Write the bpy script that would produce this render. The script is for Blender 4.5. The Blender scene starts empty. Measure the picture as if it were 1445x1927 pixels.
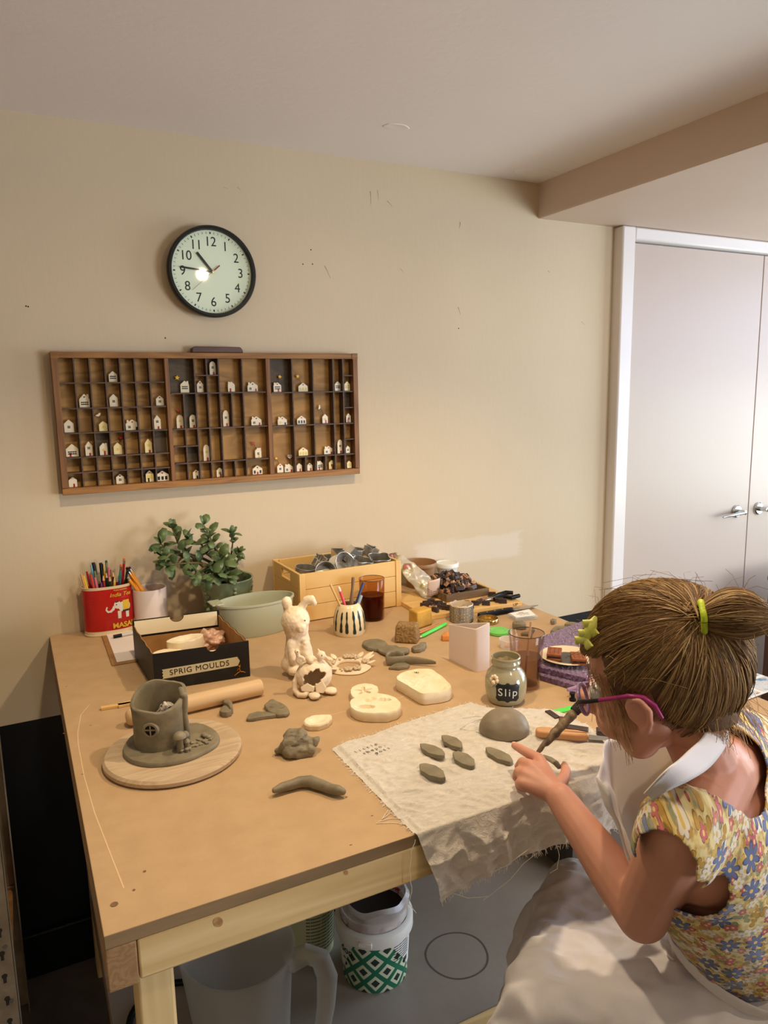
import bpy, bmesh, math, random
import numpy as np
from mathutils import Vector, Matrix, Euler, Quaternion, noise as mnoise
random.seed(7)
PI = math.pi
sc = bpy.context.scene
COL = sc.collection
def lin(r, g, b):
    f = lambda c: (c/255/12.92) if c/255 <= .04045 else ((c/255+.055)/1.055)**2.4
    return (f(r), f(g), f(b))
# ------------------------------------------------------------------ camera
CAM = Vector((0, -2, 1.54)); FPX = 1376.884
CR = Vector((0.8907426986, -0.4541582636, -0.0178246012))
CU = Vector((0.0902358775, 0.1382711573, 0.9862751003))
CF = Vector((0.4454603588, 0.8801257630, -0.1641453933))
cd = bpy.data.cameras.new('camera'); cam = bpy.data.objects.new('camera', cd); COL.objects.link(cam)
cd.sensor_fit = 'HORIZONTAL'; cd.sensor_width = 36; cd.lens = FPX/1445*36; cd.clip_start = .02
cam.matrix_world = Matrix(((CR.x, CU.x, -CF.x, CAM.x), (CR.y, CU.y, -CF.y, CAM.y), (CR.z, CU.z, -CF.z, CAM.z), (0, 0, 0, 1)))
sc.camera = cam
# ------------------------------------------------------------------ light
sc.view_settings.view_transform = 'Standard'; sc.view_settings.look = 'None'
sc.view_settings.gamma = 1; sc.view_settings.use_curve_mapping = False
sc.view_settings.exposure = 0.12
w = bpy.data.worlds.new('world'); sc.world = w; w.use_nodes = True
bg = w.node_tree.nodes['Background']; bg.inputs[0].default_value = (.62, .78, 1, 1); bg.inputs[1].default_value = 1.0
sc.cycles.max_bounces = 8; sc.cycles.diffuse_bounces = 5; sc.cycles.glossy_bounces = 4
sc.cycles.transmission_bounces = 8; sc.cycles.transparent_max_bounces = 40
sc.cycles.caustics_reflective = False; sc.cycles.caustics_refractive = False
sc.cycles.sample_clamp_indirect = 3
def lamp(name, kind, loc, energy, color, target=None, **kw):
    l = bpy.data.lights.new(name, kind); o = bpy.data.objects.new(name, l); COL.objects.link(o)
    l.energy = energy; l.color = color; o.location = loc
    for k, v in kw.items(): setattr(l, k, v)
    if target is not None:
        o.rotation_euler = (Vector(target)-Vector(loc)).to_track_quat('-Z', 'Y').to_euler()
    return o
WARM = (1, .79, .53)
lamp('spot_light', 'SPOT', (.98, -.95, 2.155), 33, WARM, (.98, -.93, 0), spot_size=math.radians(122), spot_blend=.55, shadow_soft_size=.028)
lamp('spot_light', 'SPOT', (.29, -.95, 2.155), 27, WARM, (.29, -.93, 0), spot_size=math.radians(122), spot_blend=.55, shadow_soft_size=.028)
lamp('spot_light', 'SPOT', (.97, -2.05, 2.155), 15, WARM, (.97, -2.03, 0), spot_size=math.radians(176), spot_blend=.15, shadow_soft_size=.026)
# daylight: sky light falling in through the window in the right wall, lawn light bouncing up through it
lamp('window_sky_light', 'AREA', (3.70, -1.15, 1.45), 33, (.42, .56, 1), (1.2, -.9, .75), shape='RECTANGLE', size=1.5, size_y=1.25)
lamp('window_lawn_light', 'AREA', (3.72, -1.15, 1.15), 27, (.95, 1, .66), (1.0, -.6, 2.1), shape='RECTANGLE', size=1.5, size_y=.8)
lamp('rear_fill_light', 'AREA', (2.75, -4.05, 1.25), 98, (.80, .87, 1), (.5, 0, 2.0), shape='RECTANGLE', size=1.6, size_y=1.1)  # added fill panel behind the camera, brightens front faces and ceiling; no window there

# ------------------------------------------------------------------ helpers: space
TZ = .9326                                        # table top height
def ray(px, py): return CF + CR*((px-722.5)/FPX) - CU*((py-963.5)/FPX)
def tab(px, py, z=TZ):
    d = ray(px, py); return CAM + d*((z-CAM.z)/d.z)
def aty(px, py, y=0.):
    d = ray(px, py); return CAM + d*((y-CAM.y)/d.y)
# ------------------------------------------------------------------ helpers: materials
def base_mat(name):
    m = bpy.data.materials.new(name); m.use_nodes = True
    return m, m.node_tree, m.node_tree.nodes['Principled BSDF']
def node(nt, kind, **kw):
    n = nt.nodes.new('ShaderNode'+kind)
    for k, v in kw.items():
        if hasattr(n, k) and k not in n.inputs: setattr(n, k, v)
        else: n.inputs[k].default_value = v
    return n
def L(nt, a, b): nt.links.new(a, b)
def coords(nt, scale=(1, 1, 1), out='Object', rot=(0, 0, 0)):
    tc = node(nt, 'TexCoord'); mp = node(nt, 'Mapping'); L(nt, tc.outputs[out], mp.inputs[0])
    mp.inputs['Scale'].default_value = scale; mp.inputs['Rotation'].default_value = rot
    return mp.outputs[0]
def ramp(nt, fac, stops):
    r = node(nt, 'ValToRGB'); e = r.color_ramp.elements
    while len(e) < len(stops): e.new(.5)
    for i, (p, c) in enumerate(stops): e[i].position = p; e[i].color = (*c, 1)
    L(nt, fac, r.inputs[0]); return r.outputs[0]
def bump(nt, b, h, strength=.3, dist=.002):
    n = node(nt, 'Bump'); n.inputs['Strength'].default_value = strength; n.inputs['Distance'].default_value = dist
    L(nt, h, n.inputs['Height']); L(nt, n.outputs[0], b.inputs['Normal'])
def noise(nt, co, scale, detail=4, rough=.55, dist=0):
    n = node(nt, 'TexNoise'); L(nt, co, n.inputs['Vector'])
    n.inputs['Scale'].default_value = scale; n.inputs['Detail'].default_value = detail
    n.inputs['Roughness'].default_value = rough; n.inputs['Distortion'].default_value = dist
    return n.outputs['Fac']
def mat(name, c, rough=.55, metal=0, c2=None, ns=30, stretch=(1, 1, 1), bs=None, bd=.002, bstr=.4, lo=.35, hi=.65, coat=0, trans=0, ior=1.45, sss=0, spec=None, sheen=0, det=4):
    """procedural material: noise between two sRGB colours, noise bump"""
    m, nt, b = base_mat(name)
    c = lin(*c); b.inputs['Base Color'].default_value = (*c, 1); b.inputs['Roughness'].default_value = rough
    b.inputs['Metallic'].default_value = metal; b.inputs['Coat Weight'].default_value = coat
    b.inputs['Transmission Weight'].default_value = trans; b.inputs['IOR'].default_value = ior
    if spec is not None: b.inputs['Specular IOR Level'].default_value = spec
    if sheen: b.inputs['Sheen Weight'].default_value = sheen
    if sss:
        b.inputs['Subsurface Weight'].default_value = sss; b.inputs['Subsurface Radius'].default_value = (.012, .004, .002)
        b.inputs['Subsurface Scale'].default_value = 1.0
    co = coords(nt, stretch)
    if c2 is not None:
        L(nt, ramp(nt, noise(nt, co, ns, det), [(lo, c), (hi, lin(*c2))]), b.inputs['Base Color'])
    if bs: bump(nt, b, noise(nt, co, bs, 5), bstr, bd)
    return m
def wood(name, c1, c2, axis=0, scale=14, rough=.6, str_=.25, knots=False, stretch=.08):
    m, nt, b = base_mat(name); b.inputs['Roughness'].default_value = rough
    s = [1, 1, 1]; s[axis] = stretch
    co = coords(nt, s)
    n1 = noise(nt, co, scale, 3, .5, .6)
    wv = node(nt, 'Math', operation='MULTIPLY'); wv.inputs[1].default_value = 9; L(nt, n1, wv.inputs[0])
    fr = node(nt, 'Math', operation='PINGPONG'); fr.inputs[1].default_value = .5; L(nt, wv.outputs[0], fr.inputs[0])
    n2 = noise(nt, co, scale*9, 3)
    mx = node(nt, 'Math', operation='MULTIPLY_ADD'); mx.inputs[1].default_value = .5
    L(nt, n2, mx.inputs[0]); L(nt, fr.outputs[0], mx.inputs[2])
    L(nt, ramp(nt, mx.outputs[0], [(.15, lin(*c1)), (.85, lin(*c2))]), b.inputs['Base Color'])
    bump(nt, b, mx.outputs[0], str_, .0008)
    return m
def glass(name, c, rough=.03, thin=True, alpha=.25):
    """tinted clear plastic / glass: a tinted see-through mixed with a glossy coat by fresnel"""
    m = bpy.data.materials.new(name); m.use_nodes = True; nt = m.node_tree
    out = nt.nodes['Material Output']; nt.nodes.remove(nt.nodes['Principled BSDF'])
    t = node(nt, 'BsdfTransparent'); t.inputs[0].default_value = (*lin(*c), 1)
    g = node(nt, 'BsdfGlossy'); g.inputs['Roughness'].default_value = rough
    lw = node(nt, 'Fresnel'); lw.inputs[0].default_value = 1.3
    gm = node(nt, 'NewGeometry'); iv = node(nt, 'Math', operation='SUBTRACT'); iv.inputs[0].default_value = 1; L(nt, gm.outputs['Backfacing'], iv.inputs[1])
    fm = node(nt, 'Math', operation='MULTIPLY'); L(nt, lw.outputs[0], fm.inputs[0]); L(nt, iv.outputs[0], fm.inputs[1])
    mx = node(nt, 'MixShader'); L(nt, fm.outputs[0], mx.inputs[0]); L(nt, t.outputs[0], mx.inputs[1]); L(nt, g.outputs[0], mx.inputs[2])
    L(nt, mx.outputs[0], out.inputs[0]); return m
def cloudy(name, c, alpha=.5, rough=.4):
    """milky translucent plastic"""
    m, nt, b = base_mat(name); b.inputs['Base Color'].default_value = (*lin(*c), 1); b.inputs['Roughness'].default_value = rough
    b.inputs['Alpha'].default_value = alpha; return m
# ------------------------------------------------------------------ helpers: meshes
class MB:
    """collects geometry; build() links it as ONE mesh object"""
    def __init__(s): s.v = []; s.f = []; s.mi = []; s.m = 0
    def add(s, vs, fs, mx=None):
        o = len(s.v)
        for p in vs:
            p = Vector(p); s.v.append(mx @ p if mx is not None else p)
        for f in fs: s.f.append([o+i for i in f]); s.mi.append(s.m)
        return s
    def box(s, c, d, rot=None, taper=1):
        x, y, z = d[0]/2, d[1]/2, d[2]/2; t = taper
        vs = [(-x, -y, -z), (x, -y, -z), (x, y, -z), (-x, y, -z), (-x*t, -y*t, z), (x*t, -y*t, z), (x*t, y*t, z), (-x*t, y*t, z)]
        fs = [(0, 3, 2, 1), (4, 5, 6, 7), (0, 1, 5, 4), (1, 2, 6, 5), (2, 3, 7, 6), (3, 0, 4, 7)]
        mx = Matrix.Translation(c)
        if rot is not None: mx = mx @ (rot if isinstance(rot, Matrix) else Euler(rot).to_matrix().to_4x4())
        return s.add(vs, fs, mx)
    def bb(s, a, b): return s.box([(a[i]+b[i])/2 for i in range(3)], [abs(b[i]-a[i]) for i in range(3)])
    def lathe(s, prof, n=40, mx=None, sx=1, sy=1, close=False, fn=None):
        """prof [(r,z)...]; r 0 ends make caps"""
        vs = []; idx = []
        for r, z in prof:
            if r < 1e-6: idx.append([len(vs)]); vs.append((0, 0, z))
            else:
                row = []
                for k in range(n):
                    a = 2*PI*k/n; row.append(len(vs)); q = (r*math.cos(a)*sx, r*math.sin(a)*sy, z)
                    vs.append(fn(q, a, r) if fn else q)
                idx.append(row)
        fs = []; rows = list(zip(idx, idx[1:]))
        if close: rows.append((idx[-1], idx[0]))
        for a, b in rows:
            for k in range(n):
                k2 = (k+1) % n
                if len(a) == 1 and len(b) == 1: continue
                if len(a) == 1: fs.append((a[0], b[k2], b[k]))
                elif len(b) == 1: fs.append((a[k], a[k2], b[0]))
                else: fs.append((a[k], a[k2], b[k2], b[k]))
        return s.add(vs, fs, mx)
    def tube(s, pts, rad, n=10, caps=True, flat=1., up=None):
        pts = [Vector(p) for p in pts]; N = len(pts)
        rad = rad if isinstance(rad, (list, tuple)) else [rad]*N
        vs = []; fs = []; ref = None
        for i, p in enumerate(pts):
            t = (pts[min(i+1, N-1)]-pts[max(i-1, 0)])
            t = t.normalized() if t.length > 1e-9 else Vector((0, 0, 1))
            if ref is None:
                ref = Vector(up) if up is not None else (Vector((0, 0, 1)) if abs(t.z) < .9 else Vector((1, 0, 0)))
            b = t.cross(ref)
            b = b.normalized() if b.length > 1e-6 else t.orthogonal().normalized()
            ref = b.cross(t).normalized()
            for k in range(n):
                a = 2*PI*k/n; vs.append(p + b*(math.cos(a)*rad[i]) + ref*(math.sin(a)*rad[i]*flat))
        for i in range(N-1):
            for k in range(n):
                k2 = (k+1) % n; fs.append((i*n+k, i*n+k2, (i+1)*n+k2, (i+1)*n+k))
        if caps:
            fs.append(tuple(reversed(range(n)))); fs.append(tuple((N-1)*n+k for k in range(n)))
        return s.add(vs, fs)
    def prism(s, poly, h, mx=None, top=1., z0=0):
        """2-D outline extruded from z0 up by h"""
        n = len(poly); cx = sum(p[0] for p in poly)/n; cy = sum(p[1] for p in poly)/n
        vs = [(x, y, z0) for x, y in poly] + [(cx+(x-cx)*top, cy+(y-cy)*top, z0+h) for x, y in poly]
        fs = [tuple(reversed(range(n))), tuple(range(n, 2*n))] + [(i, (i+1) % n, n+(i+1) % n, n+i) for i in range(n)]
        return s.add(vs, fs, mx)
    def ball(s, c, r, n=14, mx=None):
        r = r if isinstance(r, (tuple, list, Vector)) else (r, r, r)
        m2 = Matrix.Translation(c)
        if mx is not None: m2 = m2 @ mx
        m2 = m2 @ Matrix.Diagonal((*r, 1))
        pr = [(0, -1)] + [(math.cos(a), math.sin(a)) for a in [(-PI/2 + PI*i/(n//2+2)) for i in range(1, n//2+2)]] + [(0, 1)]
        return s.lathe(pr, n, m2)
    def capsule(s, a, b, ra, rb, n=16):
        a = Vector(a); b = Vector(b); d = b-a
        if d.length < 1e-6: return s.ball(a, ra, n)
        q = d.to_track_quat('Z', 'Y').to_matrix().to_4x4(); l = d.length
        pr = [(0, -ra)] + [(ra*math.cos(t), ra*math.sin(t)) for t in [-PI/2+PI/2*i/5 for i in range(1, 6)]]
        pr += [(rb*math.cos(t), l+rb*math.sin(t)) for t in [PI/2*i/5 for i in range(0, 5)]] + [(0, l+rb)]
        return s.lathe(pr, n, Matrix.Translation(a) @ q)
    def grid(s, fn, nu, nv):
        vs = [fn(i/(nu-1), j/(nv-1)) for j in range(nv) for i in range(nu)]
        fs = [(j*nu+i, j*nu+i+1, (j+1)*nu+i+1, (j+1)*nu+i) for j in range(nv-1) for i in range(nu-1)]
        return s.add(vs, fs)
    def build(s, name, mats, parent=None, smooth=40, bevel=0, solid=0, seg=2, off=-1, sub=0):
        me = bpy.data.meshes.new(name); me.from_pydata(s.v, [], s.f); me.validate()
        mats = mats if isinstance(mats, (list, tuple)) else [mats]
        for m in mats: me.materials.append(m)
        if len(mats) > 1 and len(me.polygons) == len(s.mi): me.polygons.foreach_set('material_index', s.mi)
        fix_normals(me)
        if smooth:
            me.polygons.foreach_set('use_smooth', [True]*len(me.polygons)); me.set_sharp_from_angle(angle=math.radians(smooth))
        o = bpy.data.objects.new(name, me); COL.objects.link(o)
        if parent is not None: o.parent = parent
        if solid:
            md = o.modifiers.new('s', 'SOLIDIFY'); md.thickness = solid; md.offset = off
        if sub:
            md = o.modifiers.new('u', 'SUBSURF'); md.levels = sub; md.render_levels = sub
        if bevel:
            md = o.modifiers.new('b', 'BEVEL'); md.width = bevel; md.segments = seg; md.limit_method = 'ANGLE'; md.angle_limit = math.radians(35)
        return o
def fix_normals(me):
    bm = bmesh.new(); bm.from_mesh(me); bmesh.ops.recalc_face_normals(bm, faces=bm.faces); bm.to_mesh(me); bm.free()
def blend(name, mb, m, parent=None, voxel=.003, smooth=4, disp=None, fac=.5, cut=None, solid=0):
    """fuse all the pieces of mb into one continuous skin (voxel remesh + smoothing), then optional displacement / cut"""
    o = mb.build(name, m, None, smooth=0)
    md = o.modifiers.new('r', 'REMESH'); md.mode = 'VOXEL'; md.voxel_size = voxel; md.use_smooth_shade = True
    if smooth:
        md = o.modifiers.new('s', 'SMOOTH'); md.factor = fac; md.iterations = smooth
    dg = bpy.context.evaluated_depsgraph_get(); dg.update()
    me = bpy.data.meshes.new_from_object(o.evaluated_get(dg)); me.name = name
    o.modifiers.clear(); old = o.data; o.data = me; bpy.data.meshes.remove(old)
    if not me.materials: me.materials.append(m)
    if disp:
        nr = [v.normal.copy() for v in me.vertices]
        for v, n_ in zip(me.vertices, nr): v.co += n_*disp(v.co)
    if cut:
        bm = bmesh.new(); bm.from_mesh(me)
        bmesh.ops.delete(bm, geom=[v for v in bm.verts if cut(v.co)], context='VERTS')
        for _ in range(3): bmesh.ops.smooth_vert(bm, verts=[v for v in bm.verts if v.is_boundary], factor=.5, use_axis_x=True, use_axis_y=True, use_axis_z=True)
        bm.to_mesh(me); bm.free()
    me.polygons.foreach_set('use_smooth', [True]*len(me.polygons)); me.update()
    if solid:
        md = o.modifiers.new('t', 'SOLIDIFY'); md.thickness = solid; md.offset = 0
    if parent is not None: o.parent = parent
    return o
def tag(o, label, cat, group=None):
    o['label'] = label; o['category'] = cat
    if group: o['group'] = group
    return o
def thing(name, loc, label, cat, group=None, rz=0, rot=None):
    o = bpy.data.objects.new(name, None); COL.objects.link(o); o.location = loc
    o.rotation_euler = rot if rot is not None else (0, 0, rz); o.empty_display_size = .02
    return tag(o, label, cat, group)
def struct(o, label=None):
    o['kind'] = 'structure'
    if label: o['label'] = label
    return o
def n3(p, s, seed=0): return mnoise.noise(Vector(p)*s + Vector((seed*7.3, seed*3.1, seed*1.7)))
def fbm(p, s, seed=0, oct=3):
    a = 0; k = 1
    for i in range(oct): a += k*n3(p, s*2**i, seed+i); k *= .5
    return a
def text(name, body, size, loc, rot, m, parent, ext=.0002, align='CENTER', shear=0, font_scale=(1, 1), space=1, bold=0):
    """lettering as real thin raised letters, turned into a mesh"""
    cu = bpy.data.curves.new(name, 'FONT'); cu.body = body; cu.size = size; cu.extrude = ext; cu.align_x = align; cu.align_y = 'CENTER'
    cu.shear = shear; cu.space_character = space; cu.offset = bold
    t = bpy.data.objects.new(name, cu); COL.objects.link(t)
    dg = bpy.context.evaluated_depsgraph_get(); dg.update()
    me = bpy.data.meshes.new_from_object(t.evaluated_get(dg)); bpy.data.objects.remove(t); bpy.data.curves.remove(cu)
    for v in me.vertices: v.co.x *= font_scale[0]; v.co.y *= font_scale[1]
    me.materials.clear(); me.materials.append(m); me.name = name
    o = bpy.data.objects.new(name, me); COL.objects.link(o); o.location = loc
    o.rotation_euler = rot if not isinstance(rot, Matrix) else rot.to_euler()
    if parent is not None: o.parent = parent
    return o
def copy_tree(o, parent=None):
    c = o.copy(); COL.objects.link(c)
    if parent is not None: c.parent = parent
    for ch in list(o.children): copy_tree(ch, c)
    return c
ROTX = (PI/2, 0, 0)          # text standing upright, facing -y
# ================================================================== THE ROOM
def wall_mat(name, c, c2, patch=False):
    m, nt, b = base_mat(name); b.inputs['Roughness'].default_value = .6; b.inputs['Specular IOR Level'].default_value = .25
    co = coords(nt); col = ramp(nt, noise(nt, co, 1.6, 3), [(.3, lin(*c)), (.7, lin(*c2))])
    if patch:   # a swatch of paler paint brushed on above the table
        sx = node(nt, 'SeparateXYZ'); L(nt, co, sx.inputs[0])
        nz = noise(nt, coords(nt, (4, 1, 14)), 3, 3)
        def band(out, lo, hi, soft, jit):
            a = node(nt, 'Math', operation='MULTIPLY_ADD'); L(nt, nz, a.inputs[0]); a.inputs[1].default_value = jit; L(nt, out, a.inputs[2])
            m1 = node(nt, 'MapRange'); m1.inputs['From Min'].default_value = lo+jit/2; m1.inputs['From Max'].default_value = lo+jit/2+soft
            m2 = node(nt, 'MapRange'); m2.inputs['From Min'].default_value = hi+jit/2; m2.inputs['From Max'].default_value = hi+jit/2+soft
            m2.inputs['To Min'].default_value = 1; m2.inputs['To Max'].default_value = 0
            L(nt, a.outputs[0], m1.inputs[0]); L(nt, a.outputs[0], m2.inputs[0])
            p = node(nt, 'Math', operation='MULTIPLY'); L(nt, m1.outputs[0], p.inputs[0]); L(nt, m2.outputs[0], p.inputs[1]); return p.outputs[0]
        px = band(sx.outputs[0], 1.12, 1.52, .02, .12); pz = band(sx.outputs[2], .96, 1.045, .012, .03)
        pm = node(nt, 'Math', operation='MULTIPLY'); L(nt, px, pm.inputs[0]); L(nt, pz, pm.inputs[1])
        mx = node(nt, 'MixRGB'); L(nt, pm.outputs[0], mx.inputs[0]); L(nt, col, mx.inputs[1]); mx.inputs[2].default_value = (*lin(207, 193, 172), 1)
        col = mx.outputs[0]
    L(nt, col, b.inputs['Base Color'])
    bump(nt, b, noise(nt, coords(nt, (1, 1, .35)), 55, 5), .12, .004)
    return m
M_wall = wall_mat('plaster_pink_paint', (199, 182, 153), (205, 188, 159), True)
M_ceil = wall_mat('ceiling_paint', (232, 227, 226), (236, 231, 230))
M_soff = wall_mat('soffit_paint', (204, 184, 168), (209, 190, 174))
M_dado = mat('black_dado_paint', (9, 9, 11), .45, bs=40, bd=.002, bstr=.2)
M_white = mat('white_gloss_paint', (226, 220, 216), .28, bs=60, bd=.001, bstr=.15, stretch=(1, 1, .15))
M_door = mat('door_gloss_paint', (190, 174, 162), .34, bs=26, bd=.002, bstr=.22, stretch=(1, 1, .12), spec=.3)
M_concrete = mat('grey_concrete_floor', (92, 84, 76), .5, c2=(112, 102, 92), ns=6, bs=30, bd=.002)
M_chrome = mat('satin_chrome', (200, 205, 205), .18, 1)
M_dark_metal = mat('dark_metal', (60, 58, 55), .35, 1)
CH = 2.19; SOF = 2.082; BX = 1.594
struct(MB().bb((-1.2, -4.2, -.05), (3.7, .1, 0)).build('floor', M_concrete))
struct(MB().bb((-1.2, -4.2, CH), (BX+.01, .1, CH+.08)).build('ceiling', M_ceil))
struct(MB().bb((BX, -4.2, SOF), (3.8, .1, CH+.08)).build('ceiling_drop', M_soff, bevel=.004))
wb = MB().bb((-1.2, 0, .716), (1.975, .1, CH)); wb.bb((1.975, 0, 2.08), (3.7, .1, CH)); wb.bb((3.5, 0, 0), (3.7, .1, 2.1))
struct(wb.build('wall_back', M_wall))
struct(MB().bb((-1.2, -.0005, .0), (1.93, .1, .716)).build('trim_1', M_dado))           # black dado
struct(MB().bb((-1.2, -.018, 0), (1.93, -.0005, .125)).build('baseboard_back', M_dado, bevel=.004))
struct(MB().bb((-1.3, -4.2, 0), (-1.2, .1, CH)).build('wall_left', M_wall))
struct(MB().bb((-1.2, -4.3, 0), (3.7, -4.2, CH)).build('wall_rear', M_wall))
wr = MB().bb((3.6, -4.2, 0), (3.7, .1, .8)).bb((3.6, -4.2, 2.05), (3.7, .1, CH)).bb((3.6, -.35, .8), (3.7, .1, 2.05)).bb((3.6, -4.2, .8), (3.7, -1.95, 2.05))
struct(wr.build('wall_right', M_wall))
wf = MB()
for y in (-.36, -.88, -1.42, -1.94): wf.box((3.65, y, 1.425), (.05, .05, 1.25))
for z in (.825, 2.025): wf.box((3.65, -1.15, z), (.05, 1.6, .05))
win = struct(wf.build('window_1', M_white))
MB().bb((3.648, -1.93, .84), (3.652, -.37, 2.01)).build('window_pane', glass('clear_glass', (250, 252, 252)), win)
MB().bb((3.55, -1.98, .78), (3.66, -.32, .805)).build('window_sill', M_white, win, bevel=.004)
# nail holes, filler streaks and flakes left in the wall paint
M_hole = mat('dark_hole', (45, 40, 34), .8); M_scuff = mat('dry_filler', (226, 214, 196), .7)
for i, (px, py) in enumerate([(570, 497), (585, 470), (588, 497), (49, 576), (53, 577), (311, 636), (863, 618)]):
    p = aty(px, py); o = MB().lathe([(0, -.0004), (.0022, -.0004), (.0018, .0003), (0, .0003)], 10, Matrix.Translation(p) @ Euler(ROTX).to_matrix().to_4x4()).build('nail_hole', M_hole, bpy.data.objects['wall_back'])
for a, b, r in [((611, 500), (622, 524), .0016), ((697, 360), (698, 384), .0016), ((728, 378), (738, 388), .0016), ((710, 358), (712, 376), .0012), ((866, 418), (864, 430), .002), ((420, 352), (428, 355), .0016), ((447, 352), (453, 358), .0016), ((1031, 510), (1034, 513), .002), ((753, 505), (760, 514), .001), ((862, 578), (866, 592), .0015), ((1094, 605), (1100, 612), .0014)]:
    pa, pb = aty(*a), aty(*b); MB().tube([pa, pa.lerp(pb, .4)+Vector((.001, 0, 0)), pb], [r, r*.7, r*.4], 6, flat=.5).build('paint_fleck', M_wall, bpy.data.objects['wall_back'])
# ceiling blemishes: two filled patches
for (px, py, rx, ry, seed) in [(745, 238, .035, .02, 1), (1010, 327, .075, .05, 5)]:
    p = tab(px, py, CH)
    MB().lathe([(0, -.0006), (.75, -.0006), (.92, -.0013), (1.0, -.0005), (1.02, .0004)], 40, Matrix.Translation(p) @ Matrix.Diagonal((rx, ry, 1, 1)), fn=lambda q, a, r: (q[0]*(1+.12*math.sin(3*a+seed)), q[1]*(1+.1*math.cos(2*a+seed)), q[2])).build('filler_patch', M_ceil, bpy.data.objects['ceiling'])
# ---- double doors
DL, DM, DR = 1.975, 2.70, 3.43; DT = 2.034
fr = MB().bb((1.925, -.042, 0), (1.985, .03, SOF-.001)).bb((1.985, -.040, DT+.004), (3.5, .03, SOF-.001)).bb((3.435, -.042, 0), (3.5, .03, DT+.004))
struct(fr.build('trim_2', M_white, bevel=.006))
def lever(parent, x, z, s):
    h = MB(); mx = Matrix.Translation((x, -.012, z)) @ Euler(ROTX).to_matrix().to_4x4()
    h.lathe([(0, 0), (.026, 0), (.026, .006), (.022, .010), (0, .010)], 28, mx).lathe([(0, .008), (.010, .008), (.009, .045), (0, .047)], 20, mx)
    h.tube([(x, -.052, z), (x-s*.03, -.055, z-.001), (x-s*.07, -.052, z-.004), (x-s*.115, -.047, z-.008), (x-s*.122, -.046, z-.009)], [.009, .0095, .0085, .006, .003], 14, flat=.75)
    h.build('door_handle', M_chrome, parent)
HZ = 1.005
for nm, a, b, hx, s in (('door_1', DL+.012, DM-.002, DM-.075, 1), ('door_2', DM+.002, DR, DM+.06, -1)):
    d = struct(MB().bb((a, -.012, .01), (b, .028, DT)).build(nm, M_door, bevel=.002)); lever(d, hx, aty(1400, 962, -.03).z, s)
    if s == 1:
        for z in (aty(1165, 560).z, aty(1150, 957).z):
            MB().bb((DL-.002, -.017, z-.045), (DL+.022, -.010, z+.045)).lathe([(0, -.045), (.005, -.045), (.005, .045), (0, .045)], 12, Matrix.Translation((DL+.009, -.017, z))).build('door_hinge', M_dark_metal if 0 else M_chrome, d)
# ================================================================== ON THE WALL
M_black_pl = mat('black_plastic', (9, 9, 10), .4, spec=.25); M_face = mat('clock_face_paper', (234, 238, 222), .6)
M_ink = mat('black_ink', (12, 12, 13), .6); M_redhand = mat('red_hand', (140, 30, 30), .5); M_brass = mat('brass', (200, 170, 100), .25, 1)
M_clockglass = glass('clock_glass', (252, 255, 252), .035)
def disc(r, z, mx): return MB().lathe([(0, z), (r, z), (r, z+.0006), (0, z+.0006)], 64, mx)
def clock():
    p = aty(401.7, 510.5, -.042); R = .1155
    t = thing('wall_clock', (p.x, 0, p.z), 'round black rimmed wall clock with white face hung above the wooden tray', 'clock')
    mx = Euler(ROTX).to_matrix().to_4x4()
    MB().lathe([(0, .001), (R-.012, .001), (R-.004, .006), (R, .022), (R, .036), (R-.003, .042), (R-.009, .042), (R-.0105, .036), (R-.0105, .026), (0, .026)], 80, mx).build('clock_case', M_black_pl, t)
    disc(R-.0108, .0265, mx).build('clock_face', M_face, t)
    tk = MB()
    for i in range(60):
        a = PI/2-i*PI/30; big = i % 5 == 0; l, wd = (.0052, .0032) if big else (.005, .0009); r = .0975
        tk.box((r*math.cos(a), -.0274, r*math.sin(a)), (l, .0004, wd), Euler((0, -a, 0)).to_matrix().to_4x4())
    tk.build('minute_marks', M_ink, t, smooth=0)
    for h in range(1, 13):
        a = PI/2-h*PI/6; r = .0757
        text('numeral', str(h), .0335, (r*math.cos(a), -.0274, r*math.sin(a)-.0005), ROTX, M_ink, t, font_scale=(.92, 1))
    def hand(nm, ang, l, wd, y, m, back=.0):
        b = MB(); b.box(((l-back)/2, y, 0), (l+back, .0008, wd)); o = b.build(nm, m, t, smooth=0); o.rotation_euler = (0, -ang, 0)
    hand('hour_hand', math.radians(128.5), .060, .0062, -.0300, M_ink); hand('minute_hand', math.radians(174), .0825, .0045, -.0315, M_ink)
    hand('second_hand', math.radians(221), .073, .0008, -.033, M_redhand)
    b = MB(); b.box((-.016, -.033, 0), (.020, .0008, .0032)); o = b.build('second_hand', M_redhand, t, smooth=0); o.rotation_euler = (0, -math.radians(221), 0)
    MB().lathe([(0, .027), (.003, .027), (.003, .035), (0, .036)], 16, mx).build('centre_pin', M_brass, t)
    disc(R-.0106, .0375, mx).build('clock_glass', M_clockglass, t)
clock()
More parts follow.
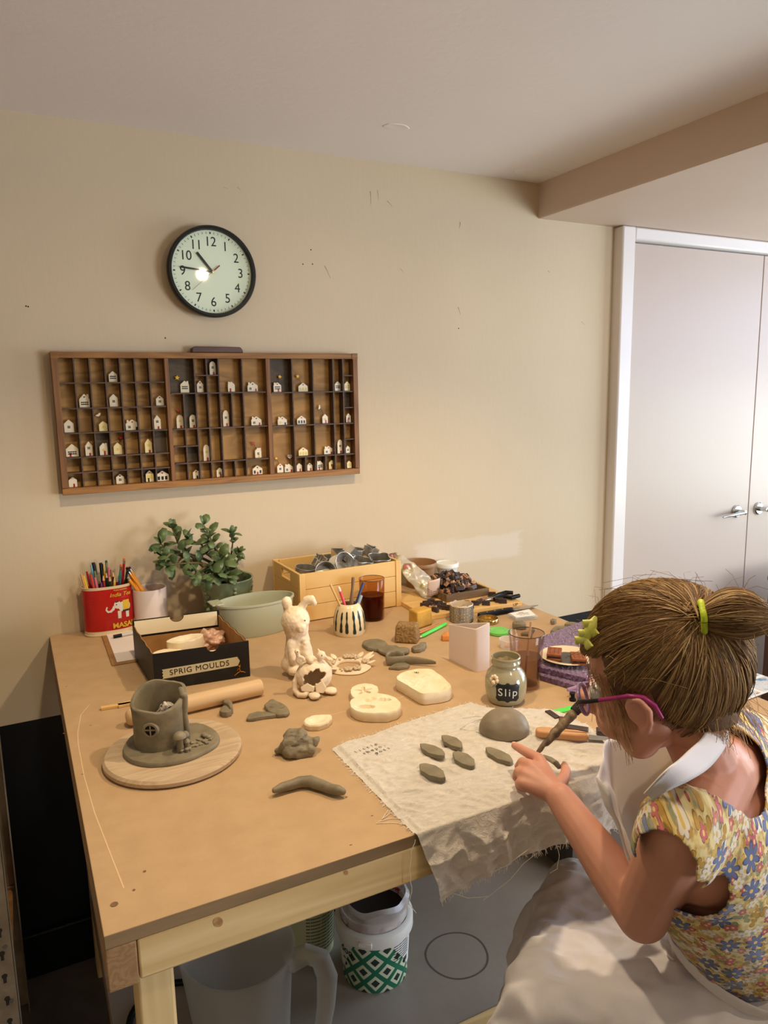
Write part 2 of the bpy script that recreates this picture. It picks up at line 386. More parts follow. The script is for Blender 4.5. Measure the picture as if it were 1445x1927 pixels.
# ---- the type tray
M_oak = wood('tray_oak', (114, 74, 32), (160, 112, 54), 0, 16); M_oakv = wood('tray_oak_upright', (98, 62, 32), (136, 92, 50), 2, 16)
M_divd = wood('tray_divider', (62, 46, 36), (92, 68, 50), 0, 22); M_tback = wood('tray_back_ply', (132, 98, 48), (184, 140, 76), 0, 9, knots=True, stretch=.25)
M_tdark = wood('stained_back_ply', (56, 48, 34), (88, 72, 46), 0, 9, stretch=.3)
FY = -.036
def P1(cx, cy, y=FY): return aty(80+cx/4.516, 640+cy/4.516, y)
def P2(cx, cy, y=FY): return aty(380+cx/4.516, 640+cy/4.516, y)
TX0 = (aty(94, 660, FY).x+aty(118, 932, FY).x)/2; TX1 = (aty(673, 667, FY).x+aty(677, 892, FY).x)/2
TZ1 = (aty(94, 660, FY).z+aty(673, 667, FY).z)/2; TZ0 = (aty(118, 932, FY).z+aty(677, 892, FY).z)/2
SH = []          # shelves (x0, x1, z of the upper face) the little houses stand on
def tray():
    t = thing('type_tray', ((TX0+TX1)/2, 0, TZ0), 'wide shallow wooden printers type tray hung on the wall, divided into small cells', 'tray')
    o = Vector((-(TX0+TX1)/2, 0, -TZ0)); FW = .0175
    def put(nm, a, b, m, bev=.001): 
        q = MB().bb(Vector(a)+o, Vector(b)+o).build(nm, m, t, bevel=bev); return q
    put('back_panel', (TX0+.005, -.006, TZ0+.005), (TX1-.005, -.002, TZ1-.005), M_tback, 0)
    put('frame_rail', (TX0, FY, TZ1-FW*.85), (TX1, -.001, TZ1), M_oak); put('frame_rail', (TX0, FY, TZ0), (TX1, -.001, TZ0+FW*.95), M_oak)
    put('frame_stile', (TX0, FY-.0006, TZ0+FW), (TX0+FW*.85, -.001, TZ1-FW*.86), M_oakv); put('frame_stile', (TX1-FW*.85, FY-.0006, TZ0+FW), (TX1, -.001, TZ1-FW*.86), M_oakv)
    for x in (TX0, TX1-.018): put('corner_bracket', (x, FY-.0015, TZ1-.016), (x+.018, FY, TZ1+.001), M_oak, .0005)
    zt, zb = TZ1-FW*.85, TZ0+FW*.95
    xa, xb = TX0+FW*.85, TX1-FW*.85
    b1 = ((P1(1040, 155).x+P1(1105, 1195).x)/2-.004, (P1(1092, 155).x+P1(1150, 1195).x)/2-.004)
    b2 = ((P2(540, 160).x+P2(570, 1140).x)/2, (P2(585, 160).x+P2(622, 1140).x)/2)
    for b in (b1, b2): put('bay_bar', (b[0]+.002, FY+.0005, zb), (b[1]-.002, -.006, zt), M_oakv)
    dv = [MB(), MB(), MB()]; dh = [MB(), MB(), MB()]; T = .0016
    def V(k, x, z0, z1): dv[k].bb(Vector((x-T, FY+.003, z0))+o, Vector((x+T, -.006, z1))+o)
    def H(k, x0, x1, z): dh[k].bb(Vector((x0, FY+.0035, z-T))+o, Vector((x1, -.006, z+T))+o); SH.append((x0, x1, z+T))
    for x0, x1 in ((xa, b1[0]), (b1[1], b2[0]), (b2[1], xb)): SH.append((x0, x1, zb))
    # left bay: seven columns, six rows
    zl = [(P1(a[0], a[1]).z+P1(b[0], b[1]).z)/2 for a, b in (((200, 362), (1000, 362)), ((220, 580), (1010, 568)), ((245, 790), (1020, 770)), ((265, 1000), (1035, 965)), ((280, 1130), (1045, 1088)))]
    for z in zl: H(0, xa, b1[0], z)
    wl = (b1[0]-xa)/7
    for i in range(1, 7): V(0, xa+wl*i, zb, zt)
    # middle bay: eight units
    u = (b2[0]-b1[1])/8; X = lambda i: b1[1]+u*i
    z1 = (P1(1150, 452).z+P2(450, 446).z)/2; z2 = (P1(1180, 752).z+P2(450, 740).z)/2; z3 = (P1(1210, 1045).z+P2(470, 1018).z)/2
    zs = (P1(1350, 300).z+P2(90, 300).z)/2; z23 = P1(1200, 905).z
    for z in (z1, z2, z3): H(1, X(0), X(8), z)
    for i in (2, 3, 4, 6): V(1, X(i), z1, zt)
    H(1, X(2), X(4), zs)
    for i in (1, 2, 3, 4, 5, 6): V(1, X(i), z2, z1)
    for i in (1, 2, 3, 4, 6): V(1, X(i), z3, z2)
    H(1, X(0), X(2), z23)
    for i in (1, 2, 3, 4, 5, 6): V(1, X(i), zb, z3)
    # right bay
    u2 = (xb-b2[1])/8; Y = lambda i: b2[1]+u2*i
    r1 = (P2(690, 444).z+P2(1250, 440).z)/2; r2 = (P2(700, 730).z+P2(1250, 708).z)/2; r3 = (P2(860, 992).z+P2(1250, 972).z)/2
    H(2, Y(0), Y(8), r1); H(2, Y(0), Y(8), r2); H(2, Y(2), Y(8), r3)
    for i in (2, 4, 6, 7): V(2, Y(i), zb, zt)
    for i in (3, 5): V(2, Y(i), zb, r3)
    for z in (P2(1245, 302).z, P2(1245, 574).z, P2(1245, 843).z): H(2, Y(7), Y(8), z)
    for k in range(3): dv[k].build('upright_dividers', M_divd, t); dh[k].build('shelf_dividers', M_divd, t)
    # a few cells keep older, darker stained backs
    for (x0, x1, za, zc) in [(X(0), X(2), z1, zt), (X(1), X(2), z2, z1), (X(3), X(4), zs, zt), (xa+6*wl, b1[0], zl[3], zl[2]), (X(1), X(2), z3, z23), (Y(0), Y(2), r1, zt), (xa+5*wl, xa+7*wl, zb, zl[4]), (Y(7), Y(8), P2(1245, 574).z, r1), (xa+2*wl, xa+3*wl, zl[3], zl[2])]:
        put('stained_backing', (x0, -.0075, za), (x1, -.0055, zc), M_tdark, 0)
    return t
tray()
# dark wooden pull lying on top of the tray
xa, xb = aty(359, 655, -.02).x, aty(455, 655, -.02).x
M_pull = mat('worn_dark_pull', (38, 28, 26), .4, c2=(78, 48, 42), ns=14, stretch=(.3, 1, 1))
g = MB(); xm = (xa+xb)/2; hw = (xb-xa)/2
g.prism([(-hw, 0), (hw, 0), (hw-.001, .007), (hw-.006, .0135), (hw-.010, .015), (-hw+.008, .0155), (-hw+.002, .012)], .026, Matrix.Rotation(PI/2, 4, 'X') @ Matrix.Translation((0, 0, 0)))
o = g.build('wooden_pull', M_pull, None, bevel=.0015); o.location = (xm, -.006, TZ1+.0005)
tag(o, 'dark rounded wooden pull lying along the top edge of the type tray', 'drawer pull')
# ---- the little ceramic houses
M_cer = mat('white_glazed_ceramic', (232, 222, 196), .3); M_cer2 = mat('cream_glazed_ceramic', (238, 224, 170), .3)
M_gb = mat('black_glaze', (22, 24, 26), .35); M_gy = mat('yellow_glaze', (224, 192, 72), .35); M_gr = mat('red_glaze', (172, 26, 34), .35); M_gw = mat('gold_glaze', (228, 180, 30), .3)
HYB, HYF = -.010, -.0165
def heart2(s): return [(s*(16*math.sin(t)**3)/32, s*(13*math.cos(t)-5*math.cos(2*t)-2*math.cos(3*t)-math.cos(4*t))/32) for t in [2*PI*i/20 for i in range(20)]]
def star2(r): return [((r if i % 2 == 0 else r*.48)*math.sin(PI*i/5+.15), (r if i % 2 == 0 else r*.48)*math.cos(PI*i/5+.15)) for i in range(10)]
FRONT = Matrix.Rotation(PI/2, 4, 'X')        # xy outline -> xz, extruding towards -y
ORD = ['first', 'second', 'third', 'fourth', 'fifth', 'sixth', 'seventh', 'eighth', 'ninth']
def house(px, py, wpx, hpx, f, where, k=4.516):
    p = aty(px, py, -.014); W = wpx/k/715*1.08; H_ = hpx/k/700
    best = min((s for s in SH if s[0]-.004 < p.x < s[1]+.004), key=lambda s: abs(s[2]-p.z))
    z = best[2]+.0003 if abs(best[2]-p.z) < .016 else p.z
    x = min(max(p.x, best[0]+W/2+.0018), best[1]-W/2-.0018) if best[1]-best[0] > W+.004 else p.x
    wide = W > .026*.95; col = M_cer2 if 'C' in f else M_cer
    eave = H_*(.62 if wide else .70); tall = H_ > .034
    if 'a' in f: roof = [(W/2, eave), (W*.42, H_*.86), (W*.2, H_*.97), (0, H_), (-W*.2, H_*.97), (-W*.42, H_*.86), (-W/2, eave)]
    else: roof = [(W/2, eave), (W*.04, H_), (-W*.04, H_), (-W/2, eave)]
    body = [(-W/2, 0), (W/2, 0)] + roof
    g = MB().prism(body, HYB-HYF, FRONT)
    if 'c' in f or 'd' in f:
        cx = -W*.33 if 'c' in f else W*.33
        g.prism([(cx-.0026, eave*.9), (cx+.0026, eave*.9), (cx+.0026, H_*.98), (cx-.0026, H_*.98)], (HYB-HYF)*.98, FRONT)
    desc = []
    o = g.build('ceramic_house', col, None, bevel=.0007); o.location = (x, HYB, z)
    FRN = FRONT @ Matrix.Translation((0, 0, HYB-HYF-.0002))
    def sq(m, nm, rects):
        q = MB()
        for a, b, c_, d in rects: q.prism([(a, b), (c_, b), (c_, d), (a, d)], .0007, FRN)
        return q.build(nm, m, o, smooth=0)
    s = W*.16
    wz = eave*(.78 if tall else .62); wxc = 0
    if wide: wxc = -W*.22 if 'w' in f or 'y' in f else 0; wz = eave*.5
    if 'w' in f or 'y' in f:
        m = M_gb if 'w' in f else M_gy; a = min(.0026, W*.17)
        sq(m, 'window', [(wxc+i*a*1.25-a/2, wz+j*a*1.25-a/2, wxc+i*a*1.25+a/2, wz+j*a*1.25+a/2) for i in (-.5, .5) for j in (-.5, .5)])
        desc.append(('black' if m is M_gb else 'yellow')+' window')
    if 's' in f or 'z' in f:
        m = M_gb if 's' in f else M_gy; a = W*.075
        sq(m, 'window_strip', [(i*a*2.3-a, wz+j*.0048-.0014, i*a*2.3+a, wz+j*.0048+.0014) for i in (-1.5, -.5, .5, 1.5) for j in (-.5, .5)])
        desc.append('rows of '+('black' if m is M_gb else 'yellow')+' windows')
    if '3' in f or '4' in f:
        m = M_gb if '3' in f else M_gy
        sq(m, 'window', [(i*W*.29-W*.09, eave*.2, i*W*.29+W*.09, eave*.75) for i in ((-1, 0, 1) if 'm' not in f else (-1, 1))])
        desc.append('tall '+('black' if m is M_gb else 'yellow')+' windows')
    if 'r' in f or 'k' in f or 'e' in f:
        m = M_gr if 'r' in f else (M_gb if 'k' in f else M_gy); dx = W*.3 if wide else W*.12
        if 'm' in f: dx = 0
        if 'l' in f: dx = -W*.15
        dw = min(.0042, W*.3)
        sq(m, 'front_door', [(dx-dw/2, .0005, dx+dw/2, eave*(.5 if not tall else .3))])
        desc.append({'r': 'red', 'k': 'black', 'e': 'yellow'}[f[[c in f for c in 'rke'].index(True) and 0] if 0 else ('r' if 'r' in f else 'k' if 'k' in f else 'e')]+' door')
    if 'h' in f or 'b' in f:
        m = M_gr if 'h' in f else M_gb
        MB().prism([(hx, hz+(eave+H_)*.5-.001) for hx, hz in heart2(.0045)], .0007, FRN).build('heart_mark', m, o, smooth=0)
        desc.append(('red' if 'h' in f else 'black')+' heart')
    shape = 'tall white' if tall else ('wide white' if wide else 'white')
    if 'C' in f: shape = shape.replace('white', 'cream')
    tag(o, '%s house, %s, %s' % (shape, ', '.join(desc[:2]) or 'plain', where), 'ornament', 'ceramic houses in the type tray')
    return o
LB = [('topmost row, left bay', [(600, 350, 62, 85, 's')]),
      ('second row of left bay', [(360, 570, 75, 105, 'dsb'), (607, 562, 62, 100, 'w'), (1000, 555, 60, 80, 'wb')]),
      ('third row of left bay', [(228, 785, 68, 100, 'w'), (518, 770, 62, 80, 'Cy'), (765, 763, 100, 85, 'cwhk'), (978, 755, 52, 115, 'wr')]),
      ('fourth row of left bay', [(250, 995, 88, 100, 'srl'), (398, 985, 52, 115, 'wr'), (522, 980, 58, 98, 'dyr'), (642, 970, 62, 95, 'Cy'), (903, 960, 56, 115, 'Cyr')]),
      ('bottom row of left bay', [(260, 1255, 60, 80, 'r'), (662, 1225, 60, 80, 'wb'), (913, 1210, 60, 95, 'Czhkl'), (1045, 1200, 98, 85, '3h')])]
MBY = [('top row of middle bay', [(1210, 445, 68, 98, 'ds'), (1340, 442, 52, 98, 'wh'), (1447, 293, 52, 112, 'awr'), (1605, 440, 58, 88, 'crl'), (1785, 438, 88, 82, 'cwbr')]),
       ('second row of middle bay', [(1170, 748, 54, 112, 'ayr'), (1280, 745, 54, 110, 'awr'), (1560, 735, 50, 140, 'awr'), (1817, 727, 88, 78, 'cwbr')]),
       ('third row of middle bay', [(1397, 1030, 52, 140, 'ayr'), (1833, 1006, 55, 90, 'dwe')]),
       ('bottom row of middle bay', [(1308, 1180, 55, 75, 'hk'), (1508, 1170, 55, 80, 'wr'), (1827, 1148, 85, 78, '3mbr')])]
RB = [('top row of right bay', [(640, 435, 68, 85, 'cshr'), (858, 433, 85, 78, '4h'), (1152, 432, 58, 88, 's'), (1238, 432, 56, 88, 'Cz')]),
      ('second row of right bay', [(682, 718, 82, 75, 'cyhk'), (845, 712, 82, 76, '3h'), (1045, 707, 52, 85, 'yr'), (1247, 698, 45, 85, 'wrl')]),
      ('third row of right bay', [(860, 985, 85, 75, 'C4h'), (1075, 972, 85, 75, 'cwhr'), (1173, 967, 50, 130, 'awr'), (1238, 962, 40, 68, 'w')]),
      ('bottom row of right bay', [(665, 1132, 55, 82, 'wh'), (738, 1130, 75, 75, 'cwr'), (827, 1125, 50, 75, 'r'), (916, 1118, 50, 70, 'rb'), (1003, 1112, 58, 85, 'csrl'), (1103, 1108, 55, 85, 'Cwr'), (1250, 1095, 45, 68, 'Cz')])]
for bay, ox in ((LB, 80), (MBY, 80), (RB, 380)):
    for row, hs in bay:
        for i, (cx, cy, w_, h_, f) in enumerate(hs):
            pos = 'only one in ' if len(hs) == 1 else ('last in ' if i == len(hs)-1 and i > 0 else ORD[i]+' in ')
            house(ox+cx/4.516, 640+cy/4.516, w_, h_, f, pos+row)
M_wire = mat('thin_wire', (60, 50, 40), .4, 1)
def charm(nm, px, py, poly, m, label, foot=None, th=.003):
    p = aty(px, py, -.014); o = MB().prism(poly, th, FRONT).build(nm, m, None, bevel=.0005); o.location = (p.x, -.0125, p.z)
    tag(o, label, 'ornament', 'charms on wires in the type tray')
    if foot:
        q = aty(*foot, -.012); MB().tube([(0, -.001, 0), ((q.x-p.x)*.5, -.0006, (q.z-p.z)*.5+.001), (q.x-p.x, -.0004, q.z-p.z)], .00045, 6).build('wire', M_wire, o)
    return o
bird2 = [(-.008, -.001), (-.004, -.004), (.001, -.004), (.004, -.001), (.0055, .0035), (.0035, .0055), (.001, .004), (-.002, .0015)]
c1 = lambda x, y: (80+x/4.516, 640+y/4.516); c2 = lambda x, y: (380+x/4.516, 640+y/4.516)
charm('yellow_star', *c1(1143, 320), star2(.0068), M_gw, 'yellow star in the dark cell, leftmost of the stars in the tray', c1(1175, 380))
charm('yellow_star', *c2(660, 312), star2(.0062), M_gw, 'yellow star in the top dark cell beside the right bay bar', c2(645, 360))
charm('yellow_star', *c2(812, 308), star2(.0062), M_gw, 'yellow star on a wire above the wide house, rightmost star', c2(840, 365))
charm('yellow_star', *c2(630, 1005), star2(.005), M_gw, 'small yellow star on a wire in the bottom right bay', c2(655, 1060))
charm('red_heart', *c1(665, 828), heart2(.009), M_gr, 'red heart on a wire in the left bay of the tray', c1(652, 878))
charm('red_heart', *c1(1152, 597), heart2(.009), M_gr, 'red heart on a wire above a tall house, middle bay left edge', c1(1168, 640))
charm('red_heart', *c2(435, 875), heart2(.0095), M_gr, 'red heart leaning on a wire above the house with yellow door', c2(458, 925))
charm('ceramic_bird', *c1(475, 635), bird2, M_cer, 'white ceramic bird on a wire in the left bay of the tray', c1(502, 690))
charm('ceramic_bird', *c2(997, 570), [(x*.6-y*.5, x*.5+y*1.0) for x, y in bird2], M_cer, 'white ceramic bird on a wire in the right bay of the tray', c2(1030, 625))
hp = charm('heart_plaque', *c2(745, 990), heart2(.0145), mat('pale_grey_glaze', (188, 184, 174), .35), 'pale grey heart with black lettering on a wire, bottom of right bay', c2(742, 1050))
text('lettering', 'Believe', .0042, (0, -.0034, .0015), ROTX, M_ink, hp)
MB().prism([(x, y-.0036) for x, y in heart2(.003)], .0004, FRONT @ Matrix.Translation((0, 0, .003))).build('heart_mark', M_gr, hp, smooth=0)
# ================================================================== TABLE
M_mdf = mat('mdf_board', (179, 148, 109), .62, c2=(186, 155, 116), ns=26, bs=240, bd=.0006, bstr=.25, det=8)
M_mdfe = mat('mdf_edge', (128, 104, 72), .7, c2=(146, 120, 86), ns=60, stretch=(.1, .1, 1))
M_pine = wood('pine_timber', (228, 202, 148), (206, 174, 116), 0, 8, .55, .15)
M_pinez = wood('pine_timber_upright', (228, 202, 148), (206, 174, 116), 2, 8, .55, .15)
M_piney = wood('pine_timber_side', (178, 142, 96), (152, 114, 72), 1, 10, .6, .2)
M_end = wood('pine_end_grain', (166, 132, 92), (142, 106, 68), 1, 26, .7, .2, stretch=.6)
M_knot = mat('pine_knot', (192, 154, 104), .6, c2=(160, 118, 72), ns=160)
TL_, TR_, TF, TB = .043, 1.262, -1.19, -.003
table = thing('workbench', (0, 0, 0), 'large MDF topped workbench on a pine frame standing against the wall', 'table')
tt = MB(); tt.m = 0; tt.bb((TL_, TF, TZ-.018), (TR_, TB, TZ))
top = tt.build('tabletop', [M_mdf, M_mdfe], table, bevel=.0012)
for p in top.data.polygons:
    if abs(p.normal.z) < .5: p.material_index = 1
MB().bb((TL_, TF, .858), (.0775, TB, TZ-.0182)).build('side_rail', M_end, table, bevel=.002)
MB().bb((TR_-.035, TF+.036, .858), (TR_, TB, TZ-.0182)).build('side_rail', M_piney, table, bevel=.002)
ap = MB().bb((.0782, TF, .8615), (TR_, TF+.036, TZ-.0182)).build('front_apron', M_pine, table, bevel=.003)
for px, py, r in ((410, 1735, .0075), (651, 1642, .0038)):
    p = aty(px, py, TF); MB().lathe([(0, -.0002), (.75, -.0002), (1, .0004), (0, .0006)], 20, Matrix.Translation(p) @ Euler(ROTX).to_matrix().to_4x4() @ Matrix.Rotation(.5, 4, 'Z') @ Matrix.Diagonal((r*.75, r, 1, 1))).build('knot', M_knot, ap)
MB().bb((.0782, -.04, .8615), (TR_-.036, TB, TZ-.0182)).build('back_rail', M_pine, table, bevel=.003)
for x in (.0782, TR_-.08):
    for y in (TF+.0365, -.104): MB().bb((x, y, 0), (x+.044, y+.063, .8614 if y < -.5 else .861)).build('leg', M_pinez, table, bevel=.004)
SZ = .27
M_shelf = mat('grey_shelf_board', (142, 134, 124), .30, c2=(154, 146, 136), ns=5, bs=50, bd=.001, det=6)
shf = MB().bb((.0782, -.905, SZ-.018), (TR_-.036, -.106, SZ)).build('lower_shelf', M_shelf, table)
MB().bb((.1225, -.94, SZ-.07), (TR_-.081, -.9055, SZ+.002)).build('shelf_rail', M_pine, table, bevel=.003)
for x in (.0782, TR_-.08): MB().bb((x, -1.09, SZ-.075), (x+.044, -.105, SZ-.019)).build('shelf_bearer', M_piney, table, bevel=.003)
p = tab(860, 1797, SZ); MB().lathe([(.068, -.0004), (.072, -.0004), (.072, .0004), (.068, .0004)], 60, Matrix.Translation(p), close=True, fn=lambda q, a, r: (q[0]*(1+.02*math.sin(3*a)), q[1]*(1+.03*math.cos(2*a)), q[2])).build('ring_stain', mat('dried_ring', (92, 84, 74), .6), shf)
# marks on the table top: screw heads, a long scratch and little nicks
M_nick = mat('mdf_nick', (120, 92, 60), .8); M_scr = mat('pale_scratch', (214, 182, 140), .7)
for px, py, r in ((215, 1702, .0045), (272, 1640, .002), (252, 1675, .0018)):
    MB().lathe([(0, .0002), (r*.6, .0002), (r, .0005), (r*1.1, -.0003), (0, -.0003)], 16, Matrix.Translation(tab(px, py))).build('screw_hole', M_nick, top)
def strip(nm, pts, wd, m, par):
    MB().tube([tab(*p)+Vector((0, 0, .00005)) for p in pts], [wd]*len(pts), 6, flat=.25).build(nm, m, par)
strip('scratch', [(168, 1326), (152, 1345), (146, 1380), (147, 1400), (158, 1460), (178, 1530), (205, 1600), (233, 1672)], .0008, M_scr, top)
strip('scratch', [(728, 1326), (745, 1316), (760, 1310)], .0007, M_scr, top); strip('scratch', [(620, 1346), (650, 1338)], .0006, M_scr, top)
strip('scratch', [(868, 1402), (900, 1420)], .0005, M_scr, top); strip('scratch', [(700, 1410), (712, 1424)], .0006, M_scr, top)
for px, py in ((155, 1457), (125, 1292), (197, 1449), (170, 1365), (250, 1260), (230, 1450), (652, 1500), (120, 1380), (660, 1590), (700, 1535)):
    p = tab(px, py); MB().ball((0, 0, 0), (.0022, .0012, .0004), 8).build('clay_crumb', M_nick, top).location = p
# ---- under the bench
def jug():
    c = tab(452, 1788, .51); m = cloudy('frosted_plastic', (186, 186, 182), .42, .35)
    t = thing('measuring_jug', (c.x, c.y, SZ+.0003), 'large frosted clear plastic jug with a handle under the bench front', 'jug', rz=-.5)
    H_ = .245; R = .1
    MB().lathe([(0, 0), (R*.78, 0), (R*.82, .006), (R*.97, H_-.012), (R*1.03, H_), (R*.99, H_), (R*.94, H_-.014), (R*.80, .008), (0, .005)], 48, fn=lambda q, a, r: (q[0]*(1-(.22*max(0, math.cos(a-PI))**8 if q[2] > H_*.8 else 0)*-1), q[1], q[2])).build('jug_body', m, t)
    MB().tube([(R*.92, 0, H_-.03), (R*1.25, 0, H_-.012), (R*1.5, 0, H_-.022), (R*1.62, 0, H_-.06), (R*1.58, 0, H_-.12), (R*1.47, 0, H_-.185), (R*1.40, 0, H_-.2)], [.017, .016, .016, .016, .014, .012, .008], 14, flat=1.25).build('handle', m, t)
jug()
M_wp = mat('white_plastic', (222, 222, 216), .35)
def bucket():
    f = tab(707, 1872, SZ); d = (f-CAM); d.z = 0; d.normalize(); c = f + d*.072
    t = thing('salt_tub', (c.x, c.y, SZ+.0003), 'white plastic tub wrapped in a green diamond pattern under the bench', 'bucket', rz=math.atan2(-d.y, -d.x))
    RB_, RT, HB = .071, .0815, .128
    # wrap label: diagonal lattice of squares, white text panel on either side of the front
    m, nt, b = base_mat('green_diamond_wrap'); b.inputs['Roughness'].default_value = .4
    tc = node(nt, 'TexCoord'); sp = node(nt, 'SeparateXYZ'); L(nt, tc.outputs['Object'], sp.inputs[0])
    at_ = node(nt, 'Math', operation='ARCTAN2'); L(nt, sp.outputs[1], at_.inputs[0]); L(nt, sp.outputs[0], at_.inputs[1])
    def mth(op, a, bv, c_=None):
        n_ = node(nt, 'Math', operation=op)
        for i, q in enumerate((a, bv, c_)):
            if q is None: continue
            if isinstance(q, (int, float)): n_.inputs[i].default_value = q
            else: L(nt, q, n_.inputs[i])
        return n_.outputs[0]
    U = mth('MULTIPLY', at_.outputs[0], .075); Zc = sp.outputs[2]; K = 19
    A = mth('ABSOLUTE', mth('SUBTRACT', mth('FRACT', mth('MULTIPLY', mth('ADD', U, Zc), K), 0), .5), 0)
    B = mth('ABSOLUTE', mth('SUBTRACT', mth('FRACT', mth('MULTIPLY', mth('SUBTRACT', U, Zc), K), 0), .5), 0)
    d_ = mth('MAXIMUM', A, B)
    r = node(nt, 'ValToRGB'); r.color_ramp.interpolation = 'CONSTANT'; e = r.color_ramp.elements
    cs = [(0, lin(28, 48, 44)), (.19, lin(206, 214, 186)), (.36, lin(24, 110, 82))]
    e.new(.5)
    for i, (p_, c_) in enumerate(cs): e[i].position = p_; e[i].color = (*c_, 1)
    L(nt, d_, r.inputs[0]); L(nt, r.outputs[0], b.inputs['Base Color'])
    MB().lathe([(0, 0), (RB_-.002, 0), (RB_, .003), (RT-.003, HB), (RT-.005, HB), (RB_-.004, .006), (0, .005)], 64).build('tub_body', m, t)
    lab = mat('paper_label', (214, 216, 212), .5)
    def wrap(a0, a1, z0, z1, mm, nm, diag=0, off=.0006):
        def fn(u, v):
            z = z0+(z1-z0)*v; a = a0+(a1-a0)*u
            if diag: a = a0 + (a1-a0)*u*(1-diag*(1-v)) if diag > 0 else a1 - (a1-a0)*(1-u)*(1+diag*(1-v))
            rr = RB_+(RT-.003-RB_)*z/HB+off; return (rr*math.cos(a), rr*math.sin(a), z)
        return MB().grid(fn, 14, 8).build(nm, mm, t)
    wrap(.32, 1.5, .035, .126, lab, 'label_panel', -.75)
    wl_ = wrap(-1.5, -.52, .04, .126, lab, 'label_panel', .6)
    def curved(body, size, a, z, m_, nm='lettering', bold=0):
        o = text(nm, body, size, (0, 0, 0), (0, 0, 0), m_, t, bold=bold)
        for v in o.data.vertices:
            rr = RB_+(RT-.003-RB_)*(z+v.co.y)/HB+.0012+v.co.z; an = a+v.co.x/rr; v.co = (rr*math.cos(an), rr*math.sin(an), z+v.co.y)
    curved('don', .026, -.92, .088, M_ink); curved('SEA SALT', .006, -.92, .066, M_ink)
    for i in range(9): curved('mmmm mmm mmmmm mm', .0042, .86, .118-i*.006, M_ink)
    for i, x in enumerate((0, .003, .0045, .0075, .009, .012)): wrap(.95+x*14, .95+x*14+.02, .05, .062, M_ink, 'barcode', off=.0012)
    MB().lathe([(RT-.004, HB-.012), (RT+.003, HB-.012), (RT+.004, HB-.01), (RT+.004, HB+.014), (RT-.001, HB+.017), (RT-.007, HB+.017), (RT-.007, HB-.01)], 64, close=True).build('lid_ring', M_wp, t)
    MB().box((RT+.003, -.02, HB+.001), (.006, .03, .012), (0, 0, -.25)).build('tab', M_wp, t, bevel=.002)
    bagm = cloudy('clear_film', (206, 200, 196), .42, .2)
    MB().lathe([(RT-.010, HB+.0), (RT-.008, HB+.02), (RT-.006, HB+.045), (RT-.004, HB+.058), (RT-.012, HB+.066), (RT-.018, HB+.05)], 80, fn=lambda q, a, r: (q[0]*(1+.025*math.sin(7*a+q[2]*90)), q[1]*(1+.025*math.cos(9*a)), q[2]+.004*math.sin(5*a))).build('bag_liner', bagm, t, solid=.0008)
    MB().lathe([(RT-.012, HB+.01), (RT-.0095, HB+.012), (RT-.0095, HB+.036), (RT-.012, HB+.036)], 48, close=True).build('inner_label', mat('pink_print', (150, 60, 76), .5, c2=(214, 206, 200), ns=40, lo=.45, hi=.5), t)
    MB().lathe([(0, HB+.02), (RT-.013, HB+.02), (RT-.013, HB+.022), (0, HB+.022)], 40).build('contents', mat('dark_contents', (46, 38, 34), .7, bs=60), t)
bucket()
def tin2():
    f = tab(577, 1812, SZ); c = f + Vector((.03, .045, 0)); c.z = SZ+.0003
    t = thing('plaster_tub', c, 'pale green tub printed with fine text behind the frosted jug', 'bucket')
    MB().lathe([(0, 0), (.05, 0), (.056, .13), (.053, .13), (.047, .005), (0, .005)], 48).build('tub_body', mat('pale_green_plastic', (196, 200, 164), .4), t)
    for i in range(12):
        o = text('lettering', 'mm mmmmm mmm mm mmmm mmm', .006, (0, 0, 0), (0, 0, 0), M_ink, t)
        for v in o.data.vertices:
            z = .118-i*.0085+v.co.y; rr = .05+.006*z/.13+.0007+v.co.z; a = -1.25+v.co.x/rr; v.co = (rr*math.cos(a), rr*math.sin(a), z)
tin2()
c = tab(600, 1745, SZ)
o = MB().lathe([(.075+.008*math.cos(a), .008*math.sin(a)) for a in [2*PI*i/10 for i in range(10)]], 48, close=True).build('rubber_ring', M_black_pl, None); o.location = (c.x+.09, c.y+.1, SZ+.0083); tag(o, 'black rubber ring lying at the back of the shelf under the bench', 'ring')
c = tab(366, 1915, SZ)
o = MB().lathe([(.085+.007*math.cos(a), .007*math.sin(a)) for a in [2*PI*i/10 for i in range(10)]], 48, close=True).build('hose_loop', M_black_pl, None); o.location = (c.x-.04, c.y+.02, SZ+.0073); tag(o, 'black loop of hose lying under the frosted jug', 'hose')
bx = tab(240, 1905, .36); t = thing('storage_box', (.168, -.30, SZ+.0003), 'clear plastic storage box on the shelf behind the front left leg', 'box')
MB().bb((-.08, -.1, 0), (.08, .1, .003)).bb((-.08, -.1, 0), (-.077, .1, .2)).bb((.077, -.1, 0), (.08, .1, .2)).bb((-.08, .097, 0), (.08, .1, .2)).bb((-.08, -.1, 0), (.08, -.097, .2)).build('box_body', cloudy('milky_plastic', (190, 186, 178), .5), t)
MB().bb((-.086, -.106, .2), (.086, .106, .21)).build('box_lid', cloudy('milky_plastic_lid', (190, 186, 178), .6), t, bevel=.003)
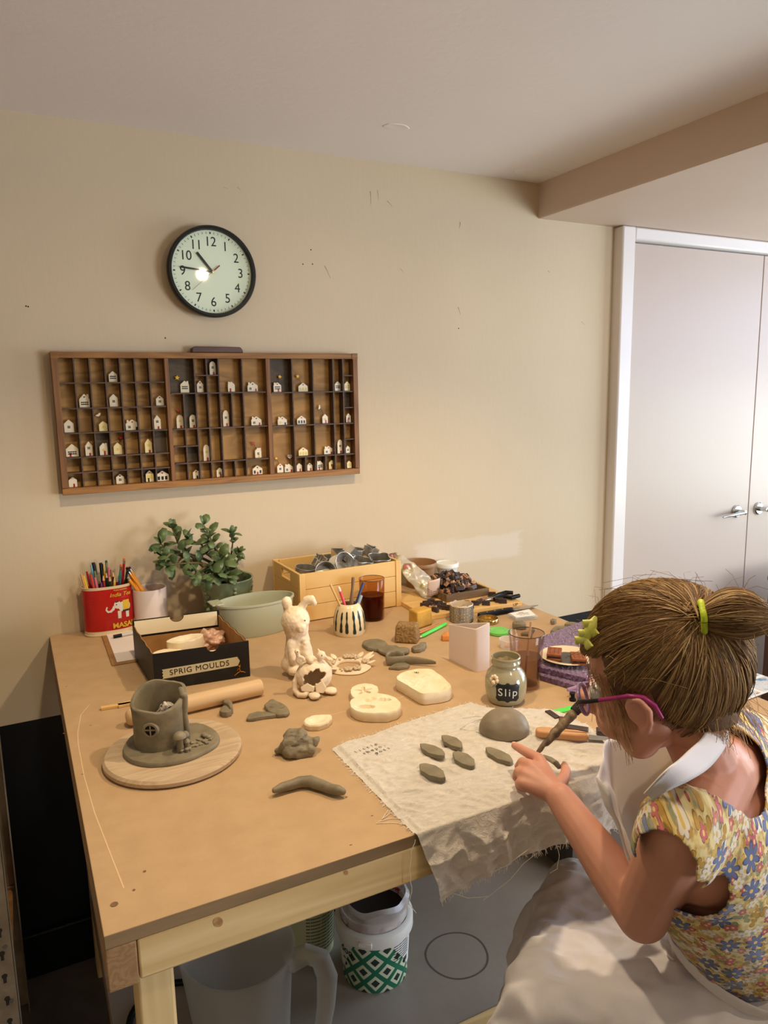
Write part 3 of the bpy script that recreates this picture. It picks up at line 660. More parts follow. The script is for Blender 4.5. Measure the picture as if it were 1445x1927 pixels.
def letterbox():
    f = tab(1076, 1652, SZ); hz = .088
    t = thing('letter_box', (f.x, f.y, SZ+.0003), 'dark grey wooden box of letter tiles on the shelf beside the girl', 'box')
    m = wood('grey_painted_wood', (70, 64, 58), (88, 80, 72), 0, 10)
    W, Dp = 1.222-f.x, .26
    for nm, a, b in (('base', (0, 0, 0), (W, Dp, .006)), ('front', (0, 0, .006), (W, .01, hz)), ('back', (0, Dp-.01, .006), (W, Dp, hz)), ('end', (0, .01, .006), (.01, Dp-.01, hz)), ('end', (W-.01, .01, .006), (W, Dp-.01, hz))):
        MB().bb(a, b).build(nm, m, t, bevel=.001)
    k = 0
    mw = mat('white_tile', (226, 226, 226), .4); mk = mat('black_tile', (24, 22, 26), .4)
    for i in range(int((W-.02)/.036)):
        for j in range(5):
            wt = (i+j) % 2 == 0; ch = 'HESTAORBNLIDGUPCMKFY'[k]
            tl = tag(MB().box((0, 0, .004), (.031, .034, .008)).build('letter_tile', mw if wt else mk, None, bevel=.001), '%s letter tile %s in the grey box beside the girl' % ('white' if wt else 'black', ch), 'tile', 'letter tiles in the grey box')
            tl.location = (f.x+.029+.036*i, f.y+.04+.042*j, SZ+.0706+random.uniform(0, .002)); tl.rotation_euler = (random.uniform(-.03, .03), random.uniform(-.03, .03), random.uniform(-.2, .2))
            text('letter', ch, .024, (0, 0, .0082), (0, 0, 0), M_ink if wt else mw, tl); k += 1
    MB().bb((.011, .011, .0065), (W-.011, Dp-.011, .07)).build('fill', mat('card_filling', (120, 104, 84), .8), t)
letterbox()
# ---- metal shelving at the left edge of the picture
def rack():
    UX, UY = -.087, -.52
    t = thing('metal_shelving', (UX, UY, 0), 'grey slotted metal shelving unit at the left edge of the picture', 'shelving')
    m = mat('galvanised_steel', (170, 154, 132), .45, .3, c2=(140, 124, 102), ns=16, bs=60)
    def post(x, y, sx, sy, holes):
        o = MB().bb((x, y, 0), (x-sx*.038, y+sy*.002, 1.75)).bb((x, y, 0), (x-sx*.002, y+sy*.036, 1.75)).build('upright', m, t, bevel=.0006)
        if holes:
            q = MB()
            for i in range(34):
                z = .06+i*.05
                q.lathe([(0, -.0005), (.0052, -.0005), (.0052, .0003), (0, .0003)], 16, Matrix.Translation((x-sx*.019, y, z+.006)) @ Euler(ROTX).to_matrix().to_4x4())
                q.bb((x-sx*.019-.0028, y-.0005, z-.009), (x-sx*.019+.0028, y, z+.004))
            q.build('keyhole_slots', M_hole, o)
    post(0, 0, 1, 1, True); post(0, .42, 1, -1, False); post(-.8, 0, -1, 1, False); post(-.8, .42, -1, -1, False)
    mb_ = mat('chipboard', (150, 104, 58), .7, c2=(172, 126, 76), ns=40)
    for z in (.30, 1.0, 1.6):
        MB().bb((-.796, .004, z), (-.004, .007, z+.04)).bb((-.796, .413, z), (-.004, .416, z+.04)).build('shelf_beam', m, t, bevel=.001)
        MB().bb((-.79, .008, z+.02), (-.01, .412, z+.032)).build('shelf_board', mb_, t)
    for z in (.36, .48, .66, 1.1):
        MB().tube([(-.012, .002, z), (-.012, -.0035, z), ], .004, 8).build('bolt', M_chrome, t)
rack()
o = MB().bb((-.2, -.12, 0), (.12, .12, .2)).bb((-.205, -.125, .17), (.125, .125, .215)).build('cardboard_box', mat('brown_card', (150, 116, 76), .8, c2=(134, 100, 62), ns=8), None, bevel=.002); o.location = (-.26, -.31, .3325); tag(o, 'brown cardboard box on the low shelf of the metal shelving', 'box')
# ---- dark wooden cupboard standing past the far end of the bench
cb = thing('wooden_cupboard', (1.9, -.60, 0), 'dark brown wooden cupboard at the right edge beyond the bench', 'cupboard')
mdk = wood('dark_brown_wood', (72, 48, 38), (98, 66, 52), 2, 10)
cb.location.x = aty(1440, 1180, -.2).x; CBZ = aty(1440, 1084, -.2).z
MB().bb((0, 0, 0), (.42, .4, CBZ-.02)).build('carcass', mdk, cb, bevel=.003); MB().bb((-.004, -.008, CBZ-.02), (.43, .404, CBZ)).build('cupboard_top', mdk, cb, bevel=.003)
MB().bb((.03, -.016, .08), (.40, -.0005, CBZ-.05)).build('cupboard_door', mdk, cb, bevel=.002)
# ================================================================== THINGS ON THE BENCH
M_clay = mat('damp_grey_clay', (116, 106, 84), .55, c2=(134, 123, 99), ns=40, bs=90, bd=.0015, bstr=.4)
M_bisque = mat('cream_dry_clay', (222, 200, 168), .75, c2=(234, 214, 184), ns=30, bs=120, bd=.001, bstr=.45)
M_plaster = mat('white_plaster', (238, 224, 194), .8, c2=(228, 210, 172), ns=24, bs=110, bd=.0012, bstr=.5)
def hdir(p):
    d = p-CAM; d.z = 0; return d.normalized()
def base(px, py, r, z=TZ):
    """centre on the table of a round thing whose front bottom edge shows at the pixel"""
    p = tab(px, py, z); return p + hdir(p)*r
def frame(o, a, b):
    """local frame: origin a, x towards b on the table"""
    d = b-a; return math.atan2(d.y, d.x)
def chaikin(P, n=2):
    for _ in range(n):
        Q = []
        for a, b in zip(P, P[1:]+P[:1]):
            Q += [(a[0]*.75+b[0]*.25, a[1]*.75+b[1]*.25), (a[0]*.25+b[0]*.75, a[1]*.25+b[1]*.75)]
        P = Q
    return P
def pxpoly(pts, z=TZ):
    W = [tab(x, y, z) for x, y in pts]; c = sum(W, Vector())/len(W)
    return c, [(p.x-c.x, p.y-c.y) for p in W]
def disclike(poly, h, top=lambda x, y, k: 0, N=64, rounding=.1, side=lambda a: 1, K=(1, .97, .9, .8, .68, .55, .42, .3, .18, .08)):
    """low block of any star-shaped outline with a sculpted top: rings towards the middle"""
    pa = sorted((math.atan2(y, x), math.hypot(x, y)) for x, y in poly); n = len(pa)
    def R(a):
        a = (a+PI) % (2*PI)-PI
        for i in range(n):
            a0, r0 = pa[i]; a1, r1 = pa[(i+1) % n]
            if i == n-1: a1 += 2*PI
            aa = a if a >= pa[0][0] else a+2*PI
            if a0 <= aa <= a1:
                x0, y0, x1, y1 = r0*math.cos(a0), r0*math.sin(a0), r1*math.cos(a1), r1*math.sin(a1)
                dx, dy = math.cos(a), math.sin(a); den = dx*(y1-y0)-dy*(x1-x0)
                return abs((x0*(y1-y0)-y0*(x1-x0))/den) if abs(den) > 1e-9 else r0
        return pa[0][1]
    rad = [R(-PI+2*PI*k/N)*side(-PI+2*PI*k/N) for k in range(N)]
    m = MB(); vs = []; fs = []
    rows = [(.97, 0), (1, .08), (1, 1-rounding*1.6), (.985, 1-rounding*.5)] + [(k, 1) for k in K[1:]]
    for k, hz in rows:
        for i in range(N):
            a = -PI+2*PI*i/N; x, y = rad[i]*k*math.cos(a), rad[i]*k*math.sin(a)
            vs.append((x, y, h*hz + (top(x, y, k) if hz >= .9 else 0)))
    for j in range(len(rows)-1):
        for i in range(N):
            i2 = (i+1) % N; fs.append((j*N+i, j*N+i2, (j+1)*N+i2, (j+1)*N+i))
    fs.append(tuple(reversed(range(N)))); vs.append((0, 0, h+top(0, 0, 0))); l = (len(rows)-1)*N
    for i in range(N): fs.append((l+i, l+(i+1) % N, len(vs)-1))
    return m.add(vs, fs)
def put(o, p, z=TZ, rz=0):
    o.location = (p.x, p.y, z+.0003); o.rotation_euler = (0, 0, rz); return o
# ---------------------------------------------------------------- pencil tin
M_red = mat('red_tin_paint', (178, 26, 20), .3, c2=(164, 22, 18), ns=20); M_cream = mat('cream_tin_band', (216, 196, 160), .4); M_gold = mat('yellow_tin_print', (214, 176, 52), .4)
M_steel = mat('bright_tin', (190, 186, 176), .22, 1)
def tin():
    rx, ry, H_ = .061, .036, .128
    t = thing('pencil_tin', (.186, -.0415, TZ+.0003), 'red oval tin with elephant print full of pens and pencils by the wall', 'tin')
    def sup(a): c, s = math.cos(a), math.sin(a); return (rx*math.copysign(abs(c)**.82, c), ry*math.copysign(abs(s)**.82, s))
    def se(q, a, r):
        x, y = sup(a); return (x*r, y*r, q[2])
    def ring(prof, nm, m, close=False): return MB().lathe(prof, 72, fn=se, close=close).build(nm, m, t)
    ring([(0, 0), (1.0, 0), (1.02, .002), (1.02, .004), (1, .005), (1, .013), (0, .013)], 'bottom_band', M_cream)
    rib = []
    for i in range(61):
        z = .013+(H_-.02)*i/60
        b = sum(.014*math.exp(-((z-zz)/.0016)**2) for zz in (.041, .047, .053, .088, .094)); rib.append((1+b*.6, z))
    ring(rib+[(.965, H_-.007), (.965, .014), (0, .014)], 'tin_body', M_red)
    ring([(1.0, H_-.0068), (1.0, H_-.004), (1.025, H_-.002), (1.025, H_), (.97, H_), (.966, H_-.0068)], 'rim', M_cream, True)
    # arc-length map of the front: s = 0 at the middle of the front
    A = [-PI/2 + i*.004 for i in range(700)]; acc = [0]
    for i in range(1, 700): p, q = sup(A[i-1]), sup(A[i]); acc.append(acc[-1]+math.hypot(p[0]-q[0], p[1]-q[1]))
    def onto(s, z, off):
        sg = 1 if s >= 0 else -1; v = abs(s); i = int(np.searchsorted(acc, v)); i = min(max(i, 1), 699)
        f = (v-acc[i-1])/(acc[i]-acc[i-1]); x, y = sup(A[i-1]+f*.004); k = 1.014+off/.04
        return (sg*x*k if sg < 0 else x*k, y*k, z)
    def wraptext(b, size, s, z, m, sh=0, bold=0):
        o = text('lettering', b, size, (0, 0, 0), (0, 0, 0), m, t, shear=sh, bold=bold, align='LEFT')
        for v in o.data.vertices: v.co = onto(s+v.co.x, z+v.co.y, .0004+v.co.z)
    wraptext('MASALA', .0185, .004, .0235, M_gold, bold=.0006); wraptext('India Tea', .0145, .001, .1045, M_gold, sh=.35); wraptext('PURE INDIAN', .0055, .012, .1165, M_gold)
    wh = mat('white_tin_print', (214, 206, 190), .45); dk = mat('dark_tin_print', (40, 38, 52), .45)
    def decal(nm, poly, m, off=.0003):
        c = (sum(p[0] for p in poly)/len(poly), sum(p[1] for p in poly)/len(poly)); vs = [onto(*c, off)]; 
        P = []
        for a, b in zip(poly, poly[1:]+poly[:1]):
            P += [(a[0]+(b[0]-a[0])*i/4, a[1]+(b[1]-a[1])*i/4) for i in range(4)]
        vs = [onto(*c, off)] + [onto(x, y, off) for x, y in P]; n = len(P)
        MB().add(vs, [(0, 1+i, 1+(i+1) % n) for i in range(n)]).build(nm, m, t)
    E_ = lambda x, z: (.002+x*.001, .036+z*.001)
    circ = lambda cx, cz, r1, r2, n=18: [E_(cx+r1*math.cos(2*PI*i/n), cz+r2*math.sin(2*PI*i/n)) for i in range(n)]
    decal('elephant_print', circ(17, 42, 9, 10), wh); decal('elephant_print', circ(34, 36, 16, 14), wh)
    for a, b, c_ in (((9, 40), (5, 30), 5), ((5, 32), (-1, 26), 4.6), ((0, 27), (-8, 27), 3.8), ((-7, 27), (-11, 33), 3.2), ((-11, 32), (-8, 40), 2.6)):
        d = math.hypot(b[0]-a[0], b[1]-a[1]); nx, ny = -(b[1]-a[1])/d*c_/1.6, (b[0]-a[0])/d*c_/1.6
        decal('trunk_print', [E_(a[0]+nx, a[1]+ny), E_(a[0]-nx, a[1]-ny), E_(b[0]-nx, b[1]-ny), E_(b[0]+nx, b[1]+ny)], wh, .0005)
    for x in (20, 40): decal('leg_print', [E_(x-4, 6), E_(x+4, 6), E_(x+5, 26), E_(x-4, 26)], wh, .0004)
    decal('saddle_print', [E_(30, 26), E_(46, 26), E_(46, 52), E_(30, 52)], M_gold, .0008); decal('saddle_print', [E_(28, 22), E_(48, 22), E_(48, 27), E_(28, 27)], dk, .0009)
    decal('headband_print', [E_(12, 48), E_(20, 50), E_(20, 53), E_(12, 51)], dk, .0008); decal('eye_print', circ(14, 43, 1.6, 1.6), dk, .0009)
    return t
tin()
GRP = 'pens and pencils in the red tin'
def pencil(tip, foot, m, kind, label, grp, r=.0036, mt=None):
    d = tip-foot; l = d.length; q = d.to_track_quat('Z', 'Y')
    t = tag(MB().lathe([(0, 0), (r, 0), (r, l-.014 if kind != 'cap' else l), (0, l-.014 if kind != 'cap' else l)], 6 if kind == 'tip' else 14).build('pencil' if kind != 'cap' and kind != 'pen' else 'pen', m, None, smooth=25 if kind == 'tip' else 50), label, 'pencil' if kind in ('tip', 'eraser') else 'pen', grp)
    t.location = foot; t.rotation_euler = q.to_euler()
    if kind == 'tip':
        MB().lathe([(r*.98, l-.0141), (r*.3, l-.002), (0, l-.002)], 14).build('sharpened_wood', M_tipw, t); MB().lathe([(r*.32, l-.0021), (0, l+.002)], 10).build('lead', m, t)
    elif kind == 'eraser':
        MB().lathe([(r*1.02, l-.0141), (r*1.05, l-.012), (r*1.0, l-.010), (r*1.05, l-.008), (r*1.02, l-.006), (0, l-.006)], 14).build('ferrule', M_steel, t)
        MB().lathe([(r*.95, l-.0061), (r*.95, l-.001), (r*.6, l), (0, l)], 14).build('eraser', mt or M_eras, t)
    elif kind == 'pen':
        MB().lathe([(r*.9, l-.0141), (r*.8, l-.001), (0, l)], 14).build('pen_end', mt or m, t)
    elif kind == 'cap':
        MB().box((0, r*1.25, l-.018), (.002, .0012, .03)).build('pocket_clip', mt or m, t)
    return t
M_tipw = mat('bare_pencil_wood', (206, 168, 122), .7); M_eras = mat('orange_eraser', (214, 112, 44), .6); M_geras = mat('green_eraser', (34, 84, 52), .6)
pc = {n: mat('lacquer_'+n, c, .35) for n, c in dict(red=(158, 28, 34), yellow=(222, 176, 36), pink=(206, 104, 130), dark_green=(26, 52, 40), black=(20, 18, 20), light_blue=(112, 178, 206), teal=(36, 128, 124), wood=(196, 152, 100), orange=(232, 150, 30), purple=(88, 70, 110), brown=(128, 86, 40), grey_green=(110, 124, 90), scarlet=(196, 62, 48), navy=(34, 50, 92)).items()}
c7 = lambda x, y: (140+x/7.605, 1040+y/7.605)
TC = Vector((.186, -.0415, TZ+.0155))
PENS = [((95, 300), 'wood', 'pen', -.03, 'bare wood stick with dark end, leftmost in the red tin'), ((130, 330), 'yellow', 'pen', -.028, 'yellow and black pen leaning at the left of the red tin'), ((175, 265), 'red', 'pen', -.02, 'dark red pen with silver clip behind the yellow one in the tin'), ((240, 170), 'light_blue', 'pen', -.012, 'light blue pen standing tall at the left of the tin'), ((268, 142), 'black', 'cap', -.006, 'black marker behind the light blue pen in the tin'), ((235, 310), 'scarlet', 'pen', -.012, 'scarlet pen leaning in front of the light blue one'), ((295, 355), 'pink', 'pen', -.006, 'pink pen leaning at the front of the red tin'), ((290, 260), 'grey_green', 'pen', -.004, 'clear grey green pen in the middle of the red tin'), ((375, 146), 'black', 'cap', .004, 'black marker standing beside the yellow pen in the tin'), ((412, 190), 'yellow', 'pen', .008, 'yellow pen standing in the middle of the red tin'), ((455, 112), 'grey_green', 'eraser', .012, 'pencil with green eraser at the middle of the red tin'), ((490, 200), 'pink', 'pen', .014, 'salmon pink pen beside the green eraser pencil'), ((410, 320), 'red', 'tip', .008, 'dark red sharpened pencil at the front of the red tin'), ((455, 280), 'dark_green', 'tip', .012, 'dark green sharpened pencil left of two alike in the tin'), ((515, 240), 'brown', 'pen', .02, 'ochre brown pen standing behind the green pencils'), ((505, 330), 'dark_green', 'tip', .016, 'dark green pencil leaning right at the front of the tin'), ((555, 265), 'black', 'tip', .026, 'black sharpened pencil leaning right in the red tin'), ((572, 345), 'yellow', 'tip', .024, 'short yellow sharpened pencil at the front of the tin'), ((380, 425), 'purple', 'pen', .0, 'short purple pen low at the front of the tin'), ((655, 260), 'teal', 'pen', .032, 'teal pen at the right of the red tin'), ((640, 390), 'navy', 'pen', .03, 'short navy pen low at the right of the tin'), ((713, 80), 'red', 'eraser', .036, 'red pencil with orange eraser, tallest in the red tin'), ((665, 165), 'scarlet', 'eraser', .034, 'red pencil with worn eraser behind the tallest pencil'), ((760, 195), 'dark_green', 'eraser', .044, 'dark pencil with silver ferrule at the far right of the tin')]
for i, ((cx, cy), cn, kind, xo, lab) in enumerate(PENS):
    front = cy > 290; yy = -.0415 + (-.016 if front else (.010 if cy < 200 else -.002)); px, py = c7(cx, cy)
    tip = aty(px, py, yy); xr = max(-.044, min(.044, (tip.x-TC.x)*.55)); yr = max(-.016, min(.016, (tip.y+.0415)*.8))
    pencil(tip, Vector((TC.x+xr, -.0415+yr, TZ+.0165)), pc[cn], kind, lab, GRP, r=.0032 if kind != 'cap' else .0042, mt={10: M_geras}.get(i))
# ---------------------------------------------------------------- white cup of yellow pencils
M_wcup = mat('white_matte_ceramic', (226, 210, 200), .5, bs=70, bd=.0006, bstr=.2)
cc = Vector((.290, -.0475, 0)); CUR = .0435; CUH = aty(281, 1113, cc.y-CUR).z-TZ
put(MB().lathe([(0, 0), (CUR-.002, 0), (CUR, .002), (CUR, CUH-.001), (CUR-.001, CUH), (CUR-.003, CUH-.001), (CUR-.003, .005), (0, .005)], 56).build('pencil_cup', M_wcup), cc)
tag(bpy.data.objects['pencil_cup'], 'plain white cup of yellow pencils standing between the tin and the plant', 'cup')
for i, (cx, cy) in enumerate([(775, 270), (812, 262), (775, 372), (850, 330), (795, 300)]):
    px, py = c7(cx, cy); tip = aty(px, py, -.055-.006*(i % 3)); f = Vector((cc.x+.008+.006*i, -.066+.006*(i % 3), TZ+.0135))
    t = pencil(tip+(tip-f).normalized()*.012, f, pc['orange'], 'eraser', ['yellow pencil highest and furthest left in the white cup', 'yellow pencil second highest in the white cup', 'yellow pencil lowest of the bunch in the white cup', 'yellow pencil furthest right in the white cup', 'yellow pencil in the middle of the bunch in the cup'][i], 'yellow pencils in the white cup', mt=pc['black'])
# ---------------------------------------------------------------- jade plant
M_pot = mat('green_glaze', (92, 112, 84), .3, c2=(136, 142, 108), ns=16, bs=40, bd=.001, bstr=.3, coat=.3); M_soil = mat('dark_soil', (52, 38, 28), .9, bs=120, bd=.004, bstr=.8)
def plant():
    zr = 1.047; c = Vector((.487, -.080, 0))
    t = thing('jade_plant', (c.x, c.y, TZ+.0003), 'bushy green jade plant in a green glazed pot against the wall', 'plant')
    H_ = zr-TZ
    pot_ = MB().lathe([(0, 0), (.05, 0), (.054, .004), (.063, H_*.6), (.0715, H_-.006), (.0735, H_-.002), (.072, H_), (.068, H_-.002), (.066, H_-.03), (0, H_-.03)], 56).build('plant_pot', M_pot, t)
    for a in (-2.75, -1.45, -.1):
        q = MB(); r = .067
        for k in range(7): q.ball((r*math.cos(a+.08*math.sin(k*2)), r*math.sin(a+.08*math.sin(k*2)), H_*.25+k*.011), .006, 8)
        q.build('leaf_relief', M_pot, pot_)
    MB().lathe([(0, H_-.018), (.03, H_-.02), (.0655, H_-.024), (.0655, H_-.029), (0, H_-.029)], 30, fn=lambda q, a, r: (q[0], q[1], q[2]+.002*math.sin(5*a))).build('soil', M_soil, t)
    o = Vector((-c.x, -c.y, -TZ)); stems = MB(); lv = MB()
    def leaf(p, d, up, l, w):
        d = d.normalized(); s = d.cross(up); s = s.normalized() if s.length > 1e-4 else Vector((1, 0, 0)); u = s.cross(d)
        N = 9; vs = []; fs = []
        for i in range(N):
            f = i/(N-1); ww = w*.5*(math.sin(PI*f**1.25)**.6) if 0 < f < 1 else w*(.06 if f == 0 else .22)
            ct = p + d*(l*f) + u*(l*.10*math.sin(PI*f))
            th = w*.12*(math.sin(PI*f)+.15)
            for k in range(8):
                a = 2*PI*k/8; vs.append(ct + s*(ww*math.cos(a)) + u*(th*math.sin(a)))
        for i in range(N-1):
            for k in range(8): fs.append((i*8+k, i*8+(k+1) % 8, (i+1)*8+(k+1) % 8, (i+1)*8+k))
        fs.append(tuple(range(8))); fs.append(tuple((N-1)*8+k for k in range(8)))
        lv.add(vs, fs)
    c3 = lambda x, y, dy=0: aty(140+x/4.014, 960+y/4.014, c.y+dy)+o
    R_ = random.Random(5)
    root = Vector((.0, .0, H_-.025))
    BR = [([(1130, 470), (1100, 380), (1060, 290), (1020, 190), (975, 110)], 0, 1), ([(1100, 400), (1000, 330), (960, 260), (890, 230), (860, 215)], -.02, .9), ([(1080, 420), (960, 360), (860, 330), (780, 250), (740, 140)], .015, 1), ([(1000, 420), (850, 370), (720, 300), (650, 255)], -.01, 1), ([(1060, 440), (940, 400), (860, 400), (760, 410), (700, 420)], -.04, 1), ([(1090, 420), (1010, 430), (930, 460), (900, 500)], -.055, .9), ([(1140, 460), (1180, 380), (1195, 250), (1190, 180)], .01, .9), ([(1180, 420), (1210, 350), (1240, 320)], .0, .8), ([(1190, 500), (1210, 440), (1240, 370), (1260, 365)], -.02, .35), ([(1120, 440), (1100, 330), (1040, 250), (1010, 220)], -.03, 1), ([(1080, 470), (1050, 470), (1020, 520)], -.05, .9), ([(1120, 480), (1130, 420), (1110, 370)], -.045, 1.1), ([(1130, 500), (1150, 490), (1160, 510)], -.05, 1), ([(880, 340), (780, 330), (700, 370), (660, 350)], -.03, 1)]
    for pts, dy, sz in BR:
        P = [root.lerp(c3(*pts[0], dy), .6)] + [c3(x, y, dy*(i+1)/len(pts)*1.3) for i, (x, y) in enumerate(pts)]
        P = [root] + P if pts[0][0] > 1050 else P
        stems.tube(P, [max(.0017, .006*(1-i/len(P))) for i in range(len(P))], 8)
        for i in range(2, len(P)):
            seg = P[i]-P[i-1]; n = 1 if i < len(P)-1 else 2
            for k in range(n):
                p = P[i-1].lerp(P[i], (k+1)/n); d = seg.normalized(); ang = R_.uniform(0, 6.28)
                side = d.orthogonal().normalized(); side.rotate(Quaternion(d, ang))
                for sg in (1, -1):
                    dr = (d*R_.uniform(.2, .9) + side*sg + Vector((0, -.15, R_.uniform(-.5, .15))))
                    leaf(p, dr, Vector((R_.uniform(-.4, .4), -.5, 1)), R_.uniform(.028, .043)*sz, R_.uniform(.018, .026)*sz)
        leaf(P[-1], P[-1]-P[-2]+Vector((0, -.01, .008)), Vector((0, -.6, 1)), .028*sz, .017*sz); leaf(P[-1], P[-1]-P[-2]+Vector((.02, -.01, .004)), Vector((0, -.6, 1)), .026*sz, .015*sz)
    for v in lv.v: v.y = min(v.y, -c.y-.003)
    stems.build('stems', mat('plant_stem', (92, 82, 52), .7, bs=60), t)
    lv.build('leaves', mat('jade_leaf', (60, 78, 42), .42, c2=(96, 114, 70), ns=26, coat=.08), t, smooth=60)
plant()
# ---------------------------------------------------------------- sage tub
def tub():
    H_ = .086; c = tab(479, 1125, TZ+H_); rx, ry = .104, .060
    t = tag(MB().lathe([(0, 0), (.84, 0), (.87, .004), (.965, H_-.012), (.97, H_-.006), (1.0, H_-.005), (1.0, H_), (.955, H_), (.945, H_-.006), (.85, .007), (0, .006)], 80, fn=lambda q, a, r: (q[0]*rx, q[1]*ry, q[2])).build('plastic_tub', mat('sage_plastic', (176, 178, 152), .42), None, bevel=0), 'pale sage green oval plastic tub behind the black box', 'tub')
    put(t, c+Vector((0, -.008, 0)), rz=.06)
    MB().box((-rx*.93, ry*.42, H_-.0025), (.03, .05, .004)).build('lip', t.data.materials[0], t, bevel=.002)
tub()
# ---------------------------------------------------------------- black box of sprig moulds
M_card = mat('black_card', (16, 15, 15), .5, c2=(34, 32, 30), ns=22, lo=.55, hi=.8); M_kraft = mat('brown_card_inside', (150, 108, 58), .8, c2=(166, 122, 70), ns=30); M_creamc = mat('cream_card', (234, 218, 180), .7)
M_tape = mat('masking_tape', (186, 174, 136), .7, c2=(204, 192, 156), ns=60, stretch=(.3, 1, 3)); M_marker = mat('black_marker', (16, 14, 14), .5)
def sprig():
    h = .08
    fl, frr = tab(291.5, 1301), tab(471, 1272.6); bl, br = tab(243, 1178, TZ+h), tab(410, 1137, TZ+h)
    W = (frr-fl).length; ang = frr-fl; rz = math.atan2(ang.y, ang.x)
    D1 = ((bl-fl).xy.length+(br-frr).xy.length)/2
    t = thing('sprig_box', (fl.x, fl.y, TZ+.0003), 'open black cardboard box labelled SPRIG MOULDS with plaster pieces inside', 'box', rz=rz)
    ux = Vector((math.cos(rz), math.sin(rz))); uy = Vector((-ux.y, ux.x)); d = (bl-fl).xy; sk = d.dot(ux); Dd = d.dot(uy)
    def S(x, y, z): return (x+sk*y/Dd*.8, y, z)
    T = .0035
    def wall(nm, p, q, m, prof, off0, off1, cut=None):
        pass
    def notch(Wd, zh, cx, r, n=14):
        return [(0, 0), (Wd, 0), (Wd, zh)] + [(cx+r*math.cos(PI*i/n), zh-r*1.0*math.sin(PI*i/n)) for i in range(n+1)] + [(0, zh)]
    def panel(nm, poly, y0, th, m):
        n = len(poly); vs = [S(x, y0, z) for x, z in poly] + [S(x, y0+th, z) for x, z in poly]
        return MB().add(vs, [tuple(range(n)), tuple(range(2*n-1, n-1, -1))] + [(i, n+i, n+(i+1) % n, (i+1) % n) for i in range(n)]).build(nm, m, t, smooth=0)
    nx = W*.615
    panel('front_panel', notch(W, h, nx, .0125), 0, .0018, M_card); panel('front_lining', notch(W, h-.0006, nx, .0128), .0018, .0018, M_kraft)
    panel('back_panel', notch(W, h+.012, W*.5, .016), Dd-.002, .002, M_card); panel('back_lining', [(0, 0), (W, 0), (W, h-.03), (0, h-.03)], Dd-.004, .002, M_kraft)
    panel('flap_strip', [(.004, h-.024)]+[(W-.006, h-.024), (W-.006, h+.010)]+[(W*.5+.016*math.cos(PI*i/12), h+.010-.014*math.sin(PI*i/12)) for i in range(13)]+[(.004, h+.010)], Dd-.0046, .0016, M_creamc)
    for x, m1, m2 in ((0, M_card, M_kraft), (W, M_kraft, M_card)):
        for k, m in ((0, m1), (1, m2)):
            x0 = x+(.0018*k if x == 0 else -.0036+.0018*k); n = 12
            poly = [(.002+(Dd-.006)*i/n, h-(.002 if 0 < i < n else 0)*(1+math.sin(i*2.1))) for i in range(n+1)]
            vs = []; fs = []
            for xx in (x0, x0+.0018):
                for y, z in poly: vs += [S(xx, y, 0), S(xx, y, z)]
            M_ = 2*(n+1)
            for i in range(n):
                a, b = 2*i, 2*i+2; fs += [(a, b, b+1, a+1), (M_+a, M_+a+1, M_+b+1, M_+b), (a+1, b+1, M_+b+1, M_+a+1), (a, M_+a, M_+b, b)]
            fs += [(0, 1, M_+1, M_), (2*n, M_+2*n, M_+2*n+1, 2*n+1)]
            MB().add(vs, fs).build('side_panel' if m is M_card else 'side_lining', m, t, smooth=0)
    MB().add([S(.002, .002, 0), S(W-.002, .002, 0), S(W-.002, Dd-.002, 0), S(.002, Dd-.002, 0)]+[S(.002, .002, .003), S(W-.002, .002, .003), S(W-.002, Dd-.002, .003), S(.002, Dd-.002, .003)], [(3, 2, 1, 0), (4, 5, 6, 7), (0, 1, 5, 4), (1, 2, 6, 5), (2, 3, 7, 6), (3, 0, 4, 7)]).build('bottom_panel', M_kraft, t, smooth=0)
    # tape label with hand lettering; orange leaping figure printed at the lower right
    z0, z1 = .024, .044; a, b = W*.09, W*.88
    edge = lambda x, n: [(x+.0012*((i % 2)*2-1), z0+(z1-z0)*i/n) for i in range(n+1)]
    poly = [(b-.002, z0+.004), (b+.003, (z0+z1)/2+.004), (b-.002, z1+.004)] + [(x, z+.0) for x, z in reversed(edge(a, 6))]
    mx = Matrix.Rotation(PI/2, 4, 'X')
    tp = MB().prism(poly, .0005, mx).build('tape_label', M_tape, t, smooth=0)
    text('lettering', 'SPRIG MOULDS', .0165, (W*.47, -.0007, (z0+z1)/2+.002), (PI/2, -.02, 0), M_marker, tp, space=1.12)
    g = MB(); fx, fz = W*.885, .014
    L_ = lambda *p: [(fx+x*.001, -.0005, fz+z*.001) for x, z in p]
    for pts, r in ((L_((0, 6), (1, 1), (-4, -2), (-11, -7)), (.0022, .0022, .0017, .001)), (L_((1, 5), (3, 0), (8, -1), (13, -4)), (.002, .002, .0016, .001)), (L_((0, 3), (1, 9)), (.0022, .002)), (L_((1, 9), (3, 13), (2.5, 17)), (.0014, .0012, .001)), (L_((0, 8), (-3, 6), (-5, 3)), (.0012, .001, .0008))):
        g.tube(pts, list(r), 8, flat=.25)
    g.ball((fx+.0005, -.0005, fz+.0125), (.0018, .0004, .002), 10)
    g.build('figure_logo', mat('orange_print', (206, 128, 34), .4), t)
    return t, S, W, Dd
_t, _S, _W, _D = sprig()
_mw = lambda x, y: Matrix.Translation(_t.location) @ Euler((0, 0, _t.rotation_euler.z)).to_matrix().to_4x4() @ Vector(_S(x, y, 0))
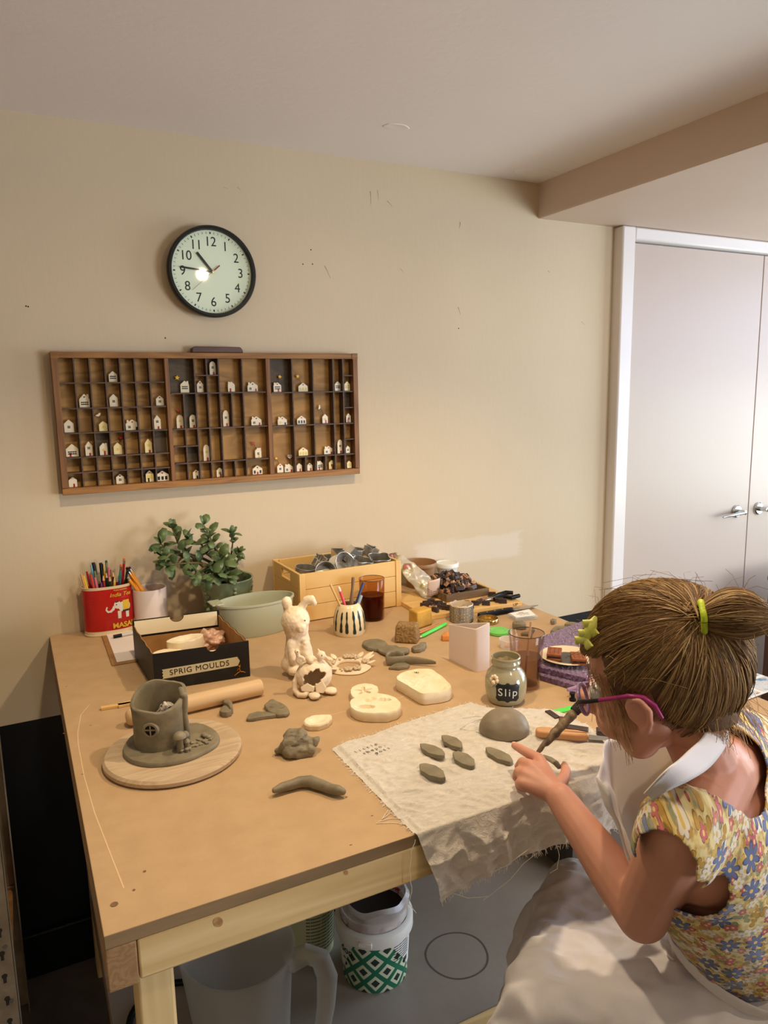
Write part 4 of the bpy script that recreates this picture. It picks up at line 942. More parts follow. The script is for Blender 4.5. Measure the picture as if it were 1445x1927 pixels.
def inbox(x, y, rx, ry, h, lab, rz, nm='plaster_mould'):
    p = _mw(x, y); o = disclike([(rx*math.cos(a)*(1+.08*math.sin(3*a)), ry*math.sin(a)) for a in [2*PI*i/24 for i in range(24)]], h, lambda X, Y, k: -.006*math.exp(-((X/rx/.45)**2+(Y/ry/.4)**2))+.0015*fbm((X, Y, 0), 80), 40, .3).build(nm, M_plaster); o.location = (p.x, p.y, TZ+.0038); o.rotation_euler = (0, 0, rz); return tag(o, lab, 'mould', 'plaster moulds in the black box')
inbox(_W*.24, _D*.38, .036, .042, .042, 'round plaster mould at the left inside the black box', .2)
inbox(_W*.66, _D*.26, .05, .030, .036, 'plaster mould showing through the front notch of the black box', .15)
o = inbox(_W*.50, _D*.62, .044, .026, .056, 'long pale plaster mould lying in the middle of the black box', .2)
q = MB(); q.ball((0, 0, .028), (.034, .024, .026), 20)
o = blend('crumpled_bag', q, mat('pinkish_film', (196, 150, 124), .3, c2=(214, 176, 150), ns=70, coat=.4), None, .0025, 2, lambda c_: .010*fbm(c_, 45)+.006*fbm(c_, 110, 2)); p = _mw(_W*.80, _D*.72); o.location = (p.x, p.y, TZ+.0048); tag(o, 'crumpled pinkish plastic bag at the back right of the black box', 'bag')
zmin = min((v.co.z for v in o.data.vertices)); o.location.z = TZ+.0035-zmin
# ---------------------------------------------------------------- clipboard and pen
a, b = tab(211, 1254), tab(192, 1200); up = (b-a); rz = math.atan2(up.y, up.x)-PI/2
ln = up.xy.length
cb_ = thing('clipboard', (a.x, a.y, TZ+.0002), 'brown clipboard with white paper half under the black box', 'clipboard', rz=rz)
MB().prism(chaikin([(0, 0), (.15, 0), (.15, ln+.02), (0, ln+.02)], 0), .003).build('board', mat('hardboard', (146, 106, 60), .6, c2=(158, 118, 70), ns=40), cb_, bevel=.001)
MB().bb((.012, .012, .0031), (.140, ln+.012, .0037)).build('paper_sheet', mat('white_paper', (232, 222, 216), .7), cb_)
pa, pb = tab(213.6, 1198, TZ+.009), tab(246, 1191.5, TZ+.009)
d = pb-pa; pen_ = thing('ballpoint_pen', pa, 'black and white pen lying across the top of the clipboard', 'pen', rot=d.to_track_quat('Z', 'Y').to_euler()); pen_.location.z = TZ+.0087
MB().lathe([(0, 0), (.0045, 0), (.0045, .02), (0, .02)], 16).build('pen_end', M_black_pl, pen_); MB().lathe([(0, .0201), (.0042, .0201), (.0042, .11), (.001, .125), (0, .125)], 16).build('barrel', mat('clear_pen_barrel', (206, 204, 200), .2), pen_); MB().box((.0045, 0, .032), (.001, .002, .04)).build('clip', M_black_pl, pen_)
# ---------------------------------------------------------------- wooden crate of metal cutters
M_crate = wood('pale_crate_wood', (222, 184, 116), (212, 170, 100), 0, 5, .5, .08)
M_cratey = wood('pale_crate_side', (218, 180, 112), (208, 166, 96), 1, 5, .5, .08)
M_cratez = wood('pale_crate_post', (224, 186, 118), (214, 172, 102), 2, 5, .5, .08)
def crate():
    fl, frr = tab(566, 1173), tab(755, 1140); h = .132
    W = (frr-fl).xy.length; rz = math.atan2(frr.y-fl.y, frr.x-fl.x)
    bl = tab(513, 1049, TZ+h); Dd = min((bl-fl).xy.length, .205)
    t = thing('wooden_crate', (fl.x, fl.y, TZ+.0003), 'pale slatted wooden crate of metal cutters on the bench by the wall', 'crate', rz=rz)
    hb = (h-.004)/3
    for i in range(3):
        z = .002+i*(hb+.001)
        MB().bb((.017, 0, z), (W-.017, .008, z+hb)).build('front_slat', M_crate, t, bevel=.001); MB().bb((.017, Dd-.008, z), (W-.017, Dd, z+hb)).build('back_slat', M_crate, t, bevel=.001)
        for k, x in enumerate((0, W-.008)):
            if i == 2:
                a, b = Dd*.33, Dd*.67; m = MB()
                m.bb((x, .008, z), (x+.008, a, z+hb)).bb((x, b, z), (x+.008, Dd-.008, z+hb)).bb((x, a, z), (x+.008, b, z+hb*.25)).bb((x, a, z+hb*.78), (x+.008, b, z+hb))
                m.build('end_slat', M_cratey, t, bevel=.0006)
            else: MB().bb((x, .008, z), (x+.008, Dd-.008, z+hb)).build('end_slat', M_cratey, t, bevel=.001)
    for x in (0, W-.0165):
        for y in (-.0025, Dd-.0055): MB().bb((x, y, 0), (x+.0165, y+.008, h+.001)).build('corner_post', M_cratez, t, bevel=.001)
    MB().bb((.0085, .0085, .002), (W-.0085, Dd-.0085, .008)).build('base_panel', M_crate, t)
    return t, W, Dd, h
_c, CW, CD, CHT = crate()
M_cut = mat('tin_cutter_steel', (196, 192, 184), .34, .75, c2=(160, 156, 148), ns=30); M_cut2 = mat('shiny_cutter_steel', (226, 226, 222), .2, .85)
crw = Matrix.Translation(_c.location) @ Euler((0, 0, _c.rotation_euler.z)).to_matrix().to_4x4()
def cutter(nm, shape, hgt, loc, rot, m, label, bottom=False, rim=True):
    """a strip of tin bent to an outline, rolled edge on top"""
    q = MB(); n = len(shape); T = .0007
    cx = sum(p[0] for p in shape)/n; cy = sum(p[1] for p in shape)/n
    ins = [(cx+(x-cx)*(1-T/max(.004, math.hypot(x-cx, y-cy))), cy+(y-cy)*(1-T/max(.004, math.hypot(x-cx, y-cy)))) for x, y in shape]
    vs = [(x, y, 0) for x, y in shape]+[(x, y, hgt) for x, y in shape]+[(x, y, hgt) for x, y in ins]+[(x, y, 0) for x, y in ins]
    for k in range(4):
        pass
    fs = [(k*n+i, k*n+(i+1) % n, ((k+1) % 4)*n+(i+1) % n, ((k+1) % 4)*n+i) for k in range(4) for i in range(n)]
    q.add(vs, fs)
    if bottom: q.prism(ins, T, z0=.0002)
    o = q.build(nm, m, None, smooth=35)
    if rim:
        q = MB(); q.tube([(x, y, hgt) for x, y in shape+shape[:2]], .0013, 8, caps=False); q.build('rolled_rim', m, o)
    o.location = crw @ Vector(loc); o.rotation_euler = (Euler((0, 0, _c.rotation_euler.z)).to_matrix() @ Euler(rot).to_matrix()).to_euler()
    return tag(o, label, 'cutter', 'metal cutters in the wooden crate')
circ_ = lambda r, n=40, k=1: [(r*math.cos(2*PI*i/n)*k, r*math.sin(2*PI*i/n)) for i in range(n)]
flw = lambda r, p, n=60: [((r*(1+.14*math.cos(p*a)))*math.cos(a), (r*(1+.14*math.cos(p*a)))*math.sin(a)) for a in [2*PI*i/n for i in range(n)]]
squ = lambda r: [(r, r), (-r, r), (-r, -r), (r, -r)]
z = CHT
cutter('round_cutter', circ_(.036), .034, (CW*.46, CD*.30, z-.012), (1.15, 0, .35), M_cut2, 'large shiny round tin leaning at the front middle of the crate', True)
cutter('round_cutter', circ_(.028), .03, (CW*.30, CD*.22, z-.022), (1.0, 0, -.25), M_cut, 'dull round tin cutter at the front left of the crate', True)
cutter('round_cutter', circ_(.030), .034, (CW*.19, CD*.52, z-.042), (.12, .1, 0), M_cut, 'upright round cutter at the back left of the crate', False)
cutter('fluted_cutter', flw(.018, 6), .028, (CW*.34, CD*.62, z-.014), (.5, .3, 0), M_cut2, 'small fluted cutter standing behind the dull round one')
cutter('square_cutter', squ(.013), .046, (CW*.56, CD*.42, z+.0), (.35, .75, .3), M_cut2, 'square tube cutter sticking up highest out of the crate', rim=False)
cutter('triangle_cutter', [(0, .019), (-.017, -.01), (.017, -.01)], .030, (CW*.52, CD*.55, z+.002), (.3, -.35, .6), M_cut2, 'small triangular cutter leaning beside the square tube cutter', rim=False)
cutter('heart_cutter', [(x*1.6, y*1.6) for x, y in heart2(.05)], .032, (CW*.64, CD*.62, z-.022), (.25, .2, 0), M_cut, 'dark heart shaped cutter behind the fluted pair in the crate')
cutter('fluted_cutter', flw(.030, 5), .036, (CW*.66, CD*.24, z-.028), (.2, .1, .3), M_cut, 'wide fluted cutter at the front right of the crate')
cutter('fluted_cutter', flw(.031, 4), .038, (CW*.86, CD*.25, z-.030), (.15, -.12, .5), M_cut, 'wide wavy cutter in the right front corner of the crate')
cutter('round_cutter', circ_(.022), .03, (CW*.75, CD*.66, z-.012), (.1, .15, 0), M_cut, 'round cutter at the back right of the crate')
cutter('star_cutter', star2(.024), .028, (CW*.88, CD*.62, z-.006), (.3, .2, .4), M_cut, 'dark star cutter lying flat at the back right of the crate')
cutter('square_cutter', squ(.022), .034, (CW*.5, CD*.78, z-.034), (.1, .1, .2), M_cut, 'square cutter deep at the back of the crate')
fillr = MB().bb((.012, .012, .0085), (CW-.012, CD-.012, CHT-.062)).build('cutter_pile', M_cut, None); fillr.matrix_world = crw
tag(fillr, 'mass of dull metal cutters filling the crate below the top ones', 'cutters'); fillr['kind'] = 'stuff'
# ---------------------------------------------------------------- striped pot of brushes
M_stripe_c = mat('cream_pot_glaze', (226, 206, 164), .25, coat=.3, bs=40, bd=.001, bstr=.15); M_stripe = mat('dark_green_stripe', (32, 44, 36), .3, coat=.2)
def striped():
    r = .0395; c = base(658, 1200.5, r); H_ = .079
    t = thing('striped_pot', (c.x, c.y, TZ+.0003), 'cream pot with dark green vertical stripes holding brushes in front of the crate', 'pot')
    prof = [(r*.97, 0), (r*1.01, .004), (r*1.02, .02), (r*.985, .04), (r*.9, .058), (r*.76, .071), (r*.63, .078), (r*.56, H_)]
    def R(z):
        for (r0, z0), (r1, z1) in zip(prof, prof[1:]):
            if z0 <= z <= z1: return r0+(r1-r0)*(z-z0)/(z1-z0)
        return r*.6
    MB().lathe([(0, 0)]+prof+[(r*.53, H_-.001), (r*.55, .074), (r*.72, .066), (r*.86, .052), (r*.92, .03), (r*.92, .006), (0, .006)], 64).build('pot_body', M_stripe_c, t)
    rr = random.Random(3)
    for k in range(14):
        a = -PI/2-.55+2*PI*k/14+rr.uniform(-.05, .05); b = rr.uniform(-.05, .05); z0 = .008+rr.uniform(0, .006); z1 = .073+rr.uniform(-.003, .003)
        def fn(u, v, a=a, b=b, z0=z0, z1=z1):
            z = z0+(z1-z0)*v; w = .0047*(.75+.25*math.sin(v*9+k)+.15*math.sin(v*23))*math.sin(PI*min(1, v*1.0+.12))**.3*(1-.35*v)
            an = a+b*v+(u-.5)*2*w/R(z); q = R(z)+.0008; return (q*math.cos(an), q*math.sin(an), z)
        MB().grid(fn, 6, 18).build('stripe', M_stripe, t)
    return c, H_
pc_, ph_ = striped()
c4 = lambda x, y: (490+x/4.817, 1010+y/4.817)
M_shaft = mat('driftwood_tool', (122, 96, 70), .6, c2=(146, 118, 88), ns=20, stretch=(1, 1, .2)); M_ppen = mat('pink_lacquer', (214, 62, 84), .35); M_blue = mat('blue_lacquer', (38, 56, 98), .3); M_paleblue = mat('pale_blue_grey', (140, 152, 166), .5)
def stick_in(cx, cy, dy, fx, fy, r0, r1, m, nm, lab, cat, prof=None, tipm=None, flat=1):
    tip = aty(*c4(cx, cy), pc_.y+dy); f = Vector((pc_.x+fx, pc_.y+fy, TZ+.0085)); d = tip-f; l = d.length
    pr = prof(l) if prof else [(0, 0), (r0, 0), (r1, l-.002), (r1*.7, l), (0, l)]
    t = tag(MB().lathe(pr, 16, Matrix.Diagonal((1, flat, 1, 1))).build(nm, m), lab, cat, 'tools in the striped pot'); t.location = f; t.rotation_euler = d.to_track_quat('Z', 'Y').to_euler()
    if tipm: MB().lathe([(r1*1.02, l-.012), (r1*1.04, l-.002), (r1*.7, l+.0006), (0, l+.0006)], 14, Matrix.Diagonal((1, flat, 1, 1))).build('tip', tipm, t)
stick_in(632, 430, -.003, .004, -.004, .0026, .0028, mat('bare_beech', (206, 166, 110), .6), 'wooden_brush', 'plain wooden handle leaning left out of the striped pot', 'brush')
stick_in(708, 455, -.005, .008, -.006, .0034, .0034, M_ppen, 'pink_pencil', 'pink pencil with white end leaning left in the striped pot', 'pencil', tipm=M_wcup)
stick_in(842, 365, 0, 0, 0, .006, .006, M_shaft, 'wooden_tool', 'thick carved wooden tool standing tallest in the striped pot', 'tool', prof=lambda l: [(0, 0), (.0085, 0), (.0085, l*.45), (.0065, l*.62), (.0046, l*.78), (.0062, l*.95), (.0055, l*.99), (0, l)], flat=.7)
stick_in(935, 412, -.004, -.010, -.004, .0035, .0035, M_blue, 'blue_pencil', 'dark blue pencil leaning right out of the striped pot', 'pencil')
stick_in(915, 530, -.010, -.006, -.010, .003, .0042, M_paleblue, 'pale_blue_brush', 'short pale blue handled brush low at the right of the pot', 'brush')
stick_in(912, 480, .004, -.004, .006, .0026, .0026, mat('tan_handle', (184, 142, 96), .6), 'tan_brush', 'thin tan handle behind the pale blue brush in the striped pot', 'brush')
# ---------------------------------------------------------------- glass of red juice
M_smoke = glass('amber_tumbler', (232, 210, 182), .03); M_juice = mat('red_juice', (74, 14, 16), .08)
def tumbler(nm, px, py, r, rt, H_, m, lq, lh, lab):
    c = base(px, py, r); t = thing(nm, (c.x, c.y, TZ+.0003), lab, 'glass')
    R = lambda z: r+(rt-r)*z/H_
    MB().lathe([(0, 0), (r-.004, 0), (r, .005), (rt, H_-.001), (rt-.0006, H_), (rt-.0012, H_-.001), (r-.0015, .008), (0, .006)], 56).build('tumbler_glass', m, t)
    q = R(lh)-.0024; MB().lathe([(0, .0085), (r-.0045, .0085), (q, lh), (0, lh)], 48).build('liquid', lq, t); return c
jc = tumbler('juice_glass', 701, 1171.5, .0325, .0345, .112, M_smoke, M_juice, .068, 'amber tumbler half full of dark red juice in front of the crate')
MB().tube([(.034*math.cos(2*PI*i/48), .034*math.sin(2*PI*i/48), .112) for i in range(49)], .0009, 8, caps=False).build('rim', mat('dark_rim', (90, 62, 42), .2), bpy.data.objects['juice_glass'])
# ---------------------------------------------------------------- bunny and creature pots
def bunny():
    c = base(566, 1279, .035); u = Vector((CR.x, CR.y, 0)).normalized(); v = Vector((CF.x, CF.y, 0)).normalized()
    P = lambda x, y, z: u*x*.001 + v*y*.001 + Vector((0, 0, z*.001))
    q = MB()
    q.capsule(P(-2, 0, 20), P(-4, 3, 62), .033, .026).capsule(P(-4, 3, 62), P(-6, 2, 92), .026, .020).capsule(P(-6, 0, 90), P(-6, 0, 108), .027, .030)
    q.ball(P(-6, -4, 110), (.031, .030, .030), 18).capsule(P(8, -26, 101), P(9, -30, 96), .010, .007)
    q.capsule(P(0, -18, 104), P(9, -27, 100), .016, .010)
    q.capsule(P(-22, 2, 128), P(-24, 2, 150), .009, .011).ball(P(-23, -1, 146), (.011, .009, .015))
    q.capsule(P(4, 4, 132), P(18, 2, 152), .008, .009).capsule(P(18, 2, 152), P(29, 0, 155), .009, .0085).capsule(P(29, 0, 155), P(36, -2, 146), .0085, .006)
    q.capsule(P(-16, -20, 62), P(-10, -30, 30), .010, .010).capsule(P(14, -18, 62), P(16, -26, 28), .010, .010)
    q.ball(P(-10, -30, 6), (.016, .016, .011)).ball(P(-24, -10, 12), (.016, .018, .018)).ball(P(24, -4, 14), (.012, .018, .018))
    o = blend('bunny_figure', q, M_bisque, None, .0022, 5, lambda p: .0016*fbm(p, 60)+.0008*fbm(p, 160, 3))
    z0 = min(v_.co.z for v_ in o.data.vertices); o.location = (c.x, c.y, TZ-z0+.0002)
    tag(o, 'tall cream clay rabbit figure with one floppy ear standing on the bench', 'sculpture')
    q = MB()
    for x, y in ((1, -32.5), (17, -31)): q.ball(P(x, y+3, 116 if x > 5 else 117), .0018, 8)
    q.build('eye_holes', M_nick, o); 
bunny()
def creature():
    c = base(592, 1313, .034); u = Vector((CR.x, CR.y, 0)).normalized(); v = Vector((CF.x, CF.y, 0)).normalized()
    P = lambda x, y, z: u*x*.001 + v*y*.001 + Vector((0, 0, z*.001))
    # hollow body with a jagged mouth towards the camera
    q = MB().ball(P(0, 0, 33), (.038, .035, .034), 24)
    def mouth(p):
        x = (p-P(2, 0, 0)).dot(u)*1000; z = p.z*1000; y = p.dot(v)
        if y > -.004: return False
        e = (x/21)**2 + ((z-38-x*.25)/14.5)**2
        return e < 1+.32*math.sin(math.atan2(z-38, x)*7)
    b = blend('creature_pot', q, M_bisque, None, .0018, 4, lambda p: .0013*fbm(p, 70), cut=mouth)
    z0 = min(w_.co.z for w_ in b.data.vertices); md = b.modifiers.new('t', 'SOLIDIFY'); md.thickness = .004; md.offset = -1
    b.location = (c.x, c.y, TZ-z0+.0002); tag(b, 'small round cream clay creature pot with a gaping jagged opening and curled tail', 'sculpture')
    def part(nm, f, disp=.0006): 
        q = MB(); f(q); return blend(nm, q, M_bisque, b, .0014, 3, lambda p: disp*fbm(p, 90))
    part('tail', lambda q: [q.capsule(a, b_, .0055, .0055) for a, b_ in zip(T_, T_[1:])] if 0 else [q.capsule(P(*a), P(*b_), .006, .0055) for a, b_ in zip([(-30, -8, 40), (-37, -14, 26), (-37, -22, 10), (-28, -34, 5), (-16, -36, 5), (-12, -32, 9)], [(-37, -14, 26), (-37, -22, 10), (-28, -34, 5), (-16, -36, 5), (-12, -32, 9), (-14, -28, 14)])])
    part('front_foot', lambda q: (q.ball(P(4, -40, 6), (.012, .014, .006)), q.ball(P(4, -44, 5), (.010, .009, .005))))
    part('side_foot', lambda q: (q.ball(P(34, -16, 6), (.014, .012, .006)), q.ball(P(38, -20, 5), (.010, .010, .005))))
    q = MB(); q.prism([(-.009, .0), (.006, -.002), (.012, .008), (.004, .024), (-.010, .014)], .0035, Matrix.Translation(P(16, -34, 10)) @ Matrix.Rotation(-.45, 4, 'Z') @ Matrix.Rotation(PI/2-.25, 4, 'X')); q.build('leaf_flap', M_bisque, b, bevel=.001)
    q = MB(); q.prism([(-.012, .0), (.012, -.002), (.014, .006), (.0, .016), (-.014, .008)], .0035, Matrix.Translation(P(-10, -33, 13)) @ Matrix.Rotation(-.45, 4, 'Z') @ Matrix.Rotation(PI/2-.2, 4, 'X')); q.build('leaf_flap', M_bisque, b, bevel=.001)
    part('snail', lambda q: [q.capsule(P(-26+9*math.cos(a)*(1-a/9), -14, 70+9*math.sin(a)*(1-a/9)), P(-26+9*math.cos(a+.5)*(1-(a+.5)/9), -14, 70+9*math.sin(a+.5)*(1-(a+.5)/9)), .0035, .0035) for a in [i*.5 for i in range(14)]] + [q.capsule(P(-26, -12, 64), P(-31, -14, 88), .0045, .004), q.ball(P(-31, -14, 89), .0055)])
    part('mouse_bump', lambda q: (q.ball(P(-6, -10, 71), (.009, .008, .009)), q.ball(P(-5, -15, 70), (.0055, .005, .006))))
    part('bird', lambda q: (q.ball(P(16, -4, 76), (.010, .009, .010)), q.capsule(P(14, -4, 82), P(10, -4, 91), .004, .0012), q.capsule(P(24, -4, 74), P(28, -4, 72), .004, .002)))
    q = MB(); q.ball(P(19, -12.2, 79), .0013, 8).ball(P(-29, -19, 90), .0013, 8); q.build('eye_holes', M_nick, b)
creature()
# ---------------------------------------------------------------- clay wreath
def wreath():
    c = tab(656, 1255); rr = random.Random(11)
    t = thing('clay_wreath', (c.x, c.y, TZ+.0003), 'flat pale clay wreath of flowers and berries beside the creature pot', 'wreath')
    R = .043
    ang = [2*PI*i/64 for i in range(64)]
    MB().lathe([(R*.62, .001), (R*.64, 0), (R*1.16, 0), (R*1.2, .002), (R*1.1, .006), (R*.8, .007), (R*.64, .005)], 64, close=True, fn=lambda q, a, r: (q[0]*(1+.04*math.sin(5*a)), q[1]*(1+.05*math.cos(4*a)), q[2])).build('wreath_base', M_bisque, t)
    m2 = mat('grey_cream_clay', (196, 176, 144), .7, bs=90, bd=.001)
    fl = MB(); be = MB(); lf = MB()
    for a in (-2.0, -1.5, .9, 1.25, 2.6, -.3):
        x, y = R*.9*math.cos(a), R*.9*math.sin(a)
        for k in range(5): fl.ball((x+.006*math.cos(k*1.256), y+.006*math.sin(k*1.256), .0105), (.0046, .0046, .0034), 10)
        fl.ball((x, y, .0125), .003, 8)
    for i in range(34):
        a = rr.uniform(0, 6.28); r = R*rr.uniform(.72, 1.12); be.ball((r*math.cos(a), r*math.sin(a), .0085), rr.uniform(.0018, .0032), 8)
    for a, l in ((.25, .03), (.05, .024), (-.5, .02), (1.9, .02), (2.2, .018), (-2.7, .02), (.6, .02)):
        x, y = R*.95*math.cos(a), R*.95*math.sin(a); d = Vector((math.cos(a-.1), math.sin(a-.1), .35)); q = [Vector((x, y, .008)) + d*l*f for f in (0, .25, .5, .75, 1)]
        lf.tube(q, [.002, .0055, .0065, .005, .001], 10, flat=.3)
    fl.build('flowers', m2, t); be.build('berries', m2, t); lf.build('leaves', M_bisque, t)
wreath()
# ---------------------------------------------------------------- plaster moulds
def mould(nm, pts, h, ztop, lab, top, m=M_plaster, N=72, mat2=None, rounding=.12, jit=.01, K=(1, .97, .93, .88, .82, .75, .68, .6, .52, .44, .36, .28, .2, .1)):
    c, poly = pxpoly(pts, ztop); o = disclike(poly, h, top, N, rounding, lambda a: 1+jit*math.sin(5*a+2)+jit*.6*math.sin(11*a), K).build(nm, m, smooth=50); put(o, c); return tag(o, lab, 'mould')
c7b = lambda x, y: (500+x/4.014, 1120+y/4.014)
leafhole = lambda x, y, cx, cy, a, l, w, d: -d*max(0, min(1, 3*(1-((((x-cx)*math.cos(a)+(y-cy)*math.sin(a))/l)**2+((-(x-cx)*math.sin(a)+(y-cy)*math.cos(a))/w)**2))))
mould('large_plaster_mould', [c7b(*p) for p in [(985, 615), (1010, 590), (1065, 568), (1150, 555), (1230, 553), (1262, 560), (1330, 610), (1395, 668), (1405, 690), (1385, 715), (1300, 735), (1205, 748), (1165, 742), (1080, 690), (990, 640)]], .024, TZ+.024, 'large block of white plaster mould with a worn relief of shells on top', lambda x, y, k: (.0022*fbm((x*1.6, y, 0), 34, 4, 2)-.0036*max(0, 1-7*abs(n3((x*1.3, y, 0), 30, 3)))-.002*max(0, 1-6*abs(n3((x, y*1.4, 0), 52, 6))))*(k < .9)+(-.0012 if k < .9 else 0), rounding=.25)
bm = bpy.data.objects['large_plaster_mould']; text('penmark', '182', .008, (.006, .043, .0245), (0, 0, -.7), M_ink, bm)
def m2top(x, y, k):
    return leafhole(x, y, -.020, -.006, -.5, .017, .0075, .011)+leafhole(x, y, .022, .008, -.65, .016, .0065, .010)+leafhole(x, y, .0, .019, .2, .013, .0055, .009)+.0006*fbm((x, y, 0), 60)
mould('oval_plaster_mould', [c7b(*p) for p in [(632, 820), (640, 790), (690, 760), (760, 745), (850, 740), (920, 748), (985, 775), (1020, 810), (1025, 840), (990, 870), (920, 890), (830, 893), (740, 888), (670, 870), (638, 845)]], .019, TZ+.019, 'oval white plaster mould with leaf hollows, in front of the star mould', m2top)
mould('star_plaster_mould', [c7b(*p) for p in [(640, 720), (650, 695), (690, 675), (750, 665), (810, 672), (845, 690), (852, 715), (840, 745), (790, 775), (720, 785), (660, 770), (640, 745)]], .013, TZ+.013, 'small round white plaster mould with a star hollow in it', lambda x, y, k: -.0065*(math.hypot(x, y) < .018*(.60+.40*math.cos(5*math.atan2(y, x))))+.0005*fbm((x, y, 0), 70))
mould('boat_plaster_mould', [c7b(*p) for p in [(285, 950), (300, 930), (345, 910), (420, 900), (480, 900), (498, 905), (500, 930), (470, 960), (400, 985), (330, 985), (290, 970)]], .011, TZ+.011, 'little leaf shaped white plaster mould beside the clay lump', lambda x, y, k: -.004*max(0, 1-(k/.66)**2)+.0006*fbm((x, y, 0), 90)+(-.002 if k > .95 else 0))
# ---------------------------------------------------------------- clay house on a round board
M_whitewood = wood('whitewashed_wood', (196, 172, 140), (176, 150, 116), 0, 18, .75, .4)
def clayhouse():
    c = (tab(197, 1432, TZ+.008)+tab(455, 1402, TZ+.008))/2; R = .114
    c2_ = tab(326, 1408, TZ+.012); c = Vector((c2_.x, c2_.y, 0))
    b = put(MB().lathe([(0, 0), (R-.006, 0), (R, .003), (R, .009), (R-.004, .013), (R-.018, .0135), (R-.022, .0125), (0, .0125)], 80).build('round_board', M_whitewood), c)
    tag(b, 'round whitewashed wooden board under the clay tree stump house', 'board')
    z1 = TZ+.0128
    cs, slab = pxpoly([(228, 1415), (235, 1395), (255, 1378), (300, 1366), (350, 1362), (378, 1360), (405, 1372), (415, 1385), (410, 1400), (385, 1415), (350, 1430), (310, 1438), (270, 1439), (240, 1430)], z1+.006)
    t = thing('clay_house', (cs.x, cs.y, z1+.0003), 'grey clay tree stump house with mushrooms on the round wooden board', 'sculpture')
    disclike(chaikin(slab, 1), .007, lambda x, y, k: .0008*fbm((x, y, 0), 60), 72, .4).build('clay_base', M_clay, t)
    tc = base(305, 1418, .044, z1+.006); o = Vector((tc.x-cs.x, tc.y-cs.y, .0065))
    u = Vector((CR.x, CR.y, 0)).normalized(); v = Vector((CF.x, CF.y, 0)).normalized()
    H_ = .083
    def wall(u_, v_): pass
    n = 72; vs = []; fs = []
    rows = [(.0, 1.0, 0), (.12, .985, 0), (.5, .985, 0), (.8, 1.0, 0), (.97, 1.03, 0), (1.0, 1.025, -.001), (1.0, 1.0, -.005), (.95, .99, -.006), (.6, .975, -.006), (.1, .975, -.006), (.1, .0, 0)]
    for fz, kr, dr in rows:
        for i in range(n):
            a = 2*PI*i/n; d = u*math.cos(a)+v*math.sin(a)
            top = H_*(1+.10*math.cos(a-.9)+.10*math.sin(a-.3)+.04*math.sin(3*a+1)); ox, oy = .046, .040
            R_ = 1/math.sqrt((math.cos(a)/ox)**2+(math.sin(a)/oy)**2)*(1+.02*math.sin(3*a+.6))
            r = max(0, R_*kr+dr); vs.append(o+d*r+Vector((0, 0, fz*top+.0008*n3((math.cos(a), math.sin(a), fz), 3))))
    for j in range(len(rows)-1):
        for i in range(n): fs.append((j*n+i, j*n+(i+1) % n, (j+1)*n+(i+1) % n, (j+1)*n+i))
    MB().add(vs, fs).build('stump_wall', M_clay, t, smooth=60)
    P = lambda x, y, z: o+u*x*.001+v*y*.001+Vector((0, 0, z*.001))
    q = MB(); 
    for i in range(9):
        z = 3+i*10; q.capsule(P(45.5+1.2*math.sin(i), -4-.3*i, z), P(45.5+1.2*math.sin(i+1), -4.3-.3*i, min(z+10, 86)), .006, .006, 10)
    q.capsule(P(45, -7, 86), P(38, 4, 92), .006, .005, 10)
    blend('overlap_seam', q, M_clay, t, .0015, 4)
    hole = P(-3, -40.6, 40)
    q = MB(); dirn = -v
    mx = Matrix.Translation(hole) @ dirn.to_track_quat('Z', 'Y').to_matrix().to_4x4()
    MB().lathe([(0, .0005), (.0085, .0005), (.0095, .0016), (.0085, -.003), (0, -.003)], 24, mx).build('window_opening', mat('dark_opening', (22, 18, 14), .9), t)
    q = MB().lathe([(.0085, .0), (.0095, .003), (.0125, .0025), (.0145, -.002)], 28, mx); q.box(hole-v*.0015, (.0022, .0022, .017)); q.box(hole-v*.0015+Vector((0, 0, .001)), (.018, .0022, .0022), (0, 0, math.atan2(u.y, u.x)))
    q.build('window_surround', M_clay, t)
    def shroom(x, y, h, rs, rc, nm='mushroom'):
        p = P(x, y, 0)
        MB().lathe([(0, 0), (rs*1.25, 0), (rs, h*.5), (rs*.95, h*.72), (rc*.8, h*.74), (rc, h*.8), (rc*.93, h*.92), (rc*.6, h*1.05), (rc*.25, h*1.1), (0, h*1.11)], 22, Matrix.Translation(p)).build(nm, M_clay, t)
    shroom(42, -34, 31, .0052, .0112); 
    bpy.data.objects.remove(bpy.data.objects['mushroom'])
    for x, y, h, rs, rc in ((43, -36, .031, .0055, .0115), (52, -30, .017, .004, .0062), (49, -24, .027, .0035, .0068), (47, -43, .006, .0025, .0035), (55, -40, .007, .0028, .004), (58, -37, .007, .0025, .0038)): shroom(x, y, h, rs, rc)
    q = MB(); rr = random.Random(2)
    for x, y in ((66, -10), (72, -20), (78, -14), (84, -4), (74, 0), (88, -10), (68, -22), (92, 4), (84, 8)): q.box(P(x-8, y, 1.5), (.011, .007, .004), (rr.uniform(-.2, .2), rr.uniform(-.2, .2), rr.uniform(0, 3)))
    q.build('path_stones', M_clay, t, bevel=.0012)
    q = MB()
    for x, y in ((88, 10), (94, 6), (84, 14)): q.ball(P(x-14, y, 4), (.0055, .005, .0035), 12)
    q.build('pebbles', M_clay, t)
    q = MB(); q.box((0, 0, 0), (.028, .016, .03), (.4, .3, .5)); q.ball((0, 0, -.01), (.024, .02, .016), 16)
    w_ = blend('crumpled_newspaper', q, None or mat('newsprint', (206, 196, 180), .8, c2=(70, 66, 62), ns=150, lo=.50, hi=.62), None, .0016, 1, lambda p: .003*fbm(p, 70)); 
